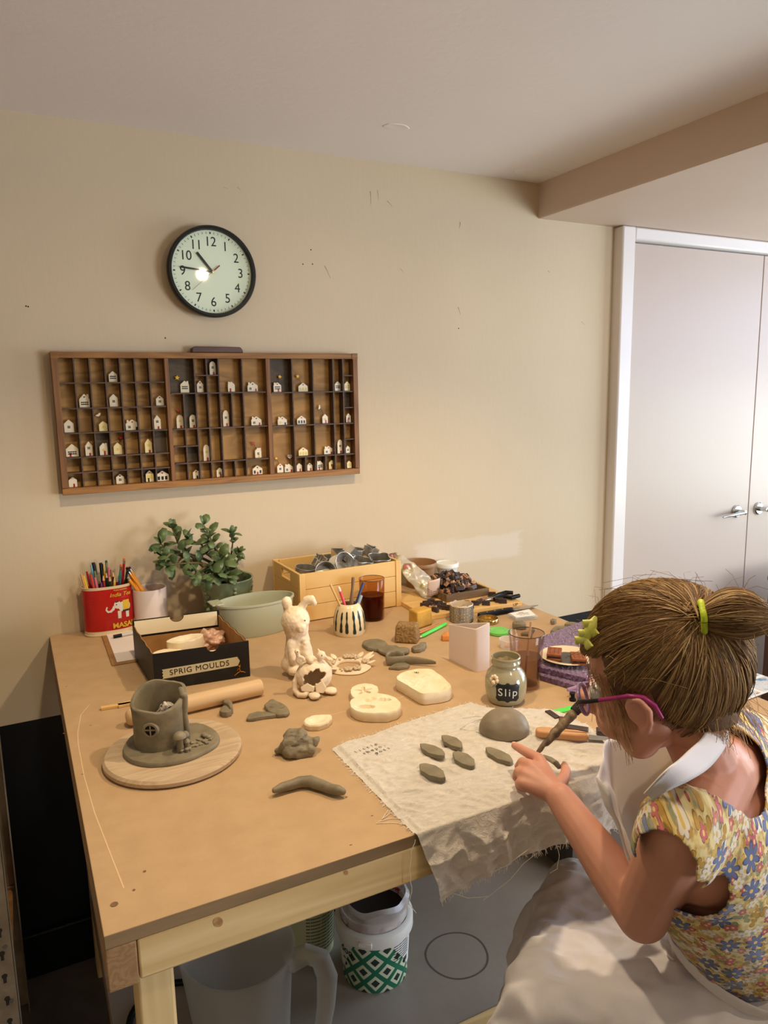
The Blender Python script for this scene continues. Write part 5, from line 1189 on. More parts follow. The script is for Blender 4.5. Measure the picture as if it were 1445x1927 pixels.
    zb = min(x.co.z for x in w_.data.vertices); w_.location = (tc.x+.012, tc.y+.004, z1+.0068+.009-zb+.014); w_.rotation_euler = (0, 0, .4); tag(w_, 'wad of crumpled newspaper stuffed in the clay stump house', 'paper')
    w2 = MB().lathe([(0, 0), (.033, 0), (.036, .022), (.036, .030), (0, .034)], 30, fn=lambda p, a, r: (p[0], p[1]*.8, p[2]+.004*math.sin(3*a+1))).build('paper_packing', mat('newsprint_dark', (150, 144, 134), .8, c2=(52, 50, 52), ns=180, lo=.45, hi=.55), None); w2.location = (tc.x, tc.y, z1+.0068+.0088); tag(w2, 'printed newspaper packing at the bottom of the clay stump house', 'paper')
clayhouse()
# ---------------------------------------------------------------- rolling pin and slats
a, b = tab(236, 1352, TZ+.017), tab(492, 1292, TZ+.017)
d = b-a; M_pin = wood('beech_pin', (216, 184, 140), (200, 164, 118), 2, 10, .5, .08)
rp = tag(MB().lathe([(0, 0), (.010, .0015), (.015, .006), (.0168, .014), (.0168, d.length-.006), (.0155, d.length-.001), (0, d.length)], 40).build('rolling_pin', M_pin), 'pale wooden rolling pin lying in front of the black box', 'rolling pin')
rp.location = a; rp.location.z = TZ+.0171; d.z = 0; rp.rotation_euler = d.to_track_quat('Z', 'Y').to_euler()
M_slat = wood('slat_wood', (224, 186, 120), (206, 164, 98), 0, 10, .6, .1)
for (p0, p1, w_, lab) in (((190, 1336), (300, 1318), .010, 'thin wooden slat poking out furthest left behind the rolling pin'), ((222, 1331), (320, 1308), .014, 'wider wooden slat lying behind the rolling pin')):
    a, b = tab(*p0), tab(*p1); d = b-a; s = MB().bb((0, -w_/2, 0), (d.length, w_/2, .0055)).build('wood_strip', M_slat, bevel=.0006); put(s, a, rz=math.atan2(d.y, d.x)); tag(s, lab, 'slat')
# ---------------------------------------------------------------- loose clay
def claybit(nm, pts, h, lab, tilt=None, wav=.0012, mm=None, N=48, K=(1, .96, .88, .75, .6, .42, .2), grp=None, z=TZ):
    c, poly = pxpoly(pts, z+h*.7); o = disclike(poly, h, lambda x, y, k: wav*fbm((x, y, 0), 45, 2)+h*.15*(1-k*k), N, .35, lambda a: 1+.015*math.sin(9*a), K).build(nm, mm or M_clay, smooth=60); put(o, c, z); return tag(o, lab, 'clay', grp)
def lump():
    c = base(556, 1431, .026); u = Vector((CR.x, CR.y, 0)).normalized(); v = Vector((CF.x, CF.y, 0)).normalized()
    P = lambda x, y, z: u*x*.001+v*y*.001+Vector((0, 0, z*.001))
    q = MB()
    q.capsule(P(-28, -4, 7), P(-4, 0, 16), .008, .017).capsule(P(-4, 0, 16), P(20, 2, 13), .017, .014).capsule(P(-6, 4, 26), P(8, 4, 24), .012, .012).capsule(P(20, 4, 14), P(32, 4, 15), .012, .009).capsule(P(-6, -14, 9), P(22, -10, 9), .010, .010)
    o = blend('clay_lump', q, M_clay, None, .0013, 1, lambda p: .008*(.5-1.6*abs(n3(p, 34, 2)))+.0022*(.5-1.8*abs(n3(p, 62, 5)))+.001*fbm(p, 120))
    z0 = min(x.co.z for x in o.data.vertices)
    for x in o.data.vertices: x.co.z = max(x.co.z, z0+.004)
    o.location = (c.x, c.y, TZ-z0-.004+.0003); tag(o, 'crumpled lump of grey clay in the middle of the bench', 'clay')
lump()
def snake():
    pts = [(517, 1489), (530, 1484), (545, 1479), (565, 1473), (585, 1473), (605, 1479), (622, 1486), (637, 1490), (644, 1491)]
    W = [tab(*p, TZ+.008)+Vector((0, 0, .0006*math.sin(i*2))) for i, p in enumerate(pts)]; c = W[4]
    R = [.005, .0068, .0078, .0088, .0095, .009, .008, .0082, .006]
    q = MB()
    for a, b, ra, rb in zip(W, W[1:], R, R[1:]): q.capsule(a-c, b-c, ra, rb, 14)
    o = blend('clay_coil', q, M_clay, None, .0014, 4, lambda p: .0006*fbm(p, 70)); z0 = min(x.co.z for x in o.data.vertices); o.location = (c.x, c.y, TZ-z0+.0002); tag(o, 'bent coil of grey clay lying nearest the front of the bench', 'clay')
snake()
c6b = lambda x, y: (180+x/2.89, 1270+y/2.89)
claybit('clay_scrap', [c6b(*p) for p in [(672, 205), (690, 180), (712, 176), (735, 190), (740, 205), (715, 215), (690, 215)]], .010, 'small broken scrap of grey clay beneath its twin near the rolling pin')
claybit('clay_scrap', [c6b(*p) for p in [(694, 160), (705, 143), (725, 142), (745, 165), (747, 185), (735, 195), (715, 170)]], .014, 'small upright scrap of grey clay leaning on its twin near the rolling pin')
claybit('clay_leaf', [c6b(*p) for p in [(915, 170), (935, 150), (958, 133), (1000, 155), (1040, 178), (1055, 200), (1040, 218), (990, 222), (940, 205)]], .008, 'grey clay petal with fish scale lines near the middle of the bench')
claybit('clay_strip', [c6b(*p) for p in [(818, 245), (830, 218), (880, 205), (940, 208), (985, 215), (980, 226), (920, 232), (850, 245)]], .006, 'grey clay strip touching the scale pressed petal')
lf_ = bpy.data.objects['clay_leaf']
q = MB()
for cx, cy, a0 in ((.004, .002, 0), (-.006, .004, .3), (.006, -.008, 0)):
    q.tube([(cx+.006*math.cos(a), cy+.005*math.sin(a), .0092) for a in [PI+.2+i*.27 for i in range(11)]], .0006, 6)
q.build('scale_lines', M_nick, lf_)
claybit('clay_disc', [c4(*p) for p in [(920, 975), (935, 950), (1000, 935), (1060, 932), (1130, 955), (1155, 985), (1120, 1008), (1050, 1025), (970, 1015)]], .009, 'flat round scrap of grey clay left of the others behind the wreath')
claybit('clay_sheet', [c4(*p) for p in [(1050, 1020), (1095, 1010), (1150, 985), (1215, 990), (1260, 1010), (1350, 1022), (1340, 1045), (1270, 1055), (1200, 1065), (1150, 1070), (1100, 1050)]], .007, 'torn grey clay sheet overlapping the flat round scrap', wav=.003, z=TZ+.003)
claybit('clay_petal', [c4(*p) for p in [(1365, 1015), (1380, 1005), (1430, 1000), (1460, 970), (1490, 962), (1505, 975), (1490, 1010), (1440, 1030), (1390, 1033)]], .010, 'curled grey clay petal lying alone in front of the sponges', wav=.004)
claybit('clay_wedge', [c4(*p) for p in [(1160, 1190), (1230, 1150), (1300, 1145), (1355, 1165), (1340, 1185), (1250, 1198)]], .006, 'flat grey clay wedge in front of the curled strip')
W = [tab(*c4(*p), TZ+.012) for p in [(1300, 1085), (1240, 1070), (1180, 1072), (1145, 1095), (1150, 1125), (1220, 1125), (1320, 1115), (1420, 1120), (1500, 1128), (1560, 1135), (1590, 1140)]]
q = MB(); c = W[4]
q.tube([w_-c for w_ in W], [.010, .011, .011, .011, .011, .011, .010, .009, .007, .005, .003], 12, flat=1)
for v_ in q.v: pass
o = q.build('clay_ribbon', M_clay); 
# squash the ribbon sideways: a strip standing on edge
me = o.data; n_ = 12
for i in range(len(W)):
    pts = [me.vertices[i*n_+k] for k in range(n_)]; ctr = sum((p.co for p in pts), Vector())/n_
    tdir = (W[min(i+1, len(W)-1)]-W[max(i-1, 0)]).normalized(); sd = tdir.cross(Vector((0, 0, 1))).normalized()
    for p in pts: dv_ = p.co-ctr; p.co -= sd*(dv_.dot(sd)*.68)
z0 = min(x.co.z for x in me.vertices); o.location = (c.x, c.y, TZ-z0+.0003); tag(o, 'long curling ribbon of grey clay behind the large plaster mould', 'clay')
# ---------------------------------------------------------------- sponges, pens
M_sp1 = mat('tan_sponge', (166, 130, 78), .95, c2=(120, 92, 54), ns=240, bs=220, bd=.003, bstr=.9); M_sp2 = mat('yellow_sponge', (206, 158, 66), .95, c2=(166, 128, 62), ns=18, lo=.4, hi=.75, bs=240, bd=.002, bstr=.6)
c5 = lambda x, y: (740+x/4.014, 1020+y/4.014)
a, b = tab(*c5(5, 765)), tab(*c5(180, 775)); d = b-a
o = MB().box((d.length/2, .024, .022), (d.length, .046, .044), taper=.88).build('sponge', M_sp1, bevel=.005, seg=3); put(o, a, rz=math.atan2(d.y, d.x)); tag(o, 'tan worn sponge block with pitted front, nearer of the two sponges', 'sponge', 'sponges')
a, b = tab(*c5(112, 640)), tab(*c5(180, 662)); b2 = tab(*c5(295, 620))
c, poly = pxpoly([c5(112, 630), c5(182, 664), c5(298, 625), c5(235, 600)], TZ)
o = MB().prism(poly, .045, top=.94).build('sponge', M_sp2, bevel=.004, seg=3); put(o, c); tag(o, 'golden yellow sponge block behind the tan one', 'sponge', 'sponges')
def rod(nm, p0, p1, r, m, lab, cat, z=TZ, tip=None):
    a, b = tab(*p0, z+r), tab(*p1, z+r); d = b-a; o = MB().lathe([(0, 0), (r*.5, 0), (r, r*2), (r, d.length-r), (r*.8, d.length), (0, d.length)], 18).build(nm, m); o.location = a; o.location.z += .0004; o.rotation_euler = d.to_track_quat('Z', 'Y').to_euler(); tag(o, lab, cat)
    if tip: MB().lathe([(r*.52, -.0002), (r*.3, -.004), (0, -.007)], 12).build('tip', tip, o)
    return o
M_lime = mat('lime_plastic', (86, 214, 78), .35)
rod('green_pen', c5(210, 716), c5(398, 618), .0046, M_lime, 'bright green pen lying beside the yellow sponge', 'pen', tip=M_wcup)
rod('wooden_pencil', c5(196, 692), c5(385, 612), .0030, mat('salmon_pencil', (206, 140, 104), .6), 'thin salmon coloured pencil lying behind the green pen', 'pencil')
rod('wooden_pencil', c5(200, 676), c5(340, 618), .0030, mat('tan_pencil', (190, 142, 92), .6), 'thin tan pencil lying nearest the yellow sponge', 'pencil')
o = claybit('orange_wedge', [c5(*p) for p in [(362, 715), (378, 700), (410, 685), (425, 700), (425, 725), (370, 727)]], .012, 'orange wooden wedge at the left of the white triangular pot', mm=mat('orange_wood', (204, 130, 62), .6)); o['category'] = 'block'
# ---------------------------------------------------------------- back right corner
M_brownp = mat('brown_plastic', (152, 112, 74), .45)
c = Vector((aty(789, 1057, -.062).x, -.062, 0)); zz = aty(789, 1057, -.062).z-TZ; r = .0535
put(MB().lathe([(0, 0), (r*.72, 0), (r*.75, .003), (r*.93, zz-.014), (r*.93, zz-.012), (r, zz-.011), (r*1.01, zz-.001), (r, zz), (r*.965, zz-.001), (r*.92, zz-.014), (r*.72, .005), (0, .005)], 56).build('brown_tub', M_brownp), c); tag(bpy.data.objects['brown_tub'], 'brown plastic plant tub standing behind the tray of letter blocks', 'tub')
c = Vector((aty(841, 1058, -.046).x, -.046, 0)); zz = aty(841, 1058, -.046).z-TZ; r = .036
t = thing('lidded_tub', (c.x, c.y, TZ+.0003), 'white lidded plastic tub with dark contents by the wall', 'tub')
MB().lathe([(0, 0), (r*.8, 0), (r*.93, zz-.012), (0, zz-.012)], 48).build('tub_body', cloudy('white_translucent', (224, 226, 226), .85), t)
MB().lathe([(r*.96, zz-.014), (r*1.04, zz-.013), (r*1.05, zz-.003), (r*1.0, zz), (r*.9, zz), (r*.86, zz-.003), (0, zz-.003), (0, zz-.0115), (r*.93, zz-.0115)], 48).build('tub_lid', M_wp, t)
MB().lathe([(0, .002), (r*.74, .002), (r*.80, .03), (r*.5, .036), (0, .034)], 30, fn=lambda q, a, r_: (q[0], q[1], q[2]+.004*math.sin(3*a)*(q[2] > .02))).build('contents', mat('dark_bits', (60, 56, 56), .8, bs=90), t)
# plastic snack bag leaning on the crate
def snack():
    A = [c5(*p) for p in [(-60, 45), (60, 150), (65, 330), (150, 440), (235, 415), (215, 345), (160, 225), (115, 235), (40, 90)]]
    m, nt, b = base_mat('printed_film'); b.inputs['Roughness'].default_value = .25; b.inputs['Coat Weight'].default_value = .3
    co = coords(nt); n1 = noise(nt, co, 20, 3)
    L(nt, ramp(nt, n1, [(.40, lin(176, 172, 166)), (.50, lin(196, 188, 170)), (.56, lin(150, 140, 80)), (.62, lin(120, 74, 84)), (.68, lin(188, 82, 52))]), b.inputs['Base Color'])
    P0 = tab(*c5(165, 440)); top = Vector((.985, -.11, TZ+.125)); bot = Vector((1.035, -.225, TZ+.013))
    t = thing('snack_bag', (bot.x, bot.y, TZ), 'open crinkled printed plastic bag between the crate and the letter blocks', 'bag')
    def fn(u, v):
        w = .016+.024*math.sin(PI*min(1, max(0, (1-v)*.95+.05)))*(1 if v < .65 else .85)
        c = bot.lerp(top, v) + Vector((.012*math.sin(v*3), -.018*math.sin(PI*v), 0)); a = 2*PI*u; th = .014*(1-v*.8)+.002
        p = Vector((math.cos(a)*w*.75+math.sin(a)*th*.3, -math.cos(a)*w*.5+math.sin(a)*th, math.sin(a)*th*.6)) + c
        return p + Vector((n3(p, 60), n3(p, 55, 2), n3(p, 62, 4)))*.004 - Vector((bot.x, bot.y, TZ))
    o = MB().grid(fn, 40, 30).build('bag_film', m, t, smooth=30)
    z0 = min(v.co.z for v in o.data.vertices); 
    for v in o.data.vertices: v.co.z = max(v.co.z, .0135)
    l = MB().grid(lambda u, v: (-.018+.04*u, -.028-.004*math.sin(3*u)-.006*v, .024+.048*v+.004*u), 8, 8).build('paper_panel', mat('pale_printed_panel', (206, 178, 160), .5), t, solid=.0006)
    for i in range(9): text('lettering', 'mmm mm mmmm mm mm', .0042, (.003, -.0297-.0006*(9-i)*.0-.0007*i, .067-.0048*i), (PI/2-.12, -.1, 0), M_ink, t)
snack()
# board with the tray of letter blocks
def blocks():
    A, B, Cc = tab(812, 1167), tab(982, 1140), tab(757, 1137)
    W = (B-A).xy.length; rz = math.atan2(B.y-A.y, B.x-A.x); Dd = .235; h = .0125
    ux = Vector((math.cos(rz), math.sin(rz), 0)); uy = Vector((-ux.y, ux.x, 0))
    d2 = (Cc-A); sk = d2.dot(ux)
    t = thing('wooden_board', (A.x, A.y, TZ+.0003), 'pale wooden board marked at its front edge carrying the letter blocks', 'board', rz=rz)
    MB().bb((-.016, 0, 0), (W, Dd, h)).build('board_slab', M_slat, t, bevel=.001)
    text('lettering', 'LSP', .011, (W-.022, -.0003, h*.5), (PI/2, 0, PI and 0), M_marker, t)
    zb = TZ+h+.0004
    # tray
    tl, tf, tr = tab(*c5(218, 372), zb), tab(*c5(402, 458), zb), tab(*c5(724, 402), zb)
    r2 = math.atan2((tr-tf).y, (tr-tf).x); W2 = (tr-tf).xy.length; D2 = .135; th = .022
    y = thing('block_tray', (tf.x, tf.y, zb), 'shallow worn wooden tray heaped with letter blocks on the board', 'tray', rz=r2)
    mt = wood('worn_tray_wood', (120, 96, 66), (92, 70, 46), 0, 18, .8, .3)
    MB().bb((0, 0, 0), (W2, .006, th)).build('tray_side', mt, y, bevel=.0008); MB().bb((0, D2-.006, 0), (W2, D2, th)).build('tray_side', mt, y, bevel=.0008)
    MB().bb((0, .006, 0), (.006, D2-.006, th)).build('tray_side', mt, y, bevel=.0008); MB().bb((W2-.006, .006, 0), (W2, D2-.006, th)).build('tray_side', mt, y, bevel=.0008)
    MB().bb((.006, .006, 0), (W2-.006, D2-.006, .003)).build('tray_base', mt, y)
    md = mat('dark_type_wood', (46, 34, 32), .5, c2=(70, 52, 46), ns=30); ml = mat('pale_type_end', (196, 150, 112), .6, c2=(176, 126, 88), ns=60); mi = mat('inked_face', (30, 26, 28), .4)
    u2 = Vector((math.cos(r2), math.sin(r2), 0)); v2 = Vector((-u2.y, u2.x, 0)); rr = random.Random(9)
    protos = []
    for k, (sx, sy, sz) in enumerate([(.0085, .022, .012), (.011, .024, .013), (.006, .022, .012), (.014, .024, .012)]):
        b = MB(); b.m = 0; b.box((0, 0, 0), (sx, sy, sz)); o = b.build('letter_block', [md, ml], None, bevel=.0005, seg=1)
        for p in o.data.polygons: p.material_index = 1 if abs(p.normal.y) > .8 and p.normal.y > 0 else 0
        b = MB(); b.bb((-sx*.3, -sy*.36, sz/2), (sx*.3, -sy*.25, sz/2+.0006)).bb((-sx*.12, -sy*.36, sz/2), (sx*.12, sy*.3, sz/2+.0006)).build('letter_face', mi, o, smooth=0)
        b = MB(); b.box((0, 0, 0), (sx, sy, sz)); o2 = b.build('letter_block', ml, None, bevel=.0005, seg=1)
        MB().bb((-sx*.12, -sy*.36, sz/2), (sx*.12, sy*.3, sz/2+.0006)).build('letter_face', mi, o2, smooth=0)
        protos.append((o, o2, sz, sy))
    used = set()
    def place(k, pale, loc, rot, lab, grp):
        src = protos[k][1 if pale else 0]
        if (k, pale) in used: o = copy_tree(src)
        else: o = src; used.add((k, pale))
        o.location = loc; o.rotation_euler = rot; tag(o, lab, 'letter block', grp); return o
    heap = lambda x, y: .050*math.exp(-((x-W2*.42)/(W2*.66))**2-((y-D2*.62)/(D2*.62))**2)+.002
    for i in range(112):
        for tr_ in range(20):
            x = rr.uniform(.014, W2-.014); yv = rr.uniform(.014, D2-.014)
            if i < 112: break
        lvl = rr.choice([1, 1, .97, .72, .45]) if i > 20 else .2
        zt = max(.0105, heap(x, yv)*lvl)
        p = tf+u2*x+v2*yv; pale = rr.random() < .17; k = rr.randrange(4)
        edge = min(x, W2-x, yv, D2-yv) < .022 and zt < .03
        flat_ = edge or rr.random() < .3
        rot = (rr.uniform(-.25, .25), rr.uniform(-.25, .25), rr.uniform(0, 6.28)) if flat_ else (rr.uniform(-1.1, 1.1), rr.uniform(-1.1, 1.1), rr.uniform(0, 6.28))
        place(k, pale, (p.x, p.y, zb+.0035+zt), rot, ('pale wooden' if pale else 'dark wooden')+' letter block jumbled in the heap inside the shallow tray', 'letter blocks heaped in the tray')
    core = MB().lathe([(0, 0), (1, 0), (.93, .22), (.75, .5), (.5, .78), (.25, .94), (0, 1)], 30).build('block_heap_core', md, None)
    core.data.transform(Matrix.Diagonal((W2*.46, D2*.44, .042, 1))); core.location = tf+u2*(W2*.5)+v2*(D2*.54); core.location.z = zb+.0032; core.rotation_euler = (0, 0, r2)
    tag(core, 'mass of dark letter blocks buried at the bottom of the heap in the tray', 'letter blocks', 'letter blocks heaped in the tray'); core['kind'] = 'stuff'
    # blocks lying along the front of the board
    spots = [(232, 478, .4), (250, 462, .5), (285, 452, .45), (262, 470, .5), (300, 500, .35), (330, 490, .4), (318, 512, -1.1), (372, 478, .3), (395, 495, .2), (345, 462, .3), (480, 475, .2), (505, 468, .3), (535, 462, .25), (560, 470, .3), (590, 488, -1.2), (618, 462, .25), (650, 450, 1.8), (700, 462, .1), (690, 432, .2), (740, 430, .3), (800, 442, .1), (830, 452, .1), (745, 395, .2), (430, 500, .2)]
    words = ['leftmost', 'second', 'third', 'fourth', 'fifth', 'sixth', 'seventh', 'eighth', 'ninth', 'tenth', 'eleventh', 'twelfth', 'thirteenth', 'fourteenth', 'fifteenth', 'sixteenth', 'seventeenth', 'eighteenth', 'nineteenth', 'twentieth']
    done = []
    order = sorted(spots)
    for i, (cx, cy, a) in enumerate(order):
        p = tab(*c5(cx, cy), zb+.006); lx = (p-A).dot(ux); ly = (p-A).dot(uy); lx = min(max(lx, -.002), W-.014); ly = max(.010, ly)
        k = 1 if i % 3 else 3; p = A+ux*lx+uy*ly
        for _ in range(30):     # nudge apart
            bad = [q for q in done if (q-p).xy.length < .0135]
            if not bad: break
            p = p+(p-bad[0]).normalized()*.004 if (p-bad[0]).length > 1e-5 else p+ux*.004
        lx = (p-A).dot(ux); ly = max(.008, (p-A).dot(uy)); p = A+ux*lx+uy*ly; done.append(p)
        place(0, i % 7 == 4, (p.x, p.y, zb+.0068), (0, 0, rz+a*.6+.9), 'letter block lying loose on the board, %s from the left' % words[i] if i < 20 else 'letter block lying loose on the board, %s from its right end' % ['fourth', 'third', 'second', 'last'][i-20], 'letter blocks lying loose on the board')
    for (o, o2, *_), k in zip(protos, range(4)):
        for pl, q in ((False, o), (True, o2)):
            if (k, pl) not in used:
                for ch in list(q.children): bpy.data.objects.remove(ch)
                bpy.data.objects.remove(q)
    # pliers
    pl = thing('pliers', (0, 0, 0), 'pliers with black handles lying at the right end of the board', 'pliers'); zq = zb+.008
    for k, pts in enumerate(([(735, 425), (790, 398), (850, 382), (905, 384)], [(760, 430), (830, 412), (890, 420), (950, 405)])):
        MB().tube([tab(*c5(*q), zq+.001*k) for q in pts], [.004, .0058, .0066, .0056], 14).build('handle', M_black_pl, pl)
    MB().tube([tab(*c5(*q), zq) for q in ((690, 440), (720, 430), (765, 425))], [.002, .0055, .0065], 12, flat=.8).build('jaws', M_steel, pl)
blocks()
# ---------------------------------------------------------------- knife, paper can, lids
def knife():
    a, b, c = tab(899, 1159, TZ+.007), tab(965, 1147, TZ+.007), tab(1000, 1142, TZ+.007); d = (b-a).normalized(); rz = math.atan2(d.y, d.x); l = (b-a).length
    t = thing('kitchen_knife', (a.x, a.y, TZ+.0003), 'black handled kitchen knife lying in front of the wooden board', 'knife', rz=rz)
    MB().prism(chaikin([(0, -.009), (.02, -.011), (.06, -.008), (l, -.010), (l, .010), (.05, .009), (.015, .011), (0, .006)], 2), .013).build('handle', M_black_pl, t, bevel=.003)
    for x in (.03, .055, .08): MB().lathe([(0, .0131), (.0025, .0131), (.0018, .0137), (0, .0137)], 12, Matrix.Translation((x, 0, 0))).build('rivet', M_steel, t)
    MB().prism([(l-.002, -.010), (l+.05, -.011), (l+.085, -.002), (l+.075, .003), (l-.002, .010)], .0015, z0=.006).build('blade', M_steel, t)
knife()
c = base(868, 1175, .031); t = thing('newsprint_pot', (c.x, c.y, TZ+.0003), 'small pot wrapped in printed newspaper behind the white triangular pot', 'pot')
CHN = .0465; mnp = mat('cream_newsprint', (206, 190, 166), .8)
MB().lathe([(0, 0), (.0305, 0), (.031, .002), (.031, CHN), (.0298, CHN+.001), (.0295, CHN-.002), (.0292, .02), (0, .02)], 56, fn=lambda q, a, r: (q[0], q[1], q[2]+(.0012*math.sin(9*a)+.0008*math.sin(17*a) if q[2] > .04 else 0))).build('paper_wrap', mnp, t)
for i in range(11):
    for k in range(3):
        o = text('print', random.choice(['the mm and mmm of mm', 'mmm in mmmm the mm m', 'mm was mmm mmm to mm']), .0048, (0, 0, 0), (0, 0, 0), M_ink, t)
        for v in o.data.vertices:
            z = CHN-.004-i*.004+v.co.y; a = -PI/2-1.15+k*1.15+v.co.x/.0313; rr_ = .0313+v.co.z; v.co = (rr_*math.cos(a), rr_*math.sin(a), z)
q = MB(); rr = random.Random(4)
for i in range(9): q.box((rr.uniform(-.016, .016), rr.uniform(-.016, .016), .032+rr.uniform(0, .008)), (.012, .010, .001), (rr.uniform(-1, 1), rr.uniform(-1, 1), rr.uniform(0, 3)))
q.build('paper_scraps', mat('scrap_paper', (190, 176, 156), .8, c2=(60, 56, 54), ns=120, lo=.5, hi=.6), t)
c = base(918, 1177, .027); o = put(MB().lathe([(.0262, 0), (.0275, .001), (.0275, .011), (.0268, .012), (.0258, .012), (.0255, .001)], 56, close=True).build('jar_lid_ring', mat('gold_lid', (196, 166, 106), .22, 1)), c); tag(o, 'gold metal jar lid ring lying behind the triangular pot', 'lid')
MB().lathe([(0, .0012), (.0256, .0012), (.0256, .002), (0, .002)], 40).build('lid_inside', mat('gold_lid_inside', (206, 176, 120), .3, .8), o)
c6 = lambda x, y: (900+x/6.88, 1130+y/6.88)
c = tab(*c6(262, 425)); o = put(MB().lathe([(0, 0), (.026, 0), (.028, .002), (.028, .0075), (.026, .0085), (.022, .007), (.019, .0085), (.015, .007), (.012, .0082), (0, .0075)], 48).build('green_lid', mat('green_translucent_lid', (112, 196, 92), .3)), c); o.name = 'green_jar_top'; tag(o, 'round ribbed green plastic lid beside the white triangular pot', 'lid')
# ---------------------------------------------------------------- white triangular pot
def tri():
    P1_, P2_, P3_ = tab(843, 1240), tab(896, 1266), tab(923, 1260); c = (P1_+P2_+P3_)/3
    t = thing('triangular_pot', (c.x, c.y, TZ+.0003), 'tall white three sided pot in the middle of the bench', 'pot')
    def rounded(P, r, n=6):
        out = []
        for i in range(3):
            a, b, d = P[i-1], P[i], P[(i+1) % 3]; u1 = (a-b).normalized(); u2 = (d-b).normalized()
            for k in range(n+1):
                f = k/n; out.append(b+u1*r*(1-f)**2+u2*r*f**2)
        return out
    C2 = [(p-c).xy for p in (P1_, P2_, P3_)]
    hs = [.082, .097, .107]
    def zt(p):
        A, B, C3 = C2; M3 = np.array([[A.x, B.x, C3.x], [A.y, B.y, C3.y], [1, 1, 1]]); w_ = np.linalg.solve(M3, np.array([p.x, p.y, 1])); return float(w_@np.array(hs))
    O = rounded(C2, .006); cen = (C2[0]+C2[1]+C2[2])/3; I = [cen+(p-cen)*(1-.0032/max(.02, (p-cen).length)*1.6) for p in O]; n = len(O)
    vs = [(p.x, p.y, 0) for p in O]+[(p.x, p.y, zt(p)) for p in O]+[(p.x, p.y, zt(p)-.0002) for p in I]+[(p.x, p.y, .004) for p in I]
    fs = [(k*n+i, k*n+(i+1) % n, (k+1)*n+(i+1) % n, (k+1)*n+i) for k in range(3) for i in range(n)] + [tuple(reversed(range(n))), tuple(range(3*n, 4*n))]
    MB().add(vs, fs).build('pot_wall', M_wcup, t, smooth=50)
    o = MB().box((0, 0, .0), (.024, .004, .075), (.12, .1, 0)).build('wooden_spatula', mat('spatula_wood', (166, 110, 70), .6), None, bevel=.0015); o.location = (c.x+.008, c.y+.004, TZ+.0435); o.rotation_euler = (0, 0, .3); tag(o, 'brown wooden spatula end inside the white triangular pot', 'tool')
tri()
# ---------------------------------------------------------------- far right of the bench
c = base(957, 1224, .021); t = thing('sample_cup', (c.x, c.y, TZ+.0003), 'small clear plastic cup with orange bits left of the smoky tumbler', 'cup')
MB().lathe([(0, 0), (.0195, 0), (.022, .020), (.0232, .0205), (.0225, .0215), (.021, .0205), (.0188, .0015), (0, .0012)], 40).build('cup_body', cloudy('clear_cup', (230, 226, 220), .35), t)
q = MB()
for i in range(9): q.ball((random.uniform(-.010, .010), random.uniform(-.010, .010), .0045+random.uniform(0, .004)), (.004, .003, .0025), 8)
q.build('orange_bits', mat('orange_bits', (214, 146, 92), .7), t)
c, poly = pxpoly([c6(375, 195), c6(480, 262), c6(770, 225), c6(665, 135)], TZ+.004)
t = thing('plastic_case', (c.x, c.y, TZ+.0003), 'flat clear plastic case with a white printed card inside', 'case')
MB().prism(poly, .010).build('case_shell', cloudy('clear_case', (226, 228, 228), .35, .15), t, bevel=.002)
ip = [(x*.86, y*.86) for x, y in poly]; MB().prism(ip, .0006, z0=.0102).build('card', mat('white_card', (232, 228, 222), .6), t)
a0 = math.atan2(poly[2][1]-poly[1][1], poly[2][0]-poly[1][0])
for i, s_ in enumerate(('mm', 'MMMMMMM', 'mmm mm mmmm')): text('lettering', s_, (.010, .0065, .004)[i], (-.010*math.sin(a0)*(1-i)+0, .010*math.cos(a0)*(1-i), .0109), (0, 0, a0), M_ink, t)
ch = claybit('clay_chunk', [c6(*p) for p in [(440, 300), (470, 280), (560, 285), (615, 305), (618, 330), (560, 340), (450, 325)]], .014, 'thick grey clay chunk with pressed notches before the plastic case')
q = MB()
for i in range(4): q.box((-.008+.006*i, .001, .0162), (.0016, .008, .0012), (0, 0, -.5))
q.build('notches', M_nick, ch)
claybit('clay_stick', [c6(*p) for p in [(550, 425), (640, 420), (680, 370), (725, 360), (730, 385), (700, 415), (690, 480), (660, 470), (640, 445), (560, 440)]], .006, 'cross shaped scrap of grey clay behind the smoky tumbler')
claybit('clay_nub', [c6(*p) for p in [(932, 265), (960, 252), (1000, 255), (1010, 265), (985, 285), (945, 288)]], .009, 'tiny grey clay nub lying alone at the right end of the bench')
claybit('clay_slab', [c6(*p) for p in [(932, 395), (990, 345), (1050, 335), (1120, 345), (1190, 350), (1230, 400), (1200, 430), (1120, 428), (990, 410)]], .008, 'flat grey clay slab with a star cut out, near the purple towel')
st = MB(); st.prism(star2(.006), .0004, Matrix.Translation((-.010, 0, .0093))); st.build('star_cutout', M_nick, bpy.data.objects['clay_slab'], smooth=0)
claybit('clay_slab', [c6(*p) for p in [(1112, 315), (1140, 285), (1230, 292), (1330, 310), (1420, 330), (1400, 380), (1250, 345), (1180, 325)]], .007, 'flat grey clay slab furthest right behind the one with a star')
claybit('clay_crumb_lump', [c6(*p) for p in [(972, 480), (990, 462), (1030, 462), (1055, 480), (1030, 492), (985, 490)]], .006, 'little crumbled lump of grey clay beside the purple towel')
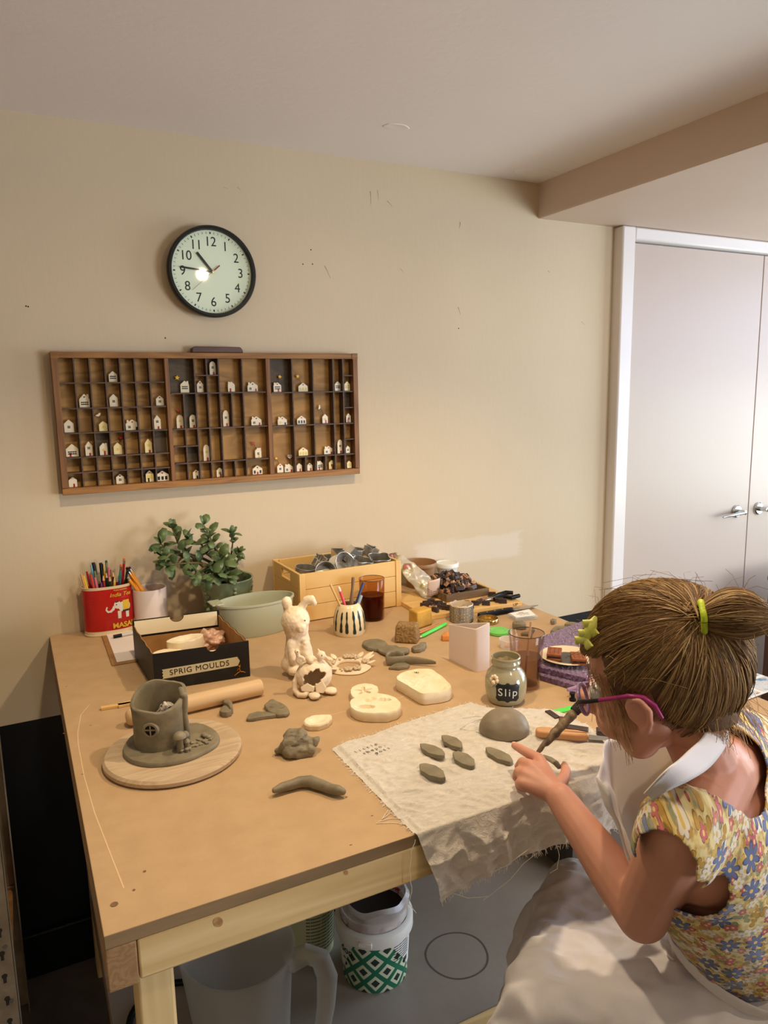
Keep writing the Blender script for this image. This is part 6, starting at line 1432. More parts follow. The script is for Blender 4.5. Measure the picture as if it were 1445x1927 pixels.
# purple towel, plate and biscuits
M_towel = mat('purple_towel', (86, 58, 92), .95, c2=(128, 92, 132), ns=160, bs=150, bd=.006, bstr=1, sheen=.5)
def towel():
    A, B, Cc, Dd = tab(1012, 1225), tab(1130, 1172), tab(1190, 1262), tab(1012, 1284)
    A = tab(1014, 1218); Dd = tab(1011, 1279); Cc = tab(1130, 1315); B = tab(1115, 1178)
    t = thing('purple_towel', (0, 0, 0), 'folded purple towel under the plate of biscuits beside the girl', 'towel')
    for k, (z, sh, th) in enumerate(((.0005, 0, .011), (.012, .004, .012))):
        def P(u, v): return A.lerp(B, u).lerp(Dd.lerp(Cc, u), v)
        n = 40; vs = []
        def fn(u, v, z=z, th=th, k=k):
            a = 2*PI*v; cu = math.cos(a); su = math.sin(a)
            vv = .5+.5*max(-1, min(1, cu*1.25)); p = P(u, vv*(1-.06*k)+.0)
            zz = th*.5+th*.5*max(-1, min(1, su*1.6)); return Vector((p.x, p.y, TZ+z+zz))+Vector((n3(p, 260), n3(p, 250, 1), max(0, n3(p, 270, 2))))*.0032*(zz > .004)
        MB().grid(fn, 120, 110).build('towel_fold', M_towel, t, smooth=80)
    e0, e1 = tab(1068, 1298, TZ+.014), tab(1112, 1291, TZ+.014)
    MB().tube([e0, e0.lerp(e1, .35)+Vector((0, -.004, .005)), e1+Vector((0, 0, .004)), e1+Vector((.004, 0, -.004)), e0.lerp(e1, .4)+Vector((0, -.004, -.006)), e0], .0035, 8).build('towel_hem', mat('lilac_hem', (160, 126, 156), .9, bs=120, sheen=.4), t)
towel()
pcn = tab(1068, 1240, TZ+.028); M_plate = mat('cream_plate', (214, 198, 166), .35)
t = thing('side_plate', (pcn.x, pcn.y, TZ+.0272), 'cream rimmed plate with middle darkened as shade on the purple towel', 'plate')
MB().lathe([(0, 0), (.036, 0), (.044, .004), (.058, .0085), (.0595, .0095), (.058, .0105), (.043, .007), (.036, .003), (0, .003)], 64).build('plate_body', M_plate, t)
MB().lathe([(0, .0031), (.035, .0031), (.035, .0036), (0, .0036)], 48).build('plate_centre', mat('plate_shade_tone', (66, 62, 58), .3), t)  # shade in the hollow of the plate, put into the disc's colour
M_bis = mat('chocolate_biscuit', (122, 66, 34), .8, c2=(146, 84, 48), ns=60, bs=130, bd=.001); M_crm = mat('chocolate_cream', (46, 26, 20), .6)
def biscuit(px, py, rz, lab, tilt=0):
    p = tab(px, py, TZ+.040); t = thing('biscuit', (p.x, p.y, TZ+.0338), lab, 'biscuit', 'biscuits on the plate', rot=(tilt, 0, rz))
    for k, z in enumerate((.003, .0125)):
        b = MB().box((0, 0, z), (.030, .046, .0055)).build('wafer', M_bis, t, bevel=.0012)
        if k: 
            q = MB()
            for i in range(3):
                for j in range(5): q.ball((-.009+.009*i, -.016+.008*j, .0154), (.0011, .0011, .0006), 6)
            q.build('docking_holes', M_crm, b)
    MB().box((0, 0, .0077), (.0285, .0445, .0040)).build('cream_filling', M_crm, t)
biscuit(1043, 1232, -.75, 'chocolate sandwich biscuit at the left of the plate')
biscuit(1088, 1241, -.62, 'chocolate sandwich biscuit at the right of the plate by the girl')
# ---------------------------------------------------------------- slip jar
def slip():
    r = .041; c = base(951, 1334, r); H_ = .092
    m_slip = mat('grey_slip_glass', (146, 138, 108), .12, c2=(160, 152, 122), ns=14, coat=.6)
    t = thing('slip_jar', (c.x, c.y, TZ+.0003), 'round glass jar of grey slip with a black label reading Slip', 'jar', rz=math.atan2((CAM-c).y, (CAM-c).x)+.10)
    prof = [(.030, 0), (.034, .002), (.039, .016), (.041, .032), (.0405, .046), (.036, .060), (.029, .068), (.0262, .072), (.0265, .076), (.0285, .078), (.0285, .082), (.027, .084), (.027, .088), (.0285, .090), (.0275, H_)]
    def R(z):
        for (r0, z0), (r1, z1) in zip(prof, prof[1:]):
            if z0 <= z <= z1: return r0+(r1-r0)*(z-z0)/(z1-z0)
        return .03
    MB().lathe([(0, 0)]+prof+[(.0255, H_-.001), (.0245, .076), (.0245, .07), (0, .07)], 64).build('jar_body', m_slip, t)
    MB().lathe([(0, .0865), (.012, .085), (.0243, .079), (.0243, .0702), (0, .0702)], 40, fn=lambda q, a, r_: (q[0], q[1], q[2]+.0035*fbm((q[0], q[1], 0), 90))).build('slip_top', mat('brown_dried_slip', (96, 80, 52), .85, c2=(140, 122, 92), ns=60, bs=90, bd=.004), t)
    # label: a shaped plaque bent round the belly
    def onto(x, z, off):
        z2 = .031+z; rr_ = R(z2)+off; a = x/.041; return (rr_*math.cos(a), rr_*math.sin(a), z2)
    out = []
    W2, H2 = .0235, .0175
    half = [(0, 1.16), (.12, 1.10), (.22, .98), (.5, .97), (.74, 1.04), (.86, 1.0), (.90, .86), (1.0, .76), (1.03, .62), (.97, .45), (.95, 0)]
    quad = half + [(x, -z) for x, z in reversed(half[:-1])]; full = quad + [(-x, z) for x, z in reversed(quad[1:-1])]
    for (x0, z0), (x1, z1) in zip(full, full[1:]+full[:1]):
        for k in range(3): out.append(((x0+(x1-x0)*k/3)*W2, (z0+(z1-z0)*k/3)*H2))
    n = len(out); vs = []; fs = []
    for kk in (1, .96, .7, .4):
        vs += [onto(x*kk, z*kk, .0004+(.0005 if kk < 1 else 0)) for x, z in out]
    vs.append(onto(0, 0, .0009))
    for j in range(3):
        for i in range(n): fs.append((j*n+i, j*n+(i+1) % n, (j+1)*n+(i+1) % n, (j+1)*n+i))
    for i in range(n): fs.append((3*n+i, 3*n+(i+1) % n, 4*n))
    lb = MB().add(vs, fs).build('chalk_label', mat('black_label', (16, 15, 16), .5), t)
    o = text('lettering', 'Slip', .0215, (0, 0, 0), (0, 0, 0), mat('chalk_white', (214, 214, 210), .7), lb, space=1.25)
    for v in o.data.vertices: v.co = onto(v.co.x, v.co.y+.0008, .0012+v.co.z)
    g = MB(); rr_ = random.Random(1)
    a0 = -.70
    for k in range(5):
        an = PI*(k)/4; x, z = .007*math.cos(an)+0, .004+.007*math.sin(an); 
        q = onto((a0*.041)+x, .022+z-.004, .001); g.ball(q, (.0035, .0035, .0042), 8)
    g.ball(onto(a0*.041, .018, .001), .0045, 8).tube([onto(a0*.041, .016, .001), onto(a0*.041-.003, .010, .001)], .0009, 6)
    g.build('leaf_motif', M_bisque, t)
slip()
tumbler('water_glass', 989, 1302, .0285, .0362, .115, glass('smoky_tumbler', (238, 231, 229), .03), glass('grey_water', (226, 217, 212), .05), .066, 'smoky grey tumbler of cloudy water with a stick in it')
wg = bpy.data.objects['water_glass']
MB().tube([(.0360*math.cos(2*PI*i/48), .0360*math.sin(2*PI*i/48), .115) for i in range(49)], .0009, 8, caps=False).build('rim', mat('dark_smoke_rim', (60, 50, 48), .2), wg)
tip = aty(999, 1170, wg.location.y+.012); f = Vector((wg.location.x-.012, wg.location.y-.010, TZ+.0102)); d = tip-f
o = tag(MB().box((0, 0, d.length/2), (.0045, .003, d.length)).build('stirring_stick', mat('stick_wood', (168, 130, 96), .6), bevel=.0006), 'flat wooden stirring stick standing in the smoky tumbler', 'stick'); o.location = f; o.rotation_euler = d.to_track_quat('Z', 'Y').to_euler()
# ---------------------------------------------------------------- clay dome and leaves on the cloth
CZ = TZ+.0055
def dome():
    c = base(949, 1397, .043, CZ); q = MB().ball((0, 0, .004), (.045, .040, .037), 30)
    o = blend('clay_dome', q, mat('smooth_grey_clay', (122, 110, 90), .5, c2=(136, 124, 104), ns=16, bs=60, bd=.001, bstr=.25), None, .0024, 4, lambda p: .0012*fbm(p, 30))
    for v in o.data.vertices: v.co.z = max(v.co.z, 0)
    o.location = (c.x, c.y, CZ+.0003); o.rotation_euler = (0, 0, -.3); tag(o, 'smooth grey clay dome on the cloth in front of the slip jar', 'clay')
dome()
c8 = lambda x, y: (600+x/2.408, 1200+y/2.408)
for pts, lab in (([(458, 488), (480, 487), (525, 498), (560, 515), (571, 530), (568, 542), (540, 542), (495, 530), (465, 510)], 'grey clay leaf, left of the pair in the upper row on the cloth'), ([(555, 450), (580, 449), (625, 462), (648, 482), (652, 500), (640, 508), (600, 497), (565, 478)], 'grey clay leaf furthest back on the cloth'), ([(605, 525), (630, 521), (675, 535), (705, 560), (707, 585), (690, 592), (650, 580), (615, 560)], 'grey clay leaf in the middle of the group on the cloth'), ([(455, 580), (480, 576), (530, 588), (565, 612), (574, 640), (550, 645), (500, 632), (460, 610)], 'grey clay leaf nearest the front edge of the cloth'), ([(754, 505), (775, 503), (825, 520), (865, 540), (881, 565), (865, 573), (810, 558), (765, 530)], 'grey clay leaf at the right, next to the pointing finger')):
    c, poly = pxpoly([c8(x, y-6) for x, y in pts], CZ+.006); o = disclike(poly, .007, lambda x, y, k: .0003*fbm((x, y, 0), 80), 64, .12).build('clay_leaf_tile', M_clay, smooth=35); put(o, c, CZ); tag(o, lab, 'clay leaf', 'clay leaves on the cloth')
# ---------------------------------------------------------------- the muslin cloth
def cloth():
    m, nt, b = base_mat('muslin'); b.inputs['Roughness'].default_value = .9; b.inputs['Base Color'].default_value = (*lin(220, 211, 196), 1); b.inputs['Sheen Weight'].default_value = .2
    bump(nt, b, noise(nt, coords(nt, (1, 1.6, 1), rot=(0, 0, .6)), 75, 6, .7, 1.2), .75, .0045)
    tr = node(nt, 'BsdfTranslucent'); tr.inputs[0].default_value = (*lin(220, 211, 196), 1); mx = node(nt, 'MixShader'); mx.inputs[0].default_value = .05
    L(nt, b.outputs[0], mx.inputs[1]); L(nt, tr.outputs[0], mx.inputs[2]); L(nt, mx.outputs[0], nt.nodes['Material Output'].inputs[0])
    BK = [tab(*p) for p in [(624, 1410), (650, 1397), (700, 1384), (745, 1366), (790, 1352), (845, 1334), (885, 1323), (930, 1335), (975, 1334), (1035, 1336), (1075, 1352), (1112, 1371)]]
    FR = [tab(779, 1571), tab(1170, 1424)]
    HM = [aty(*p, -1.205) for p in [(828, 1696), (845, 1680), (880, 1662), (930, 1636), (985, 1610), (1040, 1585), (1062, 1577), (1100, 1572), (1135, 1565), (1170, 1557)]]
    def poly(P, u):
        ls = [(P[i+1]-P[i]).length for i in range(len(P)-1)]; T = sum(ls)*u
        for i, l in enumerate(ls):
            if T <= l or i == len(ls)-1: return P[i].lerp(P[i+1], min(1, T/l))
            T -= l
    F0, F1 = FR; y0 = -1.19
    def fn(u, v):
        b0 = poly(BK, u); f0 = F0.lerp(F1, u); h0 = poly(HM, u)
        if v < .62:
            t_ = v/.62; p = b0.lerp(f0, t_)
            if u < .02: pass
            w_ = .0006+.0042*max(0, 1-3.2*abs(n3(Vector((p.x*.45+p.y, p.y*.3-p.x*.8, 0)), 26, 5)))+.0034*max(0, 1-3*abs(n3(Vector((p.x+p.y*.7, p.y*.5-p.x*.2, 0)), 44, 9)))+.0016*abs(fbm(p, 60, 1)); p.z = TZ+.0006+min(w_, .0049)
            e = min(u, 1-u, t_)*40
            if e < 1: p.z = TZ+.0006+.0025*abs(fbm(p, 80, 7))
            return p
        t_ = (v-.62)/.38; a = min(1, t_/.10)*PI/2; r = .0035
        x = f0.x+(h0.x-f0.x)*t_; ztop = TZ+.0036
        if t_ < .10: return Vector((x, y0-r*math.sin(a)-.0008, ztop-r*(1-math.cos(a))))
        s_ = (t_-.1)/.9; z = (ztop-r)+(h0.z-(ztop-r))*s_
        p = Vector((x, y0-r-.001, z)); k = min(1, s_*2.5)
        bul = (.010*fbm((x*1.0, 0, z*.5), 14, 3, 2)+.006*(1-3*abs(n3((x+z*.6, 0, z*.5-x*.3), 30, 4)))+.004*(1-3*abs(n3((x*.7-z*.7, 0, z), 52, 8)))+.0022*fbm((x, 0, z), 90, 6, 2)); p.y -= k*(.008+bul*.75+.004*s_)
        p.y = min(p.y, y0-r-.0012); return p
    g = MB().grid(fn, 200, 230)
    o = g.build('muslin_cloth', m, None, smooth=80); tag(o, 'crumpled cream muslin cloth with frayed edges draped over the front of the bench', 'cloth')
    # fringe and loose threads
    fr = MB(); rr = random.Random(8); mth = mat('cotton_thread', (232, 224, 208), .9)
    for i in range(420):
        s_ = rr.random(); e = rr.random()
        if s_ < .30: p = Vector(fn(e, 0)); d = Vector((rr.uniform(-.5, .5), 1, rr.uniform(-.1, .5)))
        elif s_ < .52: p = Vector(fn(0, e*.62)); d = Vector((-1, rr.uniform(-.6, .6), rr.uniform(-.05, .5)))
        elif s_ < .85: p = Vector(fn(e, 1)); d = Vector((rr.uniform(-.5, .5), -.2, -1))
        else: p = Vector(fn(1, e)); d = Vector((1, rr.uniform(-.4, .4), rr.uniform(-.5, .3)))
        l = rr.uniform(.002, .0075); d.normalize(); q = [p+Vector((0, 0, .0006)), p+d*l*.5+Vector((rr.uniform(-1, 1), rr.uniform(-.5, 0), rr.uniform(0, 1)))*.002, p+d*l+Vector((rr.uniform(-1, 1), rr.uniform(-1, 0), rr.uniform(-.5, .5)))*.003]
        if s_ < .52 or (s_ > .85 and e < .6): q = [Vector((w_.x, w_.y, max(w_.z, TZ+.0006))) for w_ in q]
        fr.tube(q, .00028, 4, caps=False)
    fr.build('frayed_fringe', mth, o)['kind'] = 'stuff'
    th = MB()
    def thread(pts, y=None, r=.00045):
        W = [aty(px, py, yy) if yy is not None else tab(px, py, TZ+.0012) for px, py, yy in pts]
        S = []
        for i in range(len(W)-1):
            for k in range(4): S.append(W[i].lerp(W[i+1], k/4)+Vector((rr.uniform(-1, 1), rr.uniform(-.5, 0), rr.uniform(0, .6)))*.0007)
        th.tube(S+[W[-1]], r, 5)
    thread([(760, 1545, None), (735, 1530, None), (718, 1542, None), (730, 1525, None)]); thread([(765, 1552, None), (740, 1548, None), (708, 1549, None)]); thread([(757, 1540, None), (735, 1540, None), (712, 1546, None)])
    thread([(782, 1580, -1.2), (774, 1605, -1.2), (771, 1640, -1.2), (775, 1680, -1.2), (768, 1700, -1.2), (783, 1718, -1.2)]); thread([(768, 1700, -1.2), (758, 1716, -1.2)])
    thread([(1020, 1598, -1.21), (985, 1625, -1.21), (960, 1655, -1.215), (925, 1683, -1.215), (908, 1695, -1.215)]); thread([(1045, 1580, -1.21), (1052, 1610, -1.212), (1048, 1635, -1.212), (1035, 1643, -1.212)])
    thread([(850, 1680, -1.21), (880, 1690, -1.212), (920, 1687, -1.215)]); thread([(1005, 1590, -1.21), (955, 1628, -1.212), (930, 1640, -1.212)])
    thread([(705, 1478, None), (735, 1470, None), (760, 1464, None)], r=.0004)
    th.build('loose_threads', mth, o)['kind'] = 'stuff'
    # stamped words and faint pencilled leaf outlines
    a, b_ = tab(672, 1421), tab(722, 1401); rz = math.atan2((b_-a).y, (b_-a).x); ctr = tab(700, 1417); mi2 = mat('faded_stamp_ink', (66, 62, 60), .8)
    up = Vector((-math.sin(rz), math.cos(rz), 0)); al = Vector((math.cos(rz), math.sin(rz), 0))
    for i, (s_, off) in enumerate((('little', -.004), ('shopo,', .004), ('pots', .012))):
        x = 0
        base_ = ctr+up*(.012-.0125*i)+al*off
        for k, ch_ in enumerate(s_):
            p = base_+al*(.0085*(k-len(s_)/2+.5)); text('stamped_letter', ch_, .0105, (p.x, p.y, TZ+.0056), (0, 0, rz+rr.uniform(-.12, .12)), mi2, o, ext=.0001)
    pl = MB()
    for P in ([(865, 1372), (885, 1360), (915, 1350), (935, 1356), (915, 1368), (890, 1376), (865, 1372)], [(870, 1352), (895, 1348), (920, 1350)], [(895, 1377), (915, 1384), (905, 1373)]):
        pl.tube([tab(x, y, TZ+.0054) for x, y in P], .00025, 4)
    pl.build('pencil_outline', mi2, o)
    return fn
cloth()
# ---------------------------------------------------------------- clutter beside the girl
d8 = lambda x, y: (930+x/5.352, 1280+y/5.352)
def bar(nm, p0, p1, w_, h, m, lab, cat, z=TZ+.0003, bev=.001):
    a, b = tab(*d8(*p0), z+h), tab(*d8(*p1), z+h); d = b-a; o = MB().bb((0, -w_/2, 0), (d.xy.length, w_/2, h)).build(nm, m, bevel=bev); o.location = (a.x, a.y, z); o.rotation_euler = (0, 0, math.atan2(d.y, d.x)); return tag(o, lab, cat)
bar('green_ruler', (585, 318), (880, 250), .014, .003, M_lime, 'bright green plastic strip lying behind the dark blocks', 'ruler')
c = tab(*d8(790, 205)); o = put(MB().lathe([(0, 0), (.007, 0), (.007, .004), (.004, .006), (.004, .011), (.0065, .012), (.0065, .016), (0, .016)], 24).build('black_knob', M_black_pl), c); tag(o, 'small black knob shaped stamp behind the green strip', 'stamp')
M_dkb = mat('dark_walnut_block', (52, 40, 36), .5, c2=(74, 58, 50), ns=24)
bar('dark_block', (535, 300), (640, 372), .012, .008, M_dkb, 'dark wooden strip poking out from the back edge of the cloth', 'block')
bar('dark_block', (655, 372), (735, 385), .012, .009, mat('red_brown_block', (96, 58, 50), .5), 'small red brown block at the end of the dark strip', 'block')
bar('dark_block', (720, 455), (945, 490), .016, .012, M_dkb, 'dark wooden block with pale letters behind the wooden handled knife', 'block')
bar('dark_block', (1030, 490), (1200, 500), .016, .014, M_dkb, 'dark wooden block furthest right, half behind the girls hair', 'block')
def wknife():
    a, b, e = tab(*d8(415, 520), TZ+.012), tab(*d8(950, 570), TZ+.012), tab(*d8(1290, 625), TZ+.012); d = (b-a); rz = math.atan2(d.y, d.x); l = d.xy.length
    t = thing('wooden_handled_knife', (a.x, a.y, TZ+.0058), 'knife with light wooden handle lying across the back of the cloth', 'knife', rz=rz)
    MB().prism(chaikin([(0, -.007), (.008, -.011), (l, -.0095), (l, .0095), (.012, .012), (0, .006)], 1), .013).build('handle', mat('oiled_oak_handle', (208, 158, 108), .45, c2=(190, 138, 90), ns=30, stretch=(.1, 1, 1)), t, bevel=.003)
    MB().prism([(l*.52, -.0004), (l*.97, -.0008), (l*.97, .0004)], .0004, z0=.0131).build('groove', M_ink, t, smooth=0)
    MB().prism([(l, -.007), (l+.075, -.004), (l+.09, .003), (l, .008)], .0016, z0=.005).build('blade', M_steel, t)
wknife()
# magazines
def mags():
    m, nt, b = base_mat('photo_print'); b.inputs['Roughness'].default_value = .25
    co = coords(nt); br = node(nt, 'TexBrick'); L(nt, co, br.inputs['Vector']); br.inputs['Scale'].default_value = 1; br.inputs['Brick Width'].default_value = .085; br.inputs['Row Height'].default_value = .055; br.inputs['Mortar Size'].default_value = .004; br.inputs['Mortar Smooth'].default_value = 0
    br.inputs['Mortar'].default_value = (*lin(224, 222, 224), 1)
    n1 = noise(nt, co, 26, 5, .6, 1); col = ramp(nt, n1, [(.30, lin(40, 58, 92)), (.42, lin(86, 130, 176)), (.52, lin(196, 206, 214)), (.6, lin(176, 130, 106)), (.7, lin(70, 62, 66))])
    L(nt, col, br.inputs['Color1']); L(nt, col, br.inputs['Color2']); L(nt, br.outputs['Color'], b.inputs['Base Color'])
    A = tab(1330, 1347, TZ+.001)
    for i, (x0, y0, W_, H_, rz, lab) in enumerate(((1.155, -1.125, .21, .16, .06, 'open picture magazine page nearest the bench edge behind the girl'), (1.10, -1.02, .18, .21, -.25, 'second picture page showing behind the first, right of the girl'))):
        o = MB().bb((0, 0, 0), (W_, H_, .0012)).build('magazine', [m], None); o.location = (x0, y0, TZ+.0005+.0016*(1-i)); o.rotation_euler = (0, 0, rz); tag(o, lab, 'magazine', 'picture pages on the bench')
mags()
# ================================================================== THE GIRL
M_skin = mat('skin', (194, 138, 114), .5, c2=(204, 146, 122), ns=14, sss=.12, bs=220, bd=.0004, bstr=.25)
def V3(*a): return Vector(a)
def A_(px, py, y): return aty(px, py, y)
HF = V3(-.5, .8, -.33).normalized(); HL = V3(0, 0, 1).cross(HF).normalized(); HU = HF.cross(HL)
HC = V3(.672, -1.40, 1.203)
def Hd(f, l, u): return HC + (HF*f+HL*l+HU*u)*.001
HROT = Matrix((( HF.x, HL.x, HU.x), (HF.y, HL.y, HU.y), (HF.z, HL.z, HU.z))).to_4x4()
SL, SR = V3(.640, -1.470, 1.035), V3(.868, -1.372, 1.045)
EL, WL = V3(.659, -1.402, .878), V3(.652, -1.252, .962)
ER, WR = V3(.905, -1.235, .93), V3(.815, -1.175, 1.085)
NB = V3(.735, -1.428, 1.075); HIP = V3(.845, -1.45, .715)
KL, KR = V3(.658, -1.298, .672), V3(.748, -1.195, .672)
FT = V3(-.41, .91, 0).normalized(); RT = V3(.91, .41, 0).normalized()
HANDL = dict(w=V3(.652, -1.252, .962))
def hp(px, py, z): return tab(px, py, z)
IK, MK, RK, PK = hp(1013, 1428, .984), hp(998, 1441, .985), hp(986, 1456, .979), hp(983, 1474, .970)
FING = [([IK, hp(991, 1416, .984), hp(978, 1408, .980), hp(968, 1403, .976)], (.0092, .0078, .0072, .0060)), ([MK, hp(983, 1434, .980), hp(976, 1443, .965), hp(986, 1452, .957)], (.0092, .0080, .0072, .0064)), ([RK, hp(975, 1452, .972), hp(971, 1463, .960), hp(984, 1469, .954)], (.0088, .0076, .0068, .006)), ([PK, hp(976, 1474, .963), hp(977, 1482, .955), hp(988, 1485, .952)], (.0078, .0066, .006, .0055))]
WP = hp(1040, 1490, .966)
THUMB = ([hp(1046, 1484, .960), hp(1060, 1466, .958), hp(1065, 1452, .957), hp(1062, 1441, .957)], (.0115, .0092, .0082, .0064))
def body():
    q = MB(); C = q.capsule
    # torso
    C(HIP+RT*-.055, HIP+RT*.055, .088, .088); C(V3(.845, -1.45, .74), V3(.815, -1.44, .84), .088, .080)
    C(V3(.815, -1.44, .84)-RT*.03, V3(.77, -1.425, .95)-RT*.04, .070, .074); C(V3(.815, -1.44, .84)+RT*.03, V3(.77, -1.425, .95)+RT*.04, .070, .074)
    C(V3(.76, -1.425, .98)-RT*.055, V3(.76, -1.425, .98)+RT*.055, .068, .068)
    C(SL+RT*.03+V3(0, 0, -.012), NB+V3(.01, 0, -.018), .042, .046); C(SR-RT*.03+V3(0, 0, -.012), NB+V3(.01, 0, -.018), .042, .046)
    C(NB+V3(.005, -.004, -.02), V3(.700, -1.412, 1.150), .038, .036)
    # head
    q.ball(Hd(-8, 0, 12), (.088, .071, .080), 28, HROT); q.ball(Hd(26, 0, -30), (.060, .056, .064), 24, HROT)
    C(Hd(46, -10, -80), Hd(46, 10, -80), .024, .024); C(Hd(40, 30, -50), Hd(66, 10, -52), .024, .026); C(Hd(40, -30, -50), Hd(66, -10, -52), .024, .026)
    C(Hd(10, 50, -50), Hd(42, 24, -76), .020, .020); C(Hd(10, -50, -50), Hd(42, -24, -76), .020, .020)
    C(Hd(84, 0, -18), Hd(95, 0, -38), .0065, .0085); q.ball(Hd(90, 6, -42), .0055, 10).ball(Hd(90, -6, -42), .0055, 10)
    C(Hd(80, -9, -60), Hd(80, 9, -60), .006, .006); C(Hd(78, -8, -67), Hd(78, 8, -67), .006, .006)
    C(Hd(-30, 0, -40), Hd(-20, 0, -60), .045, .040)
    for s in (1, -1):   # ears: rim, bowl and lobe
        pts = [(20, 66, -42), (26, 72, -28), (25, 77, -14), (17, 82, -5), (7, 85, -7), (0, 86, -20), (5, 82, -36), (14, 74, -47), (20, 68, -47)]
        for a, b in zip(pts, pts[1:]): C(Hd(a[0], a[1]*s, a[2]), Hd(b[0], b[1]*s, b[2]), .0040, .0040, 10)
        q.ball(Hd(14, 72*s, -26), (.0115, .0065, .019), 14, HROT)
        q.ball(Hd(17, 70*s, -47), .0066, 10)
    # arms
    C(SL, SL.lerp(EL, .5), .040, .037); C(SL.lerp(EL, .5), EL, .037, .033); C(EL, EL.lerp(WL, .35), .033, .031); C(EL.lerp(WL, .35), WL, .031, .0205)
    C(SR, ER, .040, .032); C(ER, ER.lerp(WR, .35), .031, .029); C(ER.lerp(WR, .35), WR, .029, .0195)
    # left hand
    for k in (IK, MK, RK, PK): C(WL.lerp(WP, .6), k, .0155, .0098, 12)
    C(WL, WP, .0195, .016); C(MK.lerp(WP, .45), PK.lerp(WP, .5), .0125, .0115, 12); C(IK.lerp(WP, .4), MK.lerp(WP, .5), .012, .0125, 12)
    for pts, rs in FING+[THUMB]:
        for a, b, ra, rb in zip(pts, pts[1:], rs, rs[1:]): C(a, b, ra, rb, 12)
    C(WP, THUMB[0][0], .014, .0125, 12)
    # right hand closed round the stick
    u = (STK1-STK0).normalized(); g = STK0.lerp(STK1, .80); n = u.cross(V3(0, 0, 1)).normalized(); m = n.cross(u)
    pc0 = g + n*.020 + m*.004
    C(WR, pc0+u*.012, .018, .014); C(WR, pc0-u*.014, .018, .014); C(pc0-u*.016, pc0+u*.014, .012, .012)
    for i, d in enumerate((-.021, -.007, .006, .018)):
        b0 = pc0+u*d; P = [b0+m*.006, g+u*d+m*.0145-n*.001, g+u*d-n*.0135+m*.002, g+u*d-n*.006-m*.0125]
        for a, b, ra, rb in zip(P, P[1:], (.0085, .0076, .007), (.0076, .007, .006)): C(a, b, ra, rb, 10)
    P = [WR+(pc0-WR)*.6-u*.010, g-u*.030+n*.010-m*.006, g-u*.034-m*.012-n*.006]
    for a, b, ra, rb in zip(P, P[1:], (.0105, .0085), (.0085, .0065)): C(a, b, ra, rb, 10)
    # legs and feet
    for K, s, fx in ((KL, -1, V3(.65, -1.22, .36)), (KR, 1, V3(.735, -1.12, .36))):
        h = HIP+RT*.05*s+V3(0, 0, -.01); C(h, K, .078, .050); C(K, K.lerp(fx, .4), .048, .044); C(K.lerp(fx, .4), fx, .044, .027)
        C(fx+V3(.015, -.02, -.025), fx+V3(-.07, .075, -.035), .024, .019)
    return blend('person', q, M_skin, None, .0026, 5, None)
STK0 = hp(1012, 1415, .984); STK1 = A_(1142, 1272, -1.165)
girl = body()
tag(girl, 'small girl in a flowered dress and white apron bending over the clay at the bench', 'person')
# facial features that differ from skin
M_eye = mat('eye_white', (226, 222, 216), .2); M_iris = mat('brown_iris', (60, 44, 34), .2); M_lip = mat('lip', (178, 104, 96), .45)
for s in (1, -1):
    e = MB().ball(Hd(71, 29*s, -9), .0125, 18).build('eye', M_eye, girl); MB().ball(Hd(81.5, 29*s, -11), (.0022, .0055, .0055), 14, HROT).build('iris', M_iris, e)
q = MB(); q.tube([Hd(79, -17, -63), Hd(85, -7, -60), Hd(86, 0, -61), Hd(85, 7, -60), Hd(79, 17, -63)], [.001, .0034, .0036, .0034, .001], 10); q.tube([Hd(79, -16, -64), Hd(83.5, 0, -68), Hd(79, 16, -64)], [.001, .0042, .001], 10); q.build('lips', M_lip, girl)
q = MB()
for pts, rs in FING+[THUMB]:
    a, b = pts[-2], pts[-1]; d = (b-a).normalized(); up = V3(0, 0, 1); sd = d.cross(up).normalized(); nn = sd.cross(d)
    q.ball(b+d*.001+nn*rs[-1]*.72, (.0042, .0034, .0015), 10, d.to_track_quat('X', 'Z').to_matrix().to_4x4())
q.build('fingernails', mat('nail', (222, 170, 150), .3), girl)
# ---- hair
def hair_mat():
    m, nt, b = base_mat('hair_strand'); b.inputs['Roughness'].default_value = .6; b.inputs['Specular IOR Level'].default_value = .2
    g = node(nt, 'NewGeometry'); c = ramp(nt, g.outputs['Random Per Island'], [(0, lin(78, 56, 36)), (.35, lin(108, 80, 50)), (.7, lin(138, 107, 68)), (1, lin(178, 148, 100))]); L(nt, c, b.inputs['Base Color']); return m
M_hair = hair_mat(); M_hcap = mat('hair_mass', (82, 59, 38), .7, c2=(104, 77, 48), ns=30, bs=160, bd=.002, bstr=.6)
rh = random.Random(21)
ER3 = V3(97, 80, 90)                 # hair ellipsoid half axes (mm) about (-8, 0, 14)
def onell(d, k=1.): d = d.normalized(); return V3(-8+d.x*ER3.x*k, d.y*ER3.y*k, 14+d.z*ER3.z*k)
BUN = V3(-66, 40, 60)                # where the ponytail is tied
bd_ = V3((BUN.x+8)/ER3.x, BUN.y/ER3.y, (BUN.z-14)/ER3.z).normalized()
def local(p): d = p-HC; return V3(d.dot(HF), d.dot(HL), d.dot(HU))*1000
def face_cut(p):
    l = local(p)
    if l.x > 46 and l.z < 50+ (l.x-60)*.3: return True
    if l.z < -4-(l.x-10)*.1 and l.x > -2 and abs(l.y) > 30: return l.x > 36 or (l.z < -30) or (-8 < l.x < 36 and l.z < 2)
    return l.z < -72
q = MB(); q.ball(Hd(-8, 0, 14), (.0935, .0765, .0865), 36, HROT); q.capsule(Hd(-40, -22, -20), Hd(-46, -12, -58), .044, .028); q.capsule(Hd(-40, 22, -20), Hd(-46, 12, -58), .044, .028)
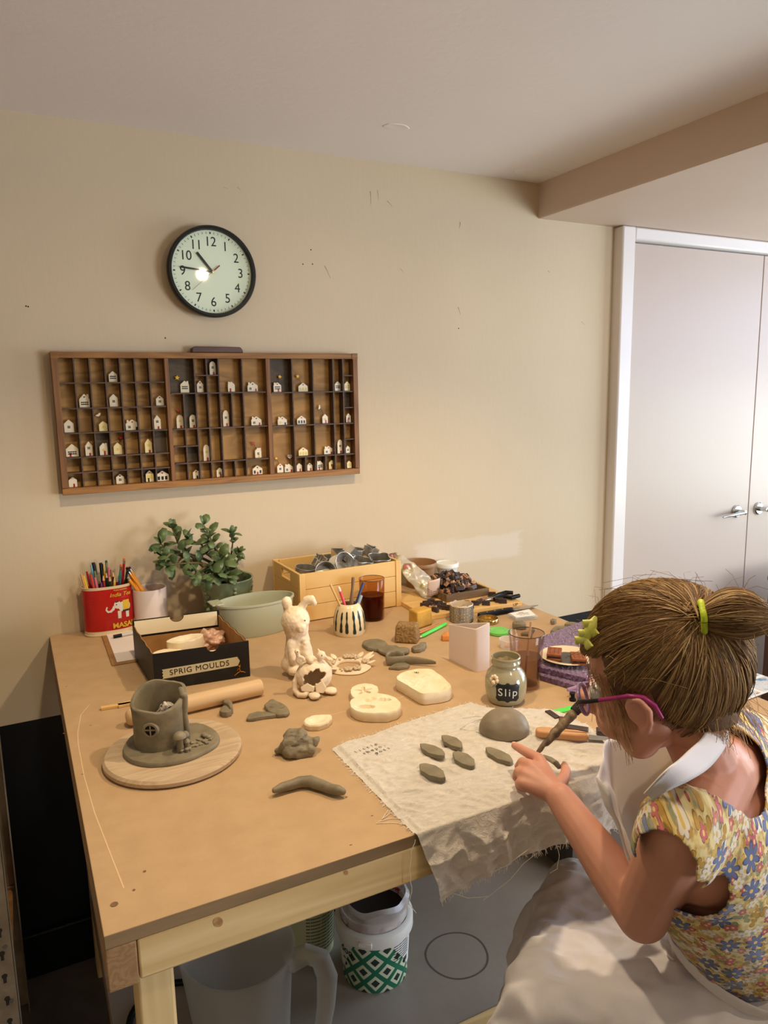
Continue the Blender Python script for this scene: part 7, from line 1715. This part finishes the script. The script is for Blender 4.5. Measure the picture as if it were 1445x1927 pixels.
cap = blend('hair', q, M_hcap, girl, .003, 3, lambda p: .0012*fbm(p, 30), cut=face_cut)
md = cap.modifiers.new('t', 'SOLIDIFY'); md.thickness = .003; md.offset = -1
def slerp(a, b, t):
    w_ = max(-.9999, min(.9999, a.dot(b))); th = math.acos(w_); return (a*math.sin((1-t)*th)+b*math.sin(t*th))/math.sin(th) if th > 1e-3 else a
st = MB()
starts = []
for i in range(5200):
    # all over the scalp, denser at the hairline
    if i % 5 < 3:
        t_ = rh.random(); s = 1 if rh.random() < .72 else -1
        if t_ < .45: p = V3(80-14*abs(rh.gauss(0, 1))*.2, s*rh.uniform(0, 62), 48-rh.uniform(0, 1)**2*8); p.x = 80-(abs(p.y)/62)**2*30
        elif t_ < .75: k = rh.random(); p = V3(50-50*k, s*(66+8*k), 30-34*k)
        else: k = rh.random(); p = V3(-6-80*k, s*(74-70*k), -12-52*math.sin(PI*min(1, k*1.2))**.7*1.05)
    else: p = V3(rh.uniform(-95, 70), rh.uniform(-80, 80), rh.uniform(-50, 95))
    d = V3((p.x+8)/ER3.x, p.y/ER3.y, (p.z-14)/ER3.z)
    if d.length < .2: continue
    d.normalize(); w0 = onell(d)
    if w0.x > 44 and w0.z < 40: continue
    if w0.z < 0 and w0.x > 4 and i % 5 >= 3: continue
    starts.append(d)
for d in starts:
    e = (bd_+V3(rh.gauss(0, .07), rh.gauss(0, .07), rh.gauss(0, .05))).normalized(); n = 12; lift = rh.uniform(.0, .05); ph = rh.uniform(0, 6.28); P = []
    for k in range(n):
        t_ = k/(n-1); v = slerp(d, e, t_**.9); r = 1.0+lift*math.sin(PI*t_)+.006*math.sin(ph+t_*5)
        if v.z < -.35: r *= 1+.10*(-.35-v.z)
        P.append(Hd(*onell(v, r)))
    w_ = rh.uniform(.0005, .0011); st.tube(P, [w_*(.5 if k == 0 else 1) for k in range(n)], 4, caps=False, flat=.7)
# the looped ponytail: strands out from the tie and folded back
TIE = Hd(*onell(bd_, 1.02)); c1_, c2_ = A_(1378, 1150, -1.425), A_(1395, 1182, -1.43); ax = (CR*1.0-CF*.30+CU*.10).normalized(); TIE = TIE-CF*.004
def tail(u_, a, r):
    """u_ 0 at the tie .. 1 far end; ellipsoid-like knot of hair"""
    sd = ax.cross(V3(0, 0, 1)).normalized(); up = sd.cross(ax)
    w_ = .0275*math.sin(PI*min(1, .10+.80*u_))**.75*r; dn = -.004*u_
    return TIE+ax*(.0715*u_) + sd*(w_*math.cos(a)*.9) + up*(w_*math.sin(a)+dn+.004*math.sin(PI*u_))
for i in range(1500):
    a = rh.uniform(0, 2*PI); r = rh.uniform(.86, 1.05); tw = rh.uniform(-.35, .5); n = 11
    st.tube([tail(.02+.98*k/(n-1), a+tw*k/(n-1), r*(1 if k < n-1 else .5)) for k in range(n)], rh.uniform(.0005, .0011), 4, caps=False, flat=.7)
# second loop above: hair folded through the band
for i in range(420):
    a = rh.uniform(0, 2*PI); r = rh.uniform(.7, 1.05); n = 9; p0 = TIE; p1 = A_(1262, 1112, -1.40); p2 = A_(1300, 1098, -1.42)
    P = []
    for k in range(n):
        t_ = k/(n-1); c = TIE*(1-t_)**2+p2*2*t_*(1-t_)*1.0+p1*t_**2; w_ = .015*math.sin(PI*(.15+.75*t_))*r
        P.append(c+HL*(w_*math.cos(a))+HU*(w_*math.sin(a)*.8))
    st.tube(P, rh.uniform(.0005, .001), 4, caps=False, flat=.7)
# wisps: in front of the ear, at the nape and flyaways
ws = MB()
def wisp(p0, p1, n=30, sp=.006, sag=.006, w=.0003):
    for i in range(n):
        j = lambda s: V3(rh.gauss(0, s), rh.gauss(0, s), rh.gauss(0, s)); a = p0+j(sp*.5); b = p1+j(sp); m_ = a.lerp(b, .5)+j(sag)
        ws.tube([a.lerp(m_, t_)*(1-t_)+m_.lerp(b, t_)*t_ if 0 else (a*(1-t_)**2+m_*2*t_*(1-t_)+b*t_*t_) for t_ in [k/7 for k in range(8)]], w, 4, caps=False)
wisp(Hd(44, 62, 14), Hd(36, 58, -52), 26, .007, .003); wisp(Hd(54, 56, 18), Hd(60, 46, -70), 22, .005, .004); wisp(Hd(66, 44, 30), Hd(76, 30, -40), 16, .006, .004)
wisp(Hd(40, 60, -20), Hd(52, 48, -92), 12, .004, .004); wisp(Hd(-60, 20, -40), Hd(-56, 16, -88), 60, .010, .006); wisp(Hd(-50, 40, -30), Hd(-38, 36, -80), 40, .009, .006); wisp(Hd(-70, -10, -40), Hd(-80, -20, -95), 40, .012, .008)
for i in range(110):
    d = V3(rh.gauss(0, 1), rh.gauss(0, 1)+.3, abs(rh.gauss(0, 1))).normalized(); a = Hd(*onell(d)); b = Hd(*onell((d+V3(rh.gauss(0, .5), rh.gauss(0, .5), rh.gauss(0, .3))), rh.uniform(1.05, 1.22)))
    st.tube([a, a.lerp(b, .5)+V3(rh.gauss(0, .006), rh.gauss(0, .006), .006), b], .00022, 4, caps=False)
for i in range(70):
    a = rh.uniform(0, 6.28); p = tail(rh.uniform(.3, 1), a, 1); b = p+ax*rh.uniform(0, .02)+V3(rh.gauss(0, .012), rh.gauss(0, .012), rh.gauss(0, .014)); st.tube([p, p.lerp(b, .5)+V3(0, 0, .004), b], .00022, 4, caps=False)
so = st.build('hair_strands', M_hair, cap, smooth=60); so['kind'] = 'stuff'
so = ws.build('hair_wisps', mat('golden_wisps', (168, 128, 84), .55, c2=(196, 158, 108), ns=60), cap, smooth=60); so['kind'] = 'stuff'
q = MB()
for i in range(300): pass
q.grid(lambda u, v: tail(.02+.96*v, 2*PI*u, .9), 20, 14); q.build('ponytail_core', M_hcap, cap)
M_scr2 = mat('lime_elastic', (176, 196, 40), .5, bs=200)
sd = ax.cross(V3(0, 0, 1)).normalized(); up_ = sd.cross(ax)
MB().tube([TIE+ax*.002+(sd*math.cos(a)+up_*math.sin(a))*(.0155+.001*math.sin(5*a)) for a in [2*PI*i/30 for i in range(31)]], .0036, 10, caps=False).build('hair_elastic', M_scr2, cap)
# hair clip: a lime leaf clip at the temple
ca, cb2 = A_(1121, 1160, -1.372), A_(1096, 1212, -1.368)
cl = MB(); cdir = (cb2-ca); cn = (CAM-ca).normalized(); cs = cdir.cross(cn).normalized()
cl.tube([ca, ca.lerp(cb2, .3)+cn*.003, ca.lerp(cb2, .7)+cn*.003, cb2], [.002, .0065, .0055, .0022], 12, flat=.4, up=cn)
for t_, s in ((.2, 1), (.55, 1), (.8, 1), (.8, -1), (.35, -1)): p = ca.lerp(cb2, t_); cl.tube([p+cn*.003, p+cdir*.16+cs*.0075*s+cn*.004, p+cdir*.30+cs*.006*s+cn*.003], [.003, .0052, .0015], 10, flat=.4, up=cn)
cl.build('hair_clip', mat('lime_clip', (186, 186, 74), .45, c2=(206, 206, 110), ns=60), girl)
# ---- glasses
M_frame = cloudy('lilac_frame', (150, 122, 168), .85, .2); M_pink = mat('magenta_temple', (150, 40, 104), .35); M_lens = glass('lens', (244, 240, 246), .02)
def glasses():
    g = MB(); ls = MB()
    for s in (1, -1):
        ring = []
        for i in range(41):
            a = 2*PI*i/40; cu, su = math.cos(a), math.sin(a); ring.append(Hd(97-abs(29*s+23*cu*1.0)*.16, 30*s+23*cu, -14+19*su*(1 if su < 0 else .9)))
        g.tube(ring, .0024, 10, caps=False); n = len(ring)-1; c = sum(ring[:-1], V3(0, 0, 0))/n
        ls.add([c]+ring[:-1], [(0, 1+i, 1+(i+1) % n) for i in range(n)])
    g.tube([Hd(95, -8, -8), Hd(98, 0, -5), Hd(95, 8, -8)], .0024, 10)
    o = g.build('glasses', M_frame, girl); ls.build('lenses', M_lens, o)
    for s in (1, -1):
        MB().tube([Hd(88, 53*s, -8), Hd(86, 60*s, -8), Hd(74, 66*s, -7), Hd(58, 69.5*s, -6)], [.003, .0034, .0028, .0026], 10).build('front_temple', mat('black_temple', (24, 22, 26), .3), o)
        MB().tube([Hd(58, 69.5*s, -6), Hd(36, 75*s, -4), Hd(18, 83*s, -1), Hd(3, 83*s, -5), Hd(-6, 81*s, -16), Hd(-9, 78*s, -32)], [.0026, .0026, .0028, .003, .003, .002], 10).build('temple_arm', M_pink, o)
glasses()
# ---- dress
def flower_mat():
    m, nt, b = base_mat('flowered_cotton'); b.inputs['Roughness'].default_value = .85; b.inputs['Sheen Weight'].default_value = .15
    uv = node(nt, 'UVMap')
    def mth(op, a, bv=None, cl=False):
        n_ = node(nt, 'Math', operation=op); n_.use_clamp = cl
        for i, q in enumerate((a, bv)):
            if q is None: continue
            if isinstance(q, (int, float)): n_.inputs[i].default_value = q
            else: L(nt, q, n_.inputs[i])
        return n_.outputs[0]
    def layer(col, scale, off, petals, r0, r1, stops, thr, ctr=None, randm=.8):
        mp = node(nt, 'Mapping'); L(nt, uv.outputs[0], mp.inputs[0]); mp.inputs['Location'].default_value = (off, off*1.7, 0)
        v = node(nt, 'TexVoronoi', voronoi_dimensions='2D'); L(nt, mp.outputs[0], v.inputs['Vector']); v.inputs['Scale'].default_value = scale; v.inputs['Randomness'].default_value = randm
        d = node(nt, 'VectorMath', operation='SUBTRACT'); L(nt, mp.outputs[0], d.inputs[0]); L(nt, v.outputs['Position'], d.inputs[1])
        sp = node(nt, 'SeparateXYZ'); L(nt, d.outputs[0], sp.inputs[0]); sc_ = node(nt, 'SeparateColor'); L(nt, v.outputs['Color'], sc_.inputs[0])
        an = mth('ARCTAN2', sp.outputs[1], sp.outputs[0]); ph = mth('MULTIPLY', sc_.outputs[1], 6.28)
        rad = mth('ADD', mth('MULTIPLY', mth('ABSOLUTE', mth('COSINE', mth('MULTIPLY', mth('ADD', an, ph), petals/2))), r1-r0), r0)
        dist = mth('MULTIPLY', v.outputs['Distance'], 1.0)
        msk = mth('MULTIPLY', mth('LESS_THAN', dist, rad), mth('LESS_THAN', sc_.outputs[2], thr))
        r = node(nt, 'ValToRGB'); r.color_ramp.interpolation = 'CONSTANT'; e = r.color_ramp.elements
        while len(e) < len(stops): e.new(.5)
        for i, (p, c) in enumerate(stops): e[i].position = p; e[i].color = (*lin(*c), 1)
        L(nt, sc_.outputs[0], r.inputs[0]); fc = r.outputs[0]
        if ctr:
            m2 = node(nt, 'MixRGB'); L(nt, mth('LESS_THAN', dist, r0*.45), m2.inputs[0]); L(nt, fc, m2.inputs[1]); m2.inputs[2].default_value = (*lin(*ctr), 1); fc = m2.outputs[0]
        # darker petal edge
        eg = node(nt, 'MixRGB', blend_type='MULTIPLY'); L(nt, mth('GREATER_THAN', dist, mth('MULTIPLY', rad, .84)), eg.inputs[0]); L(nt, fc, eg.inputs[1]); eg.inputs[2].default_value = (.55, .52, .5, 1)
        mx = node(nt, 'MixRGB'); L(nt, msk, mx.inputs[0]); L(nt, col, mx.inputs[1]); L(nt, eg.outputs[0], mx.inputs[2]); return mx.outputs[0]
    n1 = node(nt, 'TexNoise'); L(nt, uv.outputs[0], n1.inputs[0]); n1.inputs['Scale'].default_value = 130; n1.inputs['Detail'].default_value = 2
    col = ramp(nt, n1.outputs[0], [(.40, lin(214, 200, 148)), (.52, lin(204, 182, 116)), (.60, lin(182, 150, 84)), (.66, lin(138, 142, 112))])
    col = layer(col, 86, .3, 2, .10, .52, [(0, (176, 138, 60)), (.4, (140, 146, 104)), (.7, (196, 164, 84))], .8)
    col = layer(col, 70, .11, 5, .22, .36, [(0, (190, 104, 108)), (.5, (206, 132, 128)), (.8, (176, 84, 92))], .62, (226, 190, 120))
    col = layer(col, 56, .77, 5, .22, .44, [(0, (214, 206, 188)), (.7, (224, 214, 196))], .55, (206, 176, 92))
    col = layer(col, 37, .53, 7, .18, .46, [(0, (96, 108, 148)), (.5, (120, 130, 164)), (.8, (88, 102, 140))], .6, (214, 190, 110), .6)
    L(nt, col, b.inputs['Base Color']); return m
M_dress = flower_mat()
def set_uv(o, fn):
    me = o.data; uvl = me.uv_layers.new(name='UVMap')
    for l in me.loops: uvl.data[l.index].uv = fn(me.vertices[l.vertex_index].co)
def dress():
    q = MB(); C = q.capsule; g = .010
    C(HIP+RT*-.055, HIP+RT*.055, .095+g, .095+g); C(V3(.845, -1.45, .74), V3(.815, -1.44, .84), .090+g, .084+g)
    C(V3(.815, -1.44, .84)-RT*.03, V3(.77, -1.425, .95)-RT*.045, .074+g, .078+g); C(V3(.815, -1.44, .84)+RT*.03, V3(.77, -1.425, .95)+RT*.045, .074+g, .078+g)
    C(V3(.76, -1.425, .98)-RT*.06, V3(.76, -1.425, .98)+RT*.06, .070+g, .070+g)
    C(SL+RT*.024+V3(0, 0, -.010), NB+V3(.01, 0, -.018), .043+g, .046+g); C(SR-RT*.024+V3(0, 0, -.010), NB+V3(.01, 0, -.018), .043+g, .046+g)
    for S in (SL, SR):
        out = (S-NB); out.z = 0; out.normalize(); q.capsule(S-out*.01, S+out*.018+V3(0, 0, -.006), .050, .047)
    def cut(p):
        if (p-(NB+V3(.002, -.006, .012))).length < .074: return True
        for S, E in ((SL, EL), (SR, ER)):
            d = (E-S).normalized(); t_ = (p-S).dot(d)
            out = (S-NB); out.z = 0; out.normalize()
            if t_ > .030 and (p-S-d*t_).length < .056 and (p-S).dot(out) > -.004+max(0, t_-.045)*.6: return True
            if (p-S).dot(out) > .052 or ((p-S).dot(out) > .036 and p.z < S.z-.020) or ((p-S).dot(out) > -.002 and -.10 < p.z-S.z < -.036 and (p-S-d*t_).length < .085): return True
        return p.z < .70
    o = blend('dress', q, M_dress, girl, .0034, 5, lambda p: .0022*fbm((p.x, p.y, p.z*.5), 24)*(1.4 if p.z < .85 else .7), cut=cut, solid=.002)
    set_uv(o, lambda p: (.89*p.x-.45*p.y-.15*p.z, p.z-.25*(.45*p.x+.88*p.y))); return o
drs = dress()
# draped skirts: cloth laid over the thighs, falling at the knees and on both sides
HM_ = V3(.850, -1.445, .785); KM = V3(.699, -1.238, .730); TD = (KM-HM_); TLn = TD.length; TD.normalize(); TL2 = V3(0, 0, 1).cross(TD).normalized()
def drape(s, w, off, w0=.110, amp=.010, seed=0, flare=.22, sm=0.):
    """s metres along the thighs from the waist, w metres across (+ towards the camera side)"""
    a = max(0, s-TLn-.02); b = max(0, abs(w)-w0); sg = 1 if w > 0 else -1
    R = .055
    def fold(x): return (R*math.sin(min(x/R, PI/2))+max(0, x-R*PI/2)*flare, R*(1-math.cos(min(x/R, PI/2)))+max(0, x-R*PI/2))
    ah, av = fold(a); bh, bv = fold(b); drop = math.hypot(av, bv) if av > 0 and bv > 0 else av+bv
    p = HM_+TD*(min(s, TLn+.02)+ah)+TL2*(min(abs(w), w0)*sg+bh*sg)
    z = .010*math.cos(w/w0*PI)*-1 if abs(w) < w0 else .010
    p.z = HM_.z+(KM.z-HM_.z)*min(1, max(0, s/TLn))+off+z*.6-drop+max(0, .03-s)*.3
    k = min(1, drop*6); f = amp*((k*1.9+.45)*fbm((p.x*1.1, p.y*1.1, p.z*.30), 13, seed, 2)*1.1+.45*(1-2*abs(n3((p.x*.5+p.y, p.y*.5-p.x, p.z*.6), 22, seed+3)))+.22*(1-2*abs(n3((p.x+p.y*.4, p.y*.6-p.x*.3, p.z*.6), 48, seed+5))))
    nrm = (TL2*sg*min(1, b*8)+TD*min(1, a*8)+V3(0, 0, 1)*max(.15, 1-drop*6)).normalized(); return p+nrm*f
sk = MB().grid(lambda u, v: drape(-.10+.36*v, -.22+.46*u, -.014, amp=.004, seed=3), 80, 60).build('dress_skirt', M_dress, drs, smooth=80, solid=.0015)
set_uv(sk, lambda p: (p.x*.7-p.y*.7, p.z+p.x*.3))
M_apron = mat('white_apron_cotton', (218, 213, 214), .85, bs=420, bd=.0005, bstr=.3, sheen=.15)
def apron():
    o = MB().grid(lambda u, v: drape(-.085+.60*v+.03*math.sin(u*6), -.21+.55*u, .010, amp=.014, seed=6), 110, 100).build('apron', M_apron, girl, smooth=80, solid=.0012)
    hem = MB().tube([drape(-.085+.60, -.21+.55*i/80, .012, amp=.014, seed=6) for i in range(81)], .0018, 6); hem.build('hem', M_apron, o)
    # bib in front of the chest
    def bib(u, v):
        a = (u-.5)*1.75; z = .84+.205*v; ax_ = V3(.815, -1.44, 0).lerp(V3(.752, -1.425, 0), v); r = .122+.012*v+.006*math.sin(a*7+v*3)
        d = FT*math.cos(a)*1.08+RT*math.sin(a)*-1.0; p = ax_+d*r; p.z = z; return p+V3(0, 0, .012*n3((u*3, v*3, 0), 2))
    MB().grid(bib, 40, 30).build('bib', M_apron, o, smooth=80, solid=.0012)
    # neck strap: a flat white band round the back of the neck down to the bib
    rows = [((1340, 1352), (1372, 1378), -1.440), ((1322, 1386), (1366, 1404), -1.483), ((1292, 1416), (1338, 1442), -1.503), ((1262, 1444), (1300, 1468), -1.515), ((1236, 1470), (1258, 1488), -1.505), ((1212, 1496), (1226, 1508), -1.470)]
    vs = []; fs = []
    E0 = [A_(*a, y) for a, b, y in rows]; E1 = [A_(*b, y) for a, b, y in rows]
    def cr(P, t_):
        n = len(P)-1; i = min(int(t_*n), n-1); f = t_*n-i; p0, p1, p2, p3 = P[max(0, i-1)], P[i], P[i+1], P[min(n, i+2)]
        return .5*((2*p1)+(-p0+p2)*f+(2*p0-5*p1+4*p2-p3)*f*f+(-p0+3*p1-3*p2+p3)*f**3)
    MB().grid(lambda u, v: cr(E0, v).lerp(cr(E1, v), u)+V3(0, 0, .003*math.sin(PI*u)), 8, 40).build('neck_strap', M_apron, o, smooth=80, solid=.002)
    # waist band and tie
    W_ = []
    for i in range(33):
        a = -2.6+5.2*i/32; d = FT*math.cos(a)+RT*math.sin(a)*-1.12; p = V3(.835, -1.447, .785)+d*.117; p.z = .806-.012*math.cos(a)+.012*math.sin(a*2); W_.append(p)
    MB().tube(W_, .0115, 10, flat=.22, up=(1, 0, 0)).build('waist_band', M_apron, o, smooth=80)
    k = W_[0]; return o
apron()
# ---- the stool she sits on, the stick and the clay strip in her hands
t = thing('stool', (.85, -1.46, 0), 'plain wooden stool under the girl, mostly hidden by her apron', 'stool')
SH_ = .60
MB().lathe([(0, SH_-.028), (.14, SH_-.028), (.15, SH_-.02), (.15, SH_-.004), (.145, SH_), (0, SH_)], 40).build('seat', M_piney, t)
for a in (.6, 2.2, 3.8, 5.3): MB().tube([(.17*math.cos(a), .17*math.sin(a), 0), (.11*math.cos(a), .11*math.sin(a), SH_-.028)], .015, 12).build('leg', M_pinez, t)
MB().tube([(.14*math.cos(x), .14*math.sin(x), .26) for x in [2*PI*i/32 for i in range(33)]], .009, 8, caps=False).build('footring', M_piney, t)
d = STK1-STK0; N = 26; q = MB(); P = []; R = []
for i in range(N):
    f = i/(N-1); P.append(d*f+V3(rh.gauss(0, 1), rh.gauss(0, 1), rh.gauss(0, 1))*.0006); R.append((.0030+.0045*min(1, f*4))*(1+.12*math.sin(i*2.3))*(1 if f < .97 else .7))
q.tube(P, R, 12)
m, nt, b = base_mat('stick_bark'); b.inputs['Roughness'].default_value = .8
co = coords(nt); L(nt, ramp(nt, noise(nt, co, 90, 4), [(.35, lin(70, 56, 42)), (.55, lin(112, 94, 70)), (.7, lin(140, 122, 94))]), b.inputs['Base Color']); bump(nt, b, noise(nt, co, 120, 4), .8, .002)
o = q.build('carving_stick', m, None); o.location = STK0; tag(o, 'rough brown stick held in the girls right hand above the cloth', 'stick')
MB().lathe([(.0079, 0), (.0082, .002), (.0082, .016), (.0079, .018)], 16, Matrix.Translation(d*.52) @ d.to_track_quat('Z', 'Y').to_matrix().to_4x4()).build('dark_band', mat('charred_bark', (34, 28, 24), .8, bs=90), o)
q = MB(); q.tube([hp(1022, 1423, .958), hp(1034, 1428, .959), hp(1046, 1436, .958), hp(1053, 1445, .955)], [.004, .0055, .0055, .004], 12, flat=.6)
o = q.build('clay_strip_held', M_clay, None); o.name = 'clay_strip'; tag(o, 'strip of grey clay pinched between the girls left thumb and finger', 'clay')
